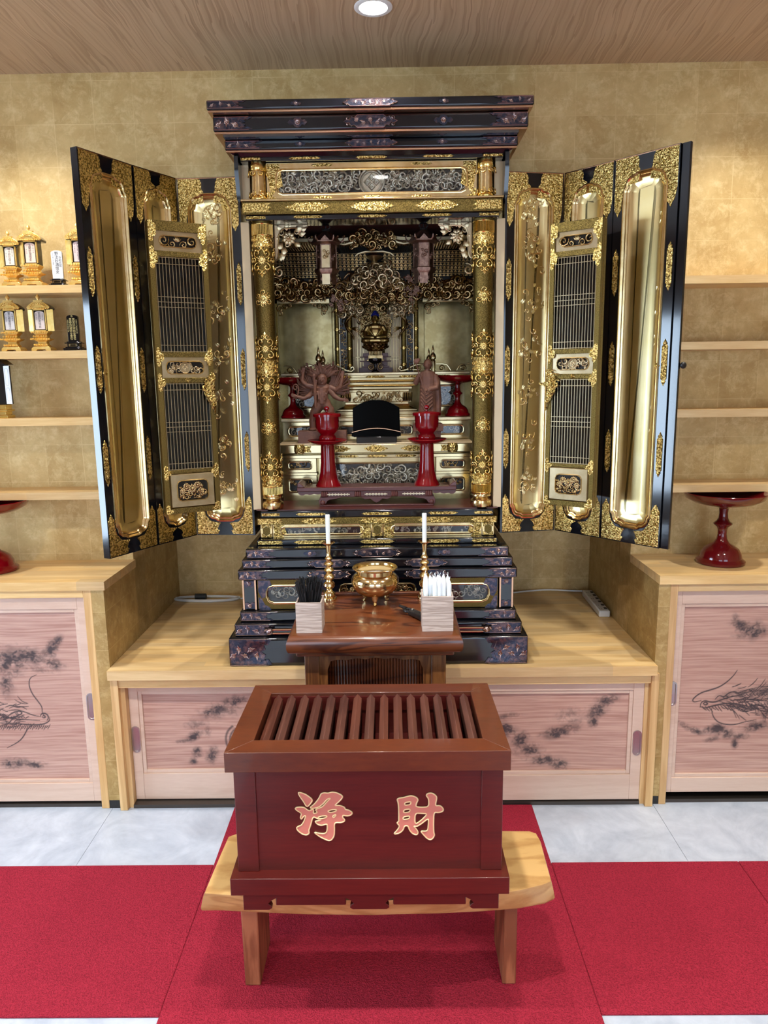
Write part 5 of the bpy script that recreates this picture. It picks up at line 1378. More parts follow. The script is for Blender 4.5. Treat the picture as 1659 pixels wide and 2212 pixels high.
r_ = part('drawer_rail', ab().box(-.188, .186, TY0+.006, TY1-.004, 1.0625, 1.083), M['darkwood'], t, bevel=.0015)
for u in (-.128, -.003, .122):
    o = ab(); o.box(u-.036, u+.036, TY0+.0015, TY0+.006, 1.070, 1.0735)
    for k in range(7): o.lathe([(.0012, -.004), (.0032, -.001), (.0032, .001), (.0012, .004)], (u-.03+.01*k, TY0+.002, 1.0718), 6)
    o.tube([(u-.038, TY0+.002, 1.0718), (u+.038, TY0+.002, 1.0718)], .0017, 6); part('bone_inlay', o, M['paper'], r_)
for u in (-.175, -.064, .058, .172):
    for q in (-1, 0, 1): part('turned_bead', ab().lathe([(.002, 1.0635), (.0045, 1.066), (.0045, 1.079), (.002, 1.082)], (u+.007*q, TY0+.005, 0), 8), M['darkwood'], r_)
for s_ in (-1, 1):
    for yy in (TY0+.012, TY1-.016):
        o = ab(); P = [(s_*.190, 1.0625), (s_*.120, 1.0625), (s_*.135, 1.057), (s_*.158, 1.054), (s_*.166, 1.050), (s_*.170, 1.042), (s_*.180, 1.036), (s_*.193, 1.038), (s_*.195, 1.050)]
        o.prism(P, yy-.006, yy+.006); o.ball((s_*.182, yy-.006, 1.044), (.009, .005, .009), 10, 6); part('leg', o, M['darkwood'], t, bevel=.001)
o = ab(); o.prism([(-.055,1.0625),(.05,1.0625),(.035,1.054),(.018,1.056),(.008,1.047),(-.002,1.042),(-.012,1.047),(-.022,1.056),(-.04,1.054)], TY0+.006, TY0+.012); part('centre_apron', o, M['darkwood'], t, bevel=.001)
o = ab(); o.box(-.192, .190, TY0+.004, TY1-.002, 1.031, 1.037); part('base_rail', o, M['darkwood'], t, bevel=.0015)
# tall stands with lidded cups
STEM = [(0,0),(.0435,0),(.0425,.004),(.034,.020),(.028,.045),(.0245,.08),(.0235,.132),(.0242,.139)]
def cup_stand(u, side):
    x, y, z = AX+u, 2.458, 1.0965
    t = thing('tall_stand', 'tall red lacquer stand on the %s of the low offering table' % side, 'lacquer stand', (x, y, z), 'tall red stands')
    part('stem', MB().lathe(STEM, (x, y, z), 32), M['red'], t)
    part('saucer', MB().lathe([(.022,.137),(.040,.139),(.058,.145),(.0665,.153),(.066,.155),(.056,.150),(.038,.1465),(0,.146)], (x, y, z), 40), M['red'], t)
    zc = z+.1465
    c = thing('lidded_cup', 'red lacquer lidded rice cup on the %s tall stand' % side, 'cup', (x, y, zc), 'red lidded cups')
    part('cup_body', MB().lathe([(0,0),(.024,0),(.0285,.005),(.030,.013),(.028,.021),(.0235,.0255),(.026,.030),(.036,.038),(.0395,.052),(.0402,.086),(.038,.086),(0,.085)], (x, y, zc), 36), M['red'], c)
    ld = part('lid', MB().lathe([(.0405,.084),(.0465,.085),(.0468,.093),(.045,.0945),(.020,.098),(.004,.1)], (x, y, zc), 36), M['red'], c)
    part('lid_knob', MB().lathe([(.0035,.099),(.0035,.105),(.0085,.110),(.0085,.114),(.005,.118),(0,.119)], (x, y, zc), 16), M['red'], ld)
cup_stand(-.163, 'left'); cup_stand(.168, 'right')
# black lacquered rest with a curved top
x0, x1 = AX-.083, AX+.081; y = 2.535
t = thing('black_tablet_rest', 'black lacquer stand with arched back and gold line in the middle of the altar', 'book stand', (AX, y, 1.234))
n = 16; P = [(x0+.002, 1.262)] + [(x1, 1.262)] + [(x1-.002, 1.352)] + [(x1-.004-(x1-x0-.008)*i/n, 1.352+.027*sin(PI*i/n)**.85) for i in range(1, n)] + [(x0+.002, 1.352)]
part('arched_back', MB().prism(P, y, y+.010), M['deepblack'], t, bevel=.002)
P = [(x0-.002, 1.256), (x1+.002, 1.256)] + [(x1+.002-(x1-x0+.004)*i/n, 1.268+.013*sin(PI*i/n)) for i in range(n+1)]
lp = part('front_ledge', MB().prism(P, y-.020, y-.004), M['deepblack'], t, bevel=.002)
b = MB(); b.tube([(x1+.001-(x1-x0+.002)*i/n, y-.0195, 1.2705+.013*sin(PI*i/n)) for i in range(n+1)], .0019, 6); part('gold_line', b, M['copper'], lp)
part('ledge_shelf', MB().box(x0+.004, x1-.004, y-.018, y+.006, 1.254, 1.262), M['black'], t, bevel=.0015)
part('stand_base', MB().box(x0+.014, x1-.012, y-.022, y+.012, 1.234, 1.255), M['black'], t, bevel=.002)
# small black goblet before the buddha
x, y, z = AX-.004, 2.672, 1.472
t = thing('black_goblet', 'small black goblet standing before the seated buddha', 'goblet', (x, y, z))
part('goblet_foot', MB().lathe([(0,0),(.0155,0),(.0150,.003),(.008,.008),(.0048,.013),(.0044,.024),(.006,.030)], (x, y, z), 24), M['black'], t)
part('goblet_bowl', MB().lathe([(.006,.030),(.018,.034),(.0232,.040),(.0237,.048),(.0225,.049),(.021,.042),(0,.037)], (x, y, z), 28), M['black'], t)

def remesh(o, vox, sm=2):
    m = o.modifiers.new('merge', 'REMESH'); m.mode = 'VOXEL'; m.voxel_size = vox; m.use_smooth_shade = True
    if sm: s_ = o.modifiers.new('soften', 'SMOOTH'); s_.factor = .5; s_.iterations = sm
# ---- seated buddha ----
bx_, by, bz = AX-.004, 2.765, 1.472
t = thing('buddha_statue', 'small gilt seated buddha with blue hair on a lotus throne before a carved halo', 'statue', (bx_, by, bz))
def rel(m): m.off = (bx_, by, bz); return m
zs = .102   # seat height above the deck
b = rel(MB())
b.ball((0,0,zs+.040), (.026,.019,.034), 16, 10); b.ball((0,0,zs+.062), (.030,.016,.014), 16, 8)
b.ball((0,-.004,zs+.010), (.046,.028,.012), 18, 8); b.ball((0,-.001,zs+.018), (.034,.024,.016), 16, 8)
for s_ in (-1, 1):
    b.ball((s_*.036,-.008,zs+.013), (.016,.020,.011), 12, 8)
    b.tube([(s_*.026,0,zs+.064),(s_*.037,-.002,zs+.044),(s_*.034,-.012,zs+.026),(s_*.014,-.024,zs+.024),(s_*.004,-.027,zs+.024)], [.010,.0105,.0095,.006,.0045], 10)
    b.tube([(s_*.036,-.014,zs+.012),(s_*.01,-.024,zs+.013),(s_*-.02,-.026,zs+.012)], [.012,.010,.007], 10)
    b.tube([(s_*.024,-.012,zs+.066),(s_*.018,-.019,zs+.045),(s_*.006,-.021,zs+.030)], [.003,.003,.002], 6)
b.tube([(0,0,zs+.070),(0,0,zs+.082)], [.009,.008], 12)
b.ball((0,-.002,zs+.094), (.0135,.014,.0165), 16, 12); b.ball((0,-.0155,zs+.0915), (.0022,.003,.0045), 8, 6)
for s_ in (-1, 1): b.ball((s_*.0135,0,zs+.089), (.0025,.004,.009), 8, 6)
body_o = part('body', b, M['buddha'], t); remesh(body_o, .0013, 1)
b = rel(MB()); b.ball((0,.001,zs+.101), (.0148,.0150,.0125), 18, 10); b.ball((0,.002,zs+.112), (.0085,.0085,.008), 14, 8)
for k in range(60):
    a = k*2.4; h = k/60; rr = math.sqrt(max(0,1-h*h)); b.ball((.0145*rr*cos(a), .001+.0145*rr*sin(a) if sin(a) > -.6 else -.0125*rr, zs+.101+.0125*h), .0018, 5, 3)
part('hair', b, M['bluehair'], t)
b = rel(MB())
for ry, R_, zz, ln, up in ((0,.040,zs-.002,.022,1), (.3,.045,zs-.010,.022,1), (.1,.034,zs-.014,.020,-1)):
    for k in range(12):
        a = 2*PI*k/12+ry; c = (R_*cos(a), .72*R_*sin(a), zz); M_ = Matrix.Rotation(a, 3, 'Z') @ Matrix.Rotation(R(-38*up), 3, 'Y')
        b.ball(c, (.007, .0115, .0045), 8, 5, M_)
b.lathe([(.030,zs-.024),(.040,zs-.010),(.042,zs-.002),(0,zs)], (0,0,0), 24, sy=.75)
part('lotus_seat', b, M['oldgold'], t)
b = rel(MB()); b.lathe([(.024,zs-.040),(.028,zs-.036),(.026,zs-.026),(.030,zs-.022)], (0,0,0), 16, sy=.8)
for k in range(9): b.tube([(-.022+.0055*k, -.020, zs-.040), (-.022+.0055*k, -.022, zs-.026)], .0022, 6)
b.box(-.026,.026,-.026,.020,zs-.056,zs-.041); b.box(-.031,.031,-.029,.022,zs-.060,zs-.056); b.lathe([(.028,zs-.070),(.034,zs-.062),(.030,zs-.060)], (0,0,0), 6, sy=.8)
part('throne_pedestal', b, M['oldgold'], t)
b = rel(MB())
for w_, z0, z1 in ((.062,.0,.018),(.050,.018,.024),(.044,.024,.040),(.058,.040,.0435),(.040,.0435,.055),(.058,.055,.058),(.046,.058,.070)): b.box(-w_,w_,-.012,.030,z0,z1)
part('stepped_base', b, M['darkwood'], t, bevel=.0008)
b = rel(MB()); b.T = lambda p: (p[0], -.020-p[2], p[1])
for s_ in (-1, 1): scroll(b, s_*.018, .020, .011, 1, 1.4, s_, .18, 12, 5, .5); scroll(b, s_*.016, .038, .007, 1, 1.4, -s_, .18, 12, 5, .5)
part('base_scrolls', b, M['oldgold'], t)
# halo: pointed flame mandorla with volutes
b = rel(MB()); n = 28; P = []
for k in range(n):
    a = 2*PI*k/n; P.append((.056*cos(a)*(1-.12*sin(a)), zs+.060+.075*sin(a)+(.012 if abs(a-PI/2) < .2 else 0)))
b.prism(P, .024, .028); ho = part('halo', b, M['buddha'], t)
b = rel(MB()); b.T = lambda p: (p[0], .024-p[2], p[1])
carve(b, -.055, .055, zs-.01, zs+.145, .0125, 3, lambda u, v: (u/.056)**2+((v-zs-.060)/.080)**2 < 1.05 and u*u+(v-zs-.098)**2 > .023**2, 1.35, .6, .2, (.9,.02,.08))
for rr in (.022, .028): b.tube([b.T((rr*cos(2*PI*i/24), zs+.098+rr*sin(2*PI*i/24), .002)) for i in range(25)], .0013, 5, False) if False else None
T_ = b.T; b.T = None
for rr in (.021, .027): b.tube([(rr*cos(2*PI*i/24), .022, zs+.098+rr*sin(2*PI*i/24)) for i in range(25)], .0013, 5, False)
for k in range(20): a = 2*PI*k/20; b.ball((.024*cos(a), .021, zs+.098+.024*sin(a)), .0016, 5, 3)
part('halo_volutes', b, M['oldgold'], ho)

# ---- carved many-armed figure ----
sx, sy, sz = AX-.186, 2.555, 1.234
t = thing('many_armed_statue', 'carved brown wood guardian figure with many raised arms behind the left red cup', 'statue', (sx, sy, sz))
def rel2(m): m.off = (sx, sy, sz); return m
part('block_base', rel2(MB()).box(-.084, .082, -.030, .030, 0, .042), M['carving'], t, bevel=.001)
b = rel2(MB())
# legs, one bent and raised behind the cup; skirt, torso, shoulders, head
b.tube([(-.030,0,.042),(-.034,-.004,.075),(-.026,-.004,.105),(-.010,0,.130)], [.016,.013,.017,.020], 12)
b.ball((-.034,-.010,.046), (.014,.022,.006), 12, 6)
b.tube([(.030,0,.042),(.034,-.006,.080),(.026,-.004,.112),(.010,0,.132)], [.014,.012,.016,.018], 12); b.ball((.033,-.010,.046), (.013,.020,.006), 12, 6)
b.ball((0,0,.135), (.030,.019,.022), 16, 10); b.tube([(0,0,.135),(0,-.002,.160),(0,-.001,.188)], [.022,.020,.026], 14)
b.ball((0,-.002,.190), (.031,.017,.014), 16, 8)
b.tube([(0,-.001,.195),(.002,-.006,.206)], [.010,.009], 10)
b.ball((.002,-.010,.214), (.0185,.016,.021), 16, 12); b.ball((.002,-.0265,.211), (.0035,.004,.005), 8, 6)
for s_ in (-1, 1):
    b.ball((.002+s_*.0075,-.0235,.2165), (.004,.003,.0026), 8, 5); b.ball((.002+s_*.0155,-.008,.214), (.003,.004,.006), 8, 5); b.ball((.002+s_*.007,-.0235,.2225), (.006,.0035,.0018), 8, 5)
b.ball((.002,-.0245,.2015), (.006,.003,.0018), 8, 5)
def arm(P, W):
    b.tube(P, W, 10)
    # open hand: palm, four fingers and a thumb
    p = Vector(P[-1]); d = (Vector(P[-1])-Vector(P[-2])).normalized(); sd = d.cross(Vector((0,1,0)))
    sd = sd.normalized() if sd.length > .01 else Vector((1,0,0)); k = W[-1]/.0045
    b.ball(p+d*.004*k, (.0055*k, .003*k, .0055*k), 8, 6)
    for q, ln in ((-1.5,.010),(-.5,.0125),(.5,.012),(1.5,.009)): b.tube([p+d*.006*k+sd*q*.0026*k, p+d*(.006+ln*.6)*k+sd*q*.0032*k+Vector((0,-.001,0)), p+d*(.006+ln)*k+sd*q*.0034*k+Vector((0,-.003*k,0))], [.0015*k,.0014*k,.0010*k], 5)
    b.tube([p+sd*.004*k, p+sd*.0085*k+d*.005*k, p+sd*.009*k+d*.009*k], [.0017*k,.0015*k,.001*k], 5)
arm([(.026,0,.190),(.050,-.006,.180),(.064,-.012,.190),(.070,-.014,.212),(.072,-.014,.226)], [.010,.009,.0075,.006,.0048])
arm([(-.026,0,.190),(-.052,-.004,.196),(-.066,-.006,.212),(-.062,-.006,.238)], [.010,.009,.0075,.005])
arm([(-.024,0,.184),(-.044,-.008,.160),(-.062,-.016,.152),(-.086,-.020,.160)], [.010,.009,.007,.005])
arm([(.024,0,.182),(.044,-.008,.158),(.060,-.014,.148),(.074,-.018,.146)], [.010,.009,.007,.005])
arm([(-.020,-.006,.186),(-.026,-.022,.165),(-.022,-.028,.176),(-.020,-.028,.196)], [.008,.007,.006,.005])
for k in range(7):      # necklace and robe folds
    b.tube([(-.018+.006*k,-.021,.150-.003*(k%3)),(-.016+.006*k,-.023,.175)], .0018, 5)
body_o = part('body', b, M['carving'], t); remesh(body_o, .0016, 1)
b = rel2(MB())       # flame-like hair sweeping upward
rnd = random.Random(4)
for k in range(34):
    a = PI*(.04+.92*k/33); u = .018*cos(a); r1 = rnd.uniform(.028, .050); sw = rnd.uniform(-.012, .012)
    z1 = .218+r1*sin(a)*.95
    b.tube([(u, .002, .222+.006*sin(a)), (u+r1*.45*cos(a)+sw, .006, .222+r1*.42*sin(a)+.008), (u+r1*.80*cos(a)-sw, .008, .222+r1*.8*sin(a)+.006), (u+r1*1.05*cos(a)+sw*.6, .006, .226+r1*1.12*sin(a))], [.0052,.0048,.0034,.0006], 6)
ha = part('flame_hair', b, M['carving'], t)
b = rel2(MB())
for s_ in (-1, 1):      # fan of thin arms behind
    for k in range(13):
        a = -.45+1.75*k/12; L = rnd.uniform(.062, .078); e = (s_*(.022+L*.5*cos(a)), .016, .180+L*.5*sin(a)*.8)
        tip = (s_*(.020+L*cos(a)*.95), .014+.004*(k%2), .182+L*sin(a)*1.0+.010)
        b.tube([(s_*.012, .010, .180), e, tip, (tip[0]+s_*.004, tip[1]-.004, tip[2]+.010)], [.0065,.005,.0038,.0010], 6)
        for q in (-1, 0, 1): b.tube([tip, (tip[0]+q*.0025, tip[1]-.003, tip[2]+.009)], [.0018,.0008], 4)
part('fan_of_arms', b, M['carving'], t)
b = rel2(MB()); b.tube([(-.020,-.030,.120),(-.022,-.030,.19),(-.023,-.030,.226)], .0042, 8); b.ball((-.023,-.030,.228), (.006,.005,.007), 8, 6); part('held_club', b, M['carving'], t)
b = rel2(MB()); P = [(-.088+.010*cos(a)*(1-a/12), -.022, .190+.012*sin(a)*(1-a/12)) for a in [q*.45 for q in range(18)]]; b.tube([(-.088,-.020,.150),(-.078,-.021,.175)]+P, .0022, 5); part('held_crook', b, M['carving'], t)

# ---- carved standing monk ----
mx, my, mz = AX+.176, 2.560, 1.234
t = thing('monk_statue', 'carved brown wood standing monk in draped robes holding a staff behind the right red cup', 'statue', (mx, my, mz))
def rel3(m): m.off = (mx, my, mz); return m
part('block_base', rel3(MB()).box(-.040, .044, -.030, .030, 0, .036), M['carving'], t, bevel=.001)
part('upper_base', rel3(MB()).box(-.050, .052, -.034, .034, .036, .060), M['carving'], t, bevel=.001)
b = rel3(MB()); n = 32; rows = []
for (z, w_, d_, cx) in ((.060,.036,.022,.000),(.075,.034,.021,.0),(.110,.031,.019,.001),(.145,.028,.018,.001),(.175,.027,.018,.001),(.200,.029,.018,.002),(.222,.030,.017,.002),(.236,.024,.014,.001),(.242,.010,.009,0)):
    row = []
    for k in range(n):
        a = 2*PI*k/n; fo = 1+.07*sin(a*9+z*30)*max(0, 1-z/.22)+.02*sin(a*17)
        row.append((cx+w_*cos(a)*fo, d_*sin(a)*fo, z))
    rows.append(row)
b.loops(rows, cap0=True, cap1=True)
for k in range(6): b.tube([(-.024,-.012,.190-.012*k),(-.006,-.021,.172-.014*k),(.018,-.018,.186-.012*k)], .0024, 6)     # draped folds
b.tube([(.024,0,.226),(.033,-.006,.200),(.030,-.014,.182),(.006,-.022,.178)], [.0105,.0115,.0095,.006], 12)
b.tube([(-.022,0,.226),(-.036,-.004,.208),(-.040,-.010,.200),(-.033,-.020,.215),(-.030,-.024,.226)], [.0100,.0110,.0100,.0060,.0050], 12)
b.tube([(.034,.004,.215),(.037,.004,.14),(.036,.004,.085)], [.010,.012,.011], 10); b.tube([(-.034,.004,.10),(-.037,.003,.075)], [.009,.007], 8)
b.tube([(0,0,.236),(.001,-.003,.252)], [.0095,.0085], 10)
b.ball((.001,-.004,.263), (.0135,.0145,.0175), 16, 12); b.ball((.001,-.0185,.260), (.002,.003,.0045), 8, 6)
for s_ in (-1, 1): b.ball((.001+s_*.0135,-.003,.260), (.0022,.004,.0065), 8, 6); b.ball((.001+s_*.0055,-.0168,.2635), (.0028,.0014,.0012), 6, 4)
b.ball((.001,-.0178,.2535), (.0042,.0014,.0012), 6, 4)
for q in range(4): b.tube([(-.033+.0028*q,-.023,.229), (-.033+.0028*q,-.0285,.231), (-.031+.0028*q,-.0285,.227)], [.0016,.0015,.001], 5)
b.tube([(-.026,-.022,.226),(-.022,-.026,.231)], [.0018,.0012], 5)
for q in range(4): b.tube([(.008,-.024,.182-.0028*q),(-.002,-.026,.180-.0028*q)], [.0016,.0011], 5)
o = part('body', b, M['carving'], t); remesh(o, .0014, 1)
b = rel3(MB()); b.tube([(-.040,-.024,.268),(-.028,-.027,.225),(-.008,-.029,.165)], .0018, 6); so_ = part('staff', b, M['carving'], t)
b = rel3(MB()); b.ball((-.038,-.024,.272), (.010,.004,.009), 10, 8); b.ball((-.032,-.024,.276), (.007,.004,.006), 8, 6); part('staff_leaf_head', b, M['carving'], so_)

# ================= INCENSE TABLE AND WHAT STANDS ON IT =================
TX = -.0455; TZ = .805
t = thing('incense_table', 'reddish brown polished wooden incense table standing before the altar platform', 'table', (TX, 1.99, FZ+.006))
b = MB(); prof = [(0,.7580),(-.004,.7582),(-.010,.763),(-.0125,.771),(-.0128,.784),(-.0105,.794),(-.004,.8025),(.006,.805)]
y0, y1 = 1.795, 2.150
def ringr(ins, z): return [(-.2145+ins, y0+ins, z), (.2125-ins, y0+ins, z), (.2125-ins, y1-ins*.0, z), (-.2145+ins, y1, z)]
b.off = (TX, 0, 0)
b.loops([ringr(i_, z) for i_, z in prof], cap0=True, cap1=True)
part('tabletop', b, M['tablewood'], t, bevel=.002, smooth=50)
b = MB((TX,0,0)); b.box(-.188, .186, 2.136, 2.152, TZ, TZ+.011); part('back_lip', b, M['tablewood'], t, bevel=.003)
b = MB((TX,0,0)); b.box(-.206, .204, 1.806, 2.145, .7425, .758); part('under_moulding', b, M['tablewood'], t, bevel=.004)
for a, c in ((-.186, -.148), (.146, .184)):
    for ya, yb in ((1.822, 1.860), (2.09, 2.13)): part('leg', MB((TX,0,0)).box(a, c, ya, yb, FZ+.006, .7425), M['tableleg'], t, bevel=.002)
# scalloped front board with reeded panel behind
X0, X1 = -.148, .146; n = 30; top = [(X1, .7425), (X0, .7425), (X0, .30)]
edge = []
for i in range(n+1):
    u = X0+.022+(X1-X0-.044)*i/n; q = abs(2*i/n-1)
    edge.append((u, .7185+.0075*(1-q**2)+.004*abs(sin(i*PI*5/n)) - (.020*max(0, (q-.93)/.07)**2)))
b = MB((TX,0,0)); b.prism([(X0,.7425),(X0,.35),(X0+.021,.35)]+edge+[(X1-.021,.35),(X1,.35),(X1,.7425)], 1.826, 1.836); part('scalloped_board', b, M['tableleg'], t, bevel=.001)
for k in range(34):
    x = X0+.018+(X1-X0-.036)*k/33; part('reed', MB((TX,0,0)).lathe([(.0038,.35),(.0038,.735)], (x, 1.846, 0), 8), M['tablewood'], t)
part('reeded_back', MB((TX,0,0)).box(X0, X1, 1.848, 1.856, .35, .74), M['tableleg'], t)
part('lower_board', MB((TX,0,0)).box(X0, X1, 1.828, 1.84, .20, .352), M['tableleg'], t)
for a in (-.176, .168): part('side_panel', MB((TX,0,0)).box(a, a+.010, 1.86, 2.09, .20, .742), M['tableleg'], t)

# brass incense bowl
x, y, z = -.0495, 2.072, TZ
t = thing('incense_bowl', 'round polished brass incense bowl with three feet at the back of the table', 'incense bowl', (x, y, z))
part('bowl_body', MB().lathe([(0,.022),(.030,.023),(.052,.033),(.066,.052),(.070,.066),(.067,.078),(.059,.087),(.0545,.090),(.0545,.101),(.0575,.103),(.065,.1045),(.0655,.107),(.064,.1085),(.053,.107),(.051,.100),(.051,.09),(.055,.083),(.058,.079),(0,.079)], (x, y, z), 56), M['brass'], t)
b = MB(); rows = 10; b.lathe([(.0555,.0815),(.045,.0822),(.02,.0835),(0,.0832)], (x, y, z), 32); part('ash_bed', b, M['ash'], t)
b = MB(); b.tube([(x-.014, y-.01, z+.083), (x-.013, y-.012, z+.090)], .0009, 5); part('stick_stub', b, M['blackmat'], t)
for k in range(3):
    a = -PI/2+2*PI*k/3; c, s_ = cos(a), sin(a); b = MB()
    b.tube([(x+.036*c, y+.036*s_, z+.030), (x+.040*c, y+.040*s_, z+.018), (x+.035*c, y+.035*s_, z+.009), (x+.038*c, y+.038*s_, z+.002)], [.0115,.0075,.0042,.0052], 10)
    b.ball((x+.040*c, y+.040*s_, z+.022), (.009,.006,.006), 10, 6); b.ball((x+.040*c, y+.040*s_, z+.003), (.006,.006,.003), 8, 5)
    part('foot', b, M['brass'], t)
# candlesticks with candles
CS = [(0,0),(.0215,0),(.0222,.003),(.0205,.007),(.0165,.009),(.0165,.012),(.0185,.015),(.0175,.021),(.0105,.027),(.0085,.033),(.0135,.037),(.0175,.043),(.0165,.050),(.0100,.056),(.0095,.060),(.0150,.064),(.0165,.068),(.0135,.074),(.0085,.080),(.0120,.085),(.0155,.089),(.0130,.094),(.0080,.100),(.0100,.104),(.0140,.108),(.0125,.112),(.0075,.117),(.0085,.121),(.0115,.125),(.0080,.130),(.0058,.138),(.0065,.148),(.0075,.160),(.0085,.165),(.0195,.172),(.0200,.1735),(.0175,.1725),(.006,.168),(0,.168)]
for x, y, lab, l2 in ((-.1862, 2.108, 'tall knobbed brass candlestick left of the incense bowl', 'white candle on the left brass candlestick'), (.0965, 2.112, 'tall knobbed brass candlestick right of the bowl behind the candle box', 'white candle on the right brass candlestick')):
    k = 1.0; t = solo('candlestick', MB().lathe(CS, (x, y, TZ), 28), M['brass'], lab, 'candlestick', 'brass candlesticks')
    c = solo('candle', MB().lathe([(.0062,.169),(.0068,.255),(.0062,.2565),(0,.257)], (x, y, TZ), 16), M['white'], l2, 'candle', 'candles on the candlesticks')
    c['group'] = 'candles on the candlesticks'
    part('wick', MB().tube([(x, y, TZ+.2565), (x+.0005, y, TZ+.261)], .0007, 5), M['blackmat'], c)
# boxes
def openbox(lab, x0, x1, y0, y1, z1, rz):
    c = ((x0+x1)/2, (y0+y1)/2, TZ); t = thing('wooden_box', lab, 'box', c, rz=rz); w_, d_, h = (x1-x0)/2, (y1-y0)/2, z1-TZ; th = .0038
    o = bpy.data.objects
    part('box_wall', MB().box(-w_, w_, -d_, -d_+th, 0, h), M['stickbox'], t, False, bevel=.0004); part('box_wall', MB().box(-w_, w_, d_-th, d_, 0, h), M['stickbox'], t, False, bevel=.0004)
    part('box_wall', MB().box(-w_, -w_+th, -d_+th, d_-th, 0, h), M['stickbox'], t, False, bevel=.0004); part('box_wall', MB().box(w_-th, w_, -d_+th, d_-th, 0, h), M['stickbox'], t, False, bevel=.0004)
    part('box_floor', MB().box(-w_+th, w_-th, -d_+th, d_-th, 0, th), M['stickbox'], t, False); return t, w_-th, d_-th
t, bw, bd = openbox('square pale wood-grain box full of black incense sticks', -.2485, -.1815, 1.812, 1.880, .8865, -.01)
# incense sticks: every one its own thing, fanned out
sm = MB().box(-.0010, .0010, -.0010, .0010, 0, .137).mesh('incense_stick', M['blackmat'])
rnd = random.Random(12); cx, cy = (-.2485-.1815)/2, 1.846
for k in range(230):
    u = rnd.uniform(-.93, .93); v = rnd.uniform(-.9, .9); bu, bv = u*bw*.16, v*bd*.30
    o = bpy.data.objects.new('incense_stick', sm); COL.objects.link(o)
    L_ = rnd.uniform(.88, 1.0) if v > -.3 else rnd.uniform(.72, .95)
    o.location = (cx+bu, cy+bv, TZ+.0042); o.rotation_euler = (-(v*.18)+rnd.uniform(-.02, .02), u*.27+rnd.uniform(-.02, .02), rnd.uniform(0, 1)); o.scale = (1, 1, L_)
    o['label'] = 'thin black incense stick fanned out in the pale box on the left'; o['category'] = 'incense stick'; o['group'] = 'black incense sticks'
t, bw, bd = openbox('square pale wood-grain box full of white candles', .0765, .1565, 1.815, 1.885, .8985, .01)
rnd = random.Random(3); cx, cy = .1165, 1.850; k = 0
for j in range(4):
    for i in range(6):
        if rnd.random() < .12 and j < 3: continue
        x = cx-bw+.007+(2*bw-.014)*i/5; y = cy-bd+.008+(2*bd-.016)*j/3; z = TZ+.0042; h = .128+rnd.uniform(-.006, .006); ln = rnd.uniform(-.03, .03)
        b = MB(); b.lathe([(.0058,0),(.0060,h-.012),(.0052,h-.006),(.0018,h+.002),(0,h+.003)], (0,0,0), 14)
        b.tube([(0,0,h), (.001*rnd.choice((-1,1)),0,h+.006), (.004*rnd.uniform(-1,1),.002,h+.011)], .0008, 5)
        o = bpy.data.objects.new('candle', b.mesh('candle', M['white'])); COL.objects.link(o); o.location = (x, y, z); o.rotation_euler = (rnd.uniform(-.02,.02), ln*.6, 0)
        o['label'] = 'new white candle standing in the pale box on the right'; o['category'] = 'candle'; o['group'] = 'white candles in the box'
# gas lighter lying on the table
lx, ly = .045, 1.962
t = thing('gas_lighter', 'black gas lighter lying on the table beside the candle box', 'lighter', (lx, ly, TZ), rz=R(-58))
b = MB(); b.loops([[(x_, y_*w_, .003+z_*h_) for y_, z_ in ((-1,0),(1,0),(1.15,.5),(1,1),(-1,1),(-1.15,.5))] for x_, w_, h_ in ((.010,.0085,.012),(.022,.0095,.014),(.060,.0105,.016),(.078,.0115,.017),(.082,.010,.015))], cap0=True, cap1=True)
part('handle', b, M['darkplastic'], t, False, bevel=.0015)
b = MB(); b.tube([(-.046,0,.012),(-.030,0,.012),(-.012,0,.011)], [.0038,.0042,.006], 12); part('nozzle', b, M['darkplastic'], t, False)
b = MB(); n = 16; rows = []
b.tube([(-.001+.013*cos(2*PI*i/n), .0105*sin(2*PI*i/n), .010) for i in range(n+1)], .0042, 8, False); part('trigger_guard', b, M['darkplastic'], t, False)
part('slide_switch', MB().box(.016, .024, -.004, .004, .0165, .021), M['steel'], t, False, bevel=.001)
b = MB(); [b.box(.034+.007*k, .037+.007*k, -.003, .003, .0188, .0194) for k in range(3)]; part('grip_dots', b, M['steel'], t, False)

# ================= OFFERING BOX ON THE SLAB BENCH =================
K = .9675
def kz(z): return 1.45-(1.45-z)*K
# bench: waney-edged slab on two plank legs
t = thing('slab_bench', 'low natural-edge wooden slab bench under the red offering box', 'bench', (-.04*K, 1.56*K, FZ+.006))
ZT_, ZB_ = kz(.3125), kz(.252)
def outline(f):
    P = []; fr = [(-.432,1.4745),(-.39,1.4700),(-.33,1.4640),(-.2,1.452),(-.05,1.447),(.1,1.452),(.2,1.462),(.28,1.478),(.335,1.496),(.357,1.508)]
    if f == 'b': fr = [(-.447,1.493),(-.40,1.4915),(-.33,1.486),(-.2,1.477),(-.05,1.474),(.1,1.478),(.2,1.484),(.28,1.492),(.345,1.508),(.369,1.522)]
    bk = [(.363,1.66),(.358,1.690),(.342,1.700),(.2,1.703),(0,1.699),(-.2,1.702),(-.405,1.697),(-.423,1.685),(-.427,1.62)]
    return [(x*K, y*K) for x, y in fr+bk]
A, B_ = outline('t'), outline('b')
def mixo(A, B, q, d): return [(a[0]*(1-q)+b_[0]*q, a[1]*(1-q)+b_[1]*q) for a, b_ in zip(A, B)]
b = MB(); rows = []
for q, z, g in ((0, ZT_, .006), (.03, ZT_-.0008, .0015), (.12, ZT_-.005, 0), (.6, ZT_-.028, 0), (1, ZB_+.008, 0), (1, ZB_+.002, .002), (.95, ZB_, .006)):
    O = inset(mixo(A, B_, q, 0), g); rows.append([(x, y, z) for x, y in O])
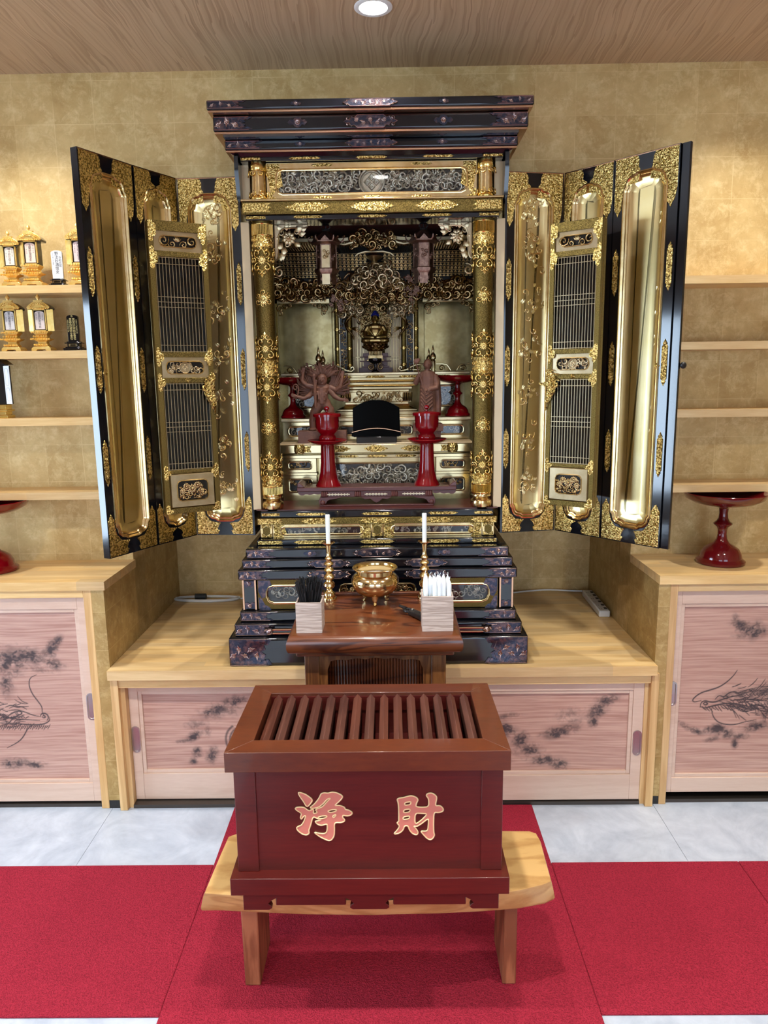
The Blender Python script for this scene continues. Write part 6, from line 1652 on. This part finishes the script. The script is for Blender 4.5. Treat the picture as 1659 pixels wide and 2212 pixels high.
b.loops(rows, cap0=True, cap1=True)
part('slab', b, M['bench'], t, smooth=50)
for x0, x1, tw in ((-.367,-.329,.004), (.255,.288,-.004)):
    b = MB(); y0, y1 = 1.546*K, 1.690*K
    b.hexa([(x0*K,y0,FZ+.006),(x1*K,y0,FZ+.006),(x1*K,y1,FZ+.006),(x0*K,y1,FZ+.006)], [((x0-tw*.6)*K,y0,ZB_+.001),((x1)*K,y0,ZB_+.001),((x1)*K,y1,ZB_+.001),((x0-tw*.6)*K,y1,ZB_+.001)])
    part('plank_leg', b, M['benchleg'], t, bevel=.003)
# box
XL, XR, YF, YB = -.3410*K, .2300*K, 1.430*K, 1.714*K      # body
z0 = ZT_; zs0, zp0, zp1, zr0, zr1 = z0, kz(.3600), kz(.4030), kz(.6480), kz(.6925)
t = thing('offering_box', 'red-brown slatted wooden offering box with gilt characters on its front, standing on the bench', 'offering box', ((XL+XR)/2, (YF+YB)/2, z0))
# skirt with cut-outs
sxl, sxr = -.3320*K, .2235*K; syf, syb = 1.421*K, 1.722*K
def skirt(xa, xb, y0, y1):
    w_ = xb-xa; H = zp0-zs0; P = [(xa, zs0)]
    for c0, c1 in ((.105, .425), (.565, .895)):
        a, c = xa+w_*c0, xa+w_*c1
        P += [(a-.002, zs0), (a+.004, zs0+.004), (a+.002, zs0+.010), (a-.004, zs0+.014), (a+.002, zs0+.021), (a+.014, zs0+.028), (c-.014, zs0+.028), (c-.002, zs0+.021), (c+.004, zs0+.014), (c-.002, zs0+.010), (c-.004, zs0+.004), (c+.002, zs0)]
    P += [(xb, zs0), (xb, zp0), (xa, zp0)]
    # solid apron set back inside each opening, as the photo's shallow carved feet
    return MB().prism(P, y0, y1)
part('front_skirt', skirt(sxl, sxr, syf, syf+.014), M['boxwood'], t, bevel=.001)
part('rear_skirt', skirt(sxl, sxr, syb-.014, syb), M['boxwood'], t)
for a, c in ((sxl, sxl+.014), (sxr-.014, sxr)): part('side_skirt', MB().box(a, c, syf+.014, syb-.014, zs0, zp0), M['boxwood'], t, bevel=.001)
w_ = sxr-sxl
for c0, c1 in ((.105, .425), (.565, .895)):
    part('skirt_inset', MB().box(sxl+w_*c0+.012, sxl+w_*c1-.012, syf+.0008, syf+.012, zs0+.0095, zs0+.034), M['boxwood'], t, bevel=.002)
part('base_plate', MB().box(-.3545*K, .2435*K, 1.405*K, 1.735*K, zp0, zp1-.003), M['boxwood'], t, bevel=.0012)
for a, c in ((XL, XL+.044), (XR-.044, XR)):
    for ya, yb in ((YF, YF+.040), (YB-.040, YB)): part('corner_post', MB().box(a, c, ya, yb, zp1-.003, zr0), M['boxwood'], t, bevel=.0012)
fp = part('front_panel', MB().box(XL+.044, XR-.044, YF+.005, YF+.018, zp1-.003, zr0), M['boxwood'], t)
part('rear_panel', MB().box(XL+.044, XR-.044, YB-.018, YB-.005, zp1-.003, zr0), M['boxwood'], t)
for a, c in ((XL+.005, XL+.018), (XR-.018, XR-.005)): part('side_panel', MB().box(a, c, YF+.04, YB-.04, zp1-.003, zr0), M['boxwood'], t)
# inner funnel boards under the slats
zf = zr0-.060
for a, c in ((XL+.018, 1), (XR-.018, -1)):
    b = MB(); b.hexa([(a, YF+.02, zf), (a+c*.004, YF+.02, zf), (a+c*.004, YB-.02, zf), (a, YB-.02, zf)], [(a, YF+.02, zr0), (a+c*.004, YF+.02, zr0), (a+c*.004, YB-.02, zr0), (a, YB-.02, zr0)]); part('inner_board', b, M['boxwood'], t)
part('inner_floor', MB().box(XL+.018, XR-.018, YF+.018, YB-.018, zf-.010, zf), M['boxwood'], t)
# mitred rim
rx0, rx1, ry0, ry1 = -.3525*K, .2415*K, 1.404*K, 1.737*K; ix0, ix1, iy0, iy1 = rx0+.0515, rx1-.0505, ry0+.053, ry1-.040
def mitre(o4, i4): 
    b = MB(); b.hexa([(*o4[0], zr0), (*o4[1], zr0), (*i4[1], zr0), (*i4[0], zr0)], [(*o4[0], zr1), (*o4[1], zr1), (*i4[1], zr1), (*i4[0], zr1)]); return b
ry1 = 1.746*K; O4 = [(rx0,ry0),(rx1,ry0),(rx1-.004,ry1),(rx0+.004,ry1)]; I4 = [(ix0,iy0),(ix1,iy0),(ix1,iy1),(ix0,iy1)]
for k in range(4):
    j = (k+1) % 4; part('rim_board', mitre((O4[k], O4[j]), (I4[k], I4[j])), [M['boxwood_top']], t, bevel=.001)
part('inner_edge', MB().box(ix0, ix1, iy1-.004, iy1, zr0, zr1-.008), M['boxwood'], t)
ns = 15
for k in range(ns):
    xc = ix0+.017+(ix1-ix0-.034)*k/(ns-1); hw = .0098; zt = zr1-.004; b = MB()
    prof = [(xc-hw, zr0+.006), (xc+hw, zr0+.006), (xc+hw, zt-.010), (xc+hw*.45, zt-.002), (xc, zt), (xc-hw*.45, zt-.002), (xc-hw, zt-.010)]
    prof = [(xc-hw, zr0+.004), (xc+hw, zr0+.004), (xc+hw, zt-.0085), (xc, zt), (xc-hw, zt-.0085)]
    b.prism(prof, iy0-.004, iy1+.002); part('slat', b, M['slat'], t, bevel=.0008)
# two banknotes lying inside
for kx, (u, v, rz, lab) in enumerate(((ix0+.108, iy0+.046, 1.35, 'folded banknote seen between the third and fourth slats of the offering box'), (ix0+.140, iy0+.058, 1.10, 'second crumpled banknote right of the first inside the offering box'))):
    b = MB(); n = 6; a_ = cos(rz); s_ = sin(rz)
    b.loops([[(u+(x_-.5)*.10*a_-yy*s_, v+(x_-.5)*.10*s_+yy*a_, zf+.006+.004*sin(x_*5+kx)+.016*kx*x_+(zo)) for x_ in [i/n for i in range(n+1)]] for yy, zo in ((-.020,0), (.020,.003), (.020,.0036), (-.020,.0006))], close=False)
    o = solo('banknote', b, plain('banknote_paper', sr(196,204,196), .7), lab, 'banknote', 'banknotes in the box')
    c = bpy.data.curves.new('note_number', 'FONT'); c.body = '1000'; c.size = .020; c.extrude = .0002
    tmp = bpy.data.objects.new('note_number', c); COL.objects.link(tmp); dg = bpy.context.evaluated_depsgraph_get(); me = bpy.data.meshes.new_from_object(tmp.evaluated_get(dg)); bpy.data.objects.remove(tmp)
    me.materials.clear(); me.materials.append(M['ink']); q = bpy.data.objects.new('note_number', me); COL.objects.link(q); q.parent = o
    q.location = (-.012*a_, -.03*s_, .013+.012*kx); q.rotation_euler = (0, 0, rz)

# ---- the two carved and gilded characters ----
JO = [[(178,120),(200,121),(240,135),(290,170),(299,188),(290,205),(262,238),(246,236),(225,200),(200,165),(182,138)],
 [(150,256),(165,244),(205,243),(228,246),(250,262),(272,276),(296,262),(312,266),(306,300),(345,291),(326,268),(340,256),(388,242),(430,192),(456,168),(432,172),(412,190),(392,215),(350,246),(305,254),(274,250),(320,215),(358,166),(372,130),(400,122),(432,127),(465,116),(502,121),(546,140),(560,158),(540,186),(500,220),(492,231),(532,228),(576,244),(582,264),(612,268),(640,285),(643,300),(622,316),(590,318),(562,311),(560,334),(579,350),(576,366),(545,376),(502,374),(490,388),(492,440),(490,490),(470,522),(448,532),(415,520),(368,498),(335,474),(316,458),(352,467),(400,471),(424,460),(430,432),(430,402),(424,386),(380,401),(345,391),(321,364),(346,361),(380,352),(350,344),(312,326),(300,340),(285,400),(270,440),(275,468),(250,483),(213,474),(174,445),(163,420),(180,407),(206,399),(226,370),(245,316),(226,319),(205,349),(196,332),(208,301),(190,285),(165,272)]]
JH = [[(430,277),(462,266),(511,262),(500,281),(450,291)], [(476,316),(506,305),(494,326),(478,334)], [(345,330),(382,318),(428,318),(420,332),(385,341),(360,343)]]
ZO_ = [[(1025,178),(1040,167),(1075,164),(1120,151),(1150,147),(1190,160),(1206,182),(1193,207),(1186,240),(1240,245),(1300,240),(1295,170),(1271,146),(1286,127),(1320,124),(1350,140),(1366,162),(1352,234),(1395,228),(1425,256),(1422,280),(1385,290),(1345,286),(1345,380),(1350,460),(1359,482),(1345,512),(1322,523),(1293,510),(1258,474),(1236,447),(1280,450),(1300,440),(1302,372),(1299,338),(1240,386),(1202,409),(1174,404),(1196,428),(1217,460),(1205,482),(1168,470),(1140,440),(1126,402),(1096,401),(1086,440),(1050,468),(1004,473),(1030,446),(1050,416),(1050,400),(1029,378),(1046,365),(1045,340),(1042,260),(1035,206)]]
ZH = [[(1090,206),(1146,195),(1142,221),(1092,229)], [(1085,266),(1141,257),(1138,284),(1085,293)], [(1082,326),(1139,317),(1135,343),(1082,351)], [(1183,294),(1240,296),(1292,300),(1240,356),(1184,394)]]
def carved_char(name, outs, holes, y):
    # 420 x 180 px patch of the survey laid on the front panel, levelled
    def tr(p): return (-.2397 - .0000104*p[1] + p[0]*.0002408, 0, .6451 - .00000205*p[0] - p[1]*.000268)
    def smooth(P):
        for _ in range(2):
            Q = []
            for a, b_ in zip(P, P[1:]+P[:1]): Q += [(a[0]*.78+b_[0]*.22, a[1]*.78+b_[1]*.22), (a[0]*.22+b_[0]*.78, a[1]*.22+b_[1]*.78)]
            P = Q
        return [tr(p) for p in P]
    L = [smooth(P) for P in outs+holes]
    # gilded raised rim following every edge of the strokes
    b = MB()
    for P in L: b.tube([(p[0], y-.0015, p[2]) for p in P+[P[0]]], .00155, 6, False)
    o = part(name, b, M['outline'], fp, smooth=180)
    c = bpy.data.curves.new('painted_face', 'CURVE'); c.dimensions = '2D'; c.fill_mode = 'BOTH'; c.extrude = .0008
    for P in L:
        s_ = c.splines.new('POLY'); s_.points.add(len(P)-1); s_.use_cyclic_u = True
        for k, p in enumerate(P): s_.points[k].co = (p[0], p[2], 0, 1)
    tmp = bpy.data.objects.new('painted_face', c); COL.objects.link(tmp); dg = bpy.context.evaluated_depsgraph_get(); me = bpy.data.meshes.new_from_object(tmp.evaluated_get(dg)); bpy.data.objects.remove(tmp)
    me.materials.clear(); me.materials.append(M['pink']); org = wloc(fp)
    for v in me.vertices: v.co = Vector((v.co.x, y-.0009-v.co.z, v.co.y)) - org
    q = bpy.data.objects.new('painted_face', me); COL.objects.link(q); q.parent = o
    return o
carved_char('gilt_character', JO, JH, YF+.005); carved_char('gilt_character', ZO_, ZH, YF+.005)

# ================= MEMORIAL TABLETS ON THE LEFT SHELVES =================
def words(body, size, x, y, z, mat, parent, sp=1.0):
    c = bpy.data.curves.new('inscription', 'FONT'); c.body = '\n'.join(body); c.size = size; c.align_x = 'CENTER'; c.align_y = 'TOP'; c.space_line = sp; c.resolution_u = 1
    tmp = bpy.data.objects.new('inscription', c); COL.objects.link(tmp); dg = bpy.context.evaluated_depsgraph_get(); me = bpy.data.meshes.new_from_object(tmp.evaluated_get(dg)); bpy.data.objects.remove(tmp); bpy.data.curves.remove(c)
    me.materials.clear(); me.materials.append(mat); o = bpy.data.objects.new('inscription', me); COL.objects.link(o); o.parent = parent; o.location = (x, y, z); o.rotation_euler = (PI/2, 0, 0); return o
def shrine(lab, x, z, k, text, flaps=(1, 1), rz=0.0, paper=(214,190,170), side_txt=('令和元年', '十一月三日'), y=2.435):
    """gilt wayside-style tablet case: foot, lotus tiers, case with doors, arched roof, jewel"""
    t = thing('tablet_shrine', lab, 'memorial tablet', (x, y, z), 'gilt memorial tablet cases', rz)
    def P(n, m, mt, par=t, **kw): return part(n, m, M[mt] if isinstance(mt, str) else mt, par, False, **kw)
    def S(v): return v*k
    b = MB(); a = [(-.034,0),(-.018,0),(-.014,.006),(.014,.006),(.018,0),(.034,0),(.033,.010),(.026,.016),(-.026,.016),(-.033,.010)]
    b.prism([(S(u), S(v)) for u, v in a], S(-.024), S(.024)); P('footed_base', b, 'shrinegold', bevel=.001)
    b = MB(); b.lathe([(S(r), S(v)) for r, v in ((.022,.016),(.024,.020),(.020,.024),(.018,.030),(.020,.034),(.034,.040),(.036,.043),(.024,.046),(.022,.054),(.026,.058),(.031,.064),(.030,.068))], (0,0,0), 4, ph=PI/4, sx=1.15, sy=.85)
    for zz, rr, n in ((.021,.022,7),(.041,.032,9),(.064,.028,8),(.050,.022,6)):
        for i in range(n): b.ball((S(-rr+2*rr*i/(n-1)), S(-.0225-.15*(rr-.02)), S(zz)), S(.0040), 6, 4)
    P('lotus_tiers', b, 'shrinegold')
    b = MB(); z0, z1, w_ = S(.068), S(.142), S(.0235)
    b.box(-w_*.97, w_*.97, S(-.012), S(.020), z0, z1); case = P('case', b, 'black', bevel=.0006)
    b = MB(); f = S(.004); b.box(-w_, w_, S(-.0165), S(-.012), z0, z0+f); b.box(-w_, w_, S(-.0165), S(-.012), z1-f, z1); b.box(-w_, -w_+f, S(-.0165), S(-.012), z0, z1); b.box(w_-f, w_, S(-.0165), S(-.012), z0, z1)
    P('gilt_frame', b, 'shrinegold', case)
    b = MB(); h = z1-z0; W = w_-f*1.9; pts = [(-W, z0+f*1.6), (W, z0+f*1.6), (W, z1-f*3.4)]+[(W*cos(a_), z1-f*3.4+f*1.8*sin(a_)) for a_ in [PI*q/8 for q in range(1, 8)]]+[(-W, z1-f*3.4)]
    b.prism(pts, S(-.0145), S(-.0125)); P('paper_tablet', b, plain('tablet_paper', sr(*paper), .8), case)
    words(text, S(.0098), 0, S(-.0148), z1-f*2.2, M['ink'], case, .93)
    words(side_txt[0], S(.0052), W*.68, S(-.0148), z1-f*3.6, M['ink'], case, 1.25); words(side_txt[1], S(.0048), -W*.68, S(-.0148), z1-f*3.6, M['ink'], case, 1.15)
    for s_ in (-1, 1):
        if not flaps[0 if s_ < 0 else 1]: continue
        ang = R(28)*s_ ; b = MB(); n = 1
        b.box(0 if s_ > 0 else -S(.021), S(.021) if s_ > 0 else 0, S(-.0015), 0, z0, z1); dr_ = P('case_door', b, 'shrinegold', loc=(s_*(w_+.0006), S(-.012), 0), rz=-ang*.9*(-1 if False else 1)*(-1))
        b = MB(); b.box(S(.001) if s_ > 0 else -S(.020), S(.020) if s_ > 0 else -S(.001), .0002, S(.002), z0+.001, z1-.001); P('door_back', b, 'black', dr_)
    b = MB(); n = 14; top = [(S(.040)*(-1+2*i/n), S(.145+.025*abs(cos(PI/2*(-1+2*i/n)))**.75+.003*abs(-1+2*i/n)**6)) for i in range(n+1)]
    b.prism(top+[(S(.036), S(.142)), (S(-.036), S(.142))], S(-.020), S(-.014)); ro = P('arched_gable', b, 'shrinegold', bevel=.0008)
    b = MB(); b.T = local(S(-.0205))
    for i in range(9): u = S(-.024+.006*i); scroll(b, u, S(.152+.009*cos((i-4)/4*PI/2)), S(.0045), i, 1.1, (-1)**i, .22, 8, 4, .6)
    for i in range(11): b.ball((S(-.028+.0056*i), S(.1435), .0005), S(.0028), 6, 4)
    P('gable_carving', b, 'shrinegold', ro)
    b = MB(); b.prism([(u*.96, v-S(.002)) for u, v in top]+[(S(.036), S(.140)), (S(-.036), S(.140))], S(-.014), S(.026)); P('dark_roof', b, 'black', bevel=.0008)
    b = MB(); b.box(S(-.016), S(.016), S(-.018), S(-.010), S(.168), S(.172)); b.lathe([(S(.003), S(.172)), (S(.0035), S(.175)), (S(.007), S(.180)), (S(.0065), S(.185)), (S(.003), S(.189)), (0, S(.192))], (0, S(-.014), 0), 12); P('jewel_finial', b, 'shrinegold')
    return t
shrine('tallest gilt tablet case on the top shelf, pink paper, second from the left', -1.128, 1.752, .975, '玉蘭妙澄信女', (1, 0), R(0), (226,194,176), y=2.43)
shrine('gilt tablet case at the left end of the top shelf, beside the tallest one', -1.195, 1.752, .885, '祥光妙仕信士', (1, 0), R(0), (222,204,186), y=2.43)
shrine('gilt tablet case right of the small white tablet, half behind the altar door', -.975, 1.752, .99, '大覚妙心信女', (1, 0), 0, (222,196,190), y=2.43)
shrine('gilt tablet case on the second shelf with grey paper, left one', -1.215, 1.551, .925, '繁山恨覚信士', (0, 1), 0, (206,200,196), y=2.43)
shrine('gilt tablet case on the second shelf with both doors open, right one', -1.118, 1.551, .925, '紫雲妙芳信女', (1, 1), 0, (216,200,190), ('令和七年', '四月五日'), y=2.43)
shrine('gilt tablet case cut by the picture edge on the second shelf', -1.335, 1.551, .925, '清岳妙光信女', (0, 1), 0, (216,200,190), y=2.43)
def tablet(lab, x, z, k, dark, texts, rz=0):
    y = 2.43; t = thing('memorial_tablet', lab, 'memorial tablet', (x, y, z), None, rz)
    b = MB(); h = .098*k; w_ = .0200*k if dark else .0190*k; z0 = .034*k if dark else .026*k
    n = 8; P = [(-w_, z0), (w_, z0), (w_*1.04, z0+h*.9)]+[(w_*1.04*cos(PI*i/n), z0+h*.9+h*.08*sin(PI*i/n)) for i in range(1, n)]+[(-w_*1.04, z0+h*.9)]
    b.prism(P, -.005, .002 if not dark else .006); pl = part('tablet', b, M['black'] if dark else M['plastic'], t, False, bevel=.0008, label='black tablet with gold writing' if dark else 'white tablet with black writing')
    m = M['goldink'] if dark else M['ink']
    for (tx, u, s_, top) in texts: words(tx, s_*k, u*k, -.0054, z0+h*top, m, pl, .92)
    b = MB(); 
    if dark:
        b.box(-.024*k, .024*k, -.012, .012, .030*k, .034*k); b.box(-.030*k, .030*k, -.016, .016, .026*k, .030*k); b.box(-.022*k, .022*k, -.012, .012, .015*k, .026*k); b.box(-.028*k, .028*k, -.016, .016, .010*k, .015*k)
        b.box(-.034*k, .034*k, -.020, .020, .004*k, .010*k); b.box(-.034*k, -.022*k, -.020, .020, 0, .004*k); b.box(.022*k, .034*k, -.020, .020, 0, .004*k); b.box(-.03*k, .03*k, -.012, .016, 0, .004*k)
    else:
        b.box(-.020*k, .020*k, -.012, .012, .022*k, .026*k); b.box(-.026*k, .026*k, -.015, .015, .019*k, .022*k); b.box(-.019*k, .019*k, -.012, .012, .010*k, .019*k); b.box(-.024*k, .024*k, -.015, .015, .006*k, .010*k); b.box(-.029*k, .029*k, -.018, .018, 0, .006*k)
    bs = part('tablet_base', b, M['black'], t, False, bevel=.0008)
    zc = .0205*k if dark else .0145*k; b = MB(); w2 = .013*k
    for s_ in (-1, 1): b.box(s_*w2-.001, s_*w2+.001, -.0165, -.012, zc-.004*k, zc+.004*k)
    b.box(-w2, w2, -.0155, -.012, zc+.0028*k, zc+.004*k); b.box(-w2, w2, -.0155, -.012, zc-.004*k, zc-.0028*k); part('base_inlay', b, M['gold'], bs, False)
tablet('small white tablet with black writing on a black stand on the top shelf', -1.050, 1.752, .90, False, [('野法妙鴻信女', 0, .0135, .93), ('令和五年', .012, .0105, .78), ('十一月二十五日', -.0125, .0062, .88)])
tablet('black tablet with gold writing on a black stand on the second shelf', -1.018, 1.551, .87, True, [('真室妙栄信女', .0055, .0112, .86), ('豊春良道信士', -.0065, .0112, .86), ('平成十八年五月六日', .0155, .0060, .80), ('令和五年四月二日', -.0160, .0060, .80), ('各', 0, .009, .97), ('霊位', .0055, .010, .24), ('霊位', -.0065, .010, .24)])
# tall black shrine on the third shelf, half out of the picture
x, z = -1.285, 1.338
t = thing('black_shrine', 'black tablet shrine with pale inner door on the third shelf, cut by the picture edge', 'memorial tablet', (x, 2.44, z))
b = MB((x, 2.44, z)); b.box(-.036, .036, -.03, .02, 0, .010); b.box(-.028, .028, -.024, .018, .010, .022); b.box(-.036, .036, -.03, .02, .022, .028); b.box(-.028, .028, -.02, .018, .028, .044); part('stepped_base', b, M['goldfit_fine'], t, bevel=.001)
part('cabinet', MB((x, 2.44, z)).box(-.030, .030, -.012, .020, .044, .172), M['black'], t, bevel=.001)
b = MB((x, 2.44, z)); b.hexa([(-.046,-.034,.172),(.046,-.034,.172),(.046,.026,.172),(-.046,.026,.172)], [(-.020,-.026,.194),(.020,-.026,.194),(.020,.02,.194),(-.020,.02,.194)]); part('roof', b, M['black'], t, bevel=.002)
b = MB(); b.box(0, .024, -.002, 0, .046, .168); d = part('open_door', b, M['plastic'], t, False, loc=(.030, -.013, 0), rz=R(-22), label='pale inner door')
b = MB(); b.box(.001, .025, 0, .003, .046, .169); part('door_back', b, M['black'], d, False)
b = MB()
for z0_, z1_ in ((.056, .098), (.106, .160)):
    P = [(.005, z0_+.004), (.008, z0_), (.016, z0_), (.019, z0_+.004), (.019, z1_-.004), (.016, z1_), (.008, z1_), (.005, z1_-.004), (.005, z0_+.004)]; b.tube([(u, -.0022, v) for u, v in P], .0006, 4, False)
part('door_moulding', b, M['steel'], d, False)

# ================= CABLES, POWER STRIP, LAMPS =================
PZ = .5445
b = MB(); n = 60
for ph, dz in ((0, .004), (.5, .0075), (1.1, .004), (1.6, .0075)):
    P = [(-.790+.135*cos(a)+.01*ph, 2.972+.026*sin(a)*(1+ph*.35)-.03*ph*.1, PZ+dz+.001*sin(a*2+ph)) for a in [2*PI*i/30 for i in range(31)]]; b.tube(P, .0034, 6, False)
b.tube([(-.66, 2.98, PZ+.004), (-.60, 2.955, PZ+.006), (-.560, 2.93, PZ+.010)], .0034, 6)
c = solo('cable_bundle', b, M['plastic'], 'coiled white cable bundled on the platform behind the left altar door', 'cable')
b = MB(); b.tube([(-.828, 2.972, PZ+.0135), (-.782, 2.972, PZ+.0135)], [.0135, .0135], 10, flat=.9); part('black_tie', b, M['rubber'], c)
b = MB((-.578, 2.90, PZ)); b.box(-.016, .016, -.014, .014, 0.0, .040); b.box(-.010, .010, -.010, .010, .040, .050); solo('power_adapter', b, M['plastic'], 'white plug adapter at the left corner of the altar base', 'plug', bevel=.004)
b = MB(); P = [(.40, 2.99, PZ+.005), (.50, 3.005, PZ+.005), (.58, 3.018, PZ+.010), (.66, 3.024, PZ+.013), (.74, 3.020, PZ+.009), (.80, 3.022, PZ+.006), (.822, 3.005, PZ+.008), (.820, 2.975, PZ+.012)]
# soften the path
for _ in range(2):
    Q = [P[0]]
    for a, c in zip(P, P[1:]): Q += [tuple(a[i]*.75+c[i]*.25 for i in range(3)), tuple(a[i]*.25+c[i]*.75 for i in range(3))]
    P = Q+[P[-1]]
b.tube(P, .0035, 6); solo('power_cable', b, M['plastic'], 'white power cable running along the niche back to the strip', 'cable')
t = thing('power_strip', 'white six-way power strip with black switches in the right corner of the platform', 'power strip', (.811, 2.83, PZ), rz=R(-1.5))
part('strip_body', MB().box(-.021, .021, -.142, .142, 0, .026), M['plastic'], t, False, bevel=.005, seg=3)
for k in range(6):
    y = -.112+.043*k
    s_ = part('switch', MB().box(.004, .015, y-.008, y+.008, .026, .0285), M['darkplastic'], t, False, bevel=.0008)
    part('socket', (lambda m: (m.box(-.014, -.012, y-.006, y+.001, .0255, .0263), m.box(-.007, -.005, y-.006, y+.001, .0255, .0263), m)[2])(MB()), M['darkplastic'], t, False)
for i, (x, y) in enumerate(LAMPS):
    lab = ('round recessed ceiling downlight above the altar' if i == 1 else 'round recessed ceiling downlight %s' % (['in the row along the altar wall, left', '', 'in the row along the altar wall, right', 'left in the row over the viewer', 'middle in the row over the viewer', 'right in the row over the viewer', 'left in the row behind the viewer', 'middle in the row behind the viewer', 'right in the row behind the viewer', 'left in the rear row', 'middle in the rear row', 'right in the rear row'][i]))
    t = thing('ceiling_downlight', lab, 'light', (x, y, 2.41), 'ceiling downlights')
    part('trim_ring', MB((x, y, 2.41)).lathe([(.0375,-.001),(.0375,-.003),(.047,-.004),(.0505,-.002),(.0505,0)], (0,0,0), 40, cap=False), M['plastic'], t)
    part('diffuser', MB((x, y, 2.41)).lathe([(0,-.0025),(.0375,-.0025),(.0375,-.0005),(0,-.0005)], (0,0,0), 32), M['lamp'], t)
    d = bpy.data.lights.new('downlight_beam', 'SPOT'); d.energy = LAMP_W[i]; d.color = (1, .955, .89); d.spot_size = R(128); d.spot_blend = .85; d.shadow_soft_size = .035
    l = bpy.data.objects.new('downlight_beam', d); COL.objects.link(l); l.location = (x, y, 2.41-.006-FZ)

STUFF = ('raised_ornament', 'bracket_row', 'bracket_rows', 'reeded_collar', 'cloud_canopy', 'cloud_transom', 'cloud_tufts', 'gable_carving', 'rafters', 'roof_studs', 'column_lace', 'vine_relief', 'openwork', 'lattice_bars', 'lattice_rails', 'embossed_relief', 'embossed_border', 'relief_carving', 'flower_relief', 'peony_relief', 'rope_relief', 'halo_volutes', 'flame_hair', 'fan_of_arms', 'pendant_flowers', 'lotus_tiers', 'gable_carving', 'grip_dots', 'base_scrolls', 'lotus_seat', 'peony_carving', 'capital_ornament', 'cloud_bracket', 'hair', 'inner_lattice')
for o in scene.objects:
    if o.parent and o.type == 'MESH' and o.name.split('.')[0] in STUFF: o['kind'] = 'stuff'
# everything was laid out in the survey frame; set the floor to zero
for o in list(scene.objects):
    if o.parent is None and o.type in ('MESH', 'EMPTY'): o.location.z -= FZ
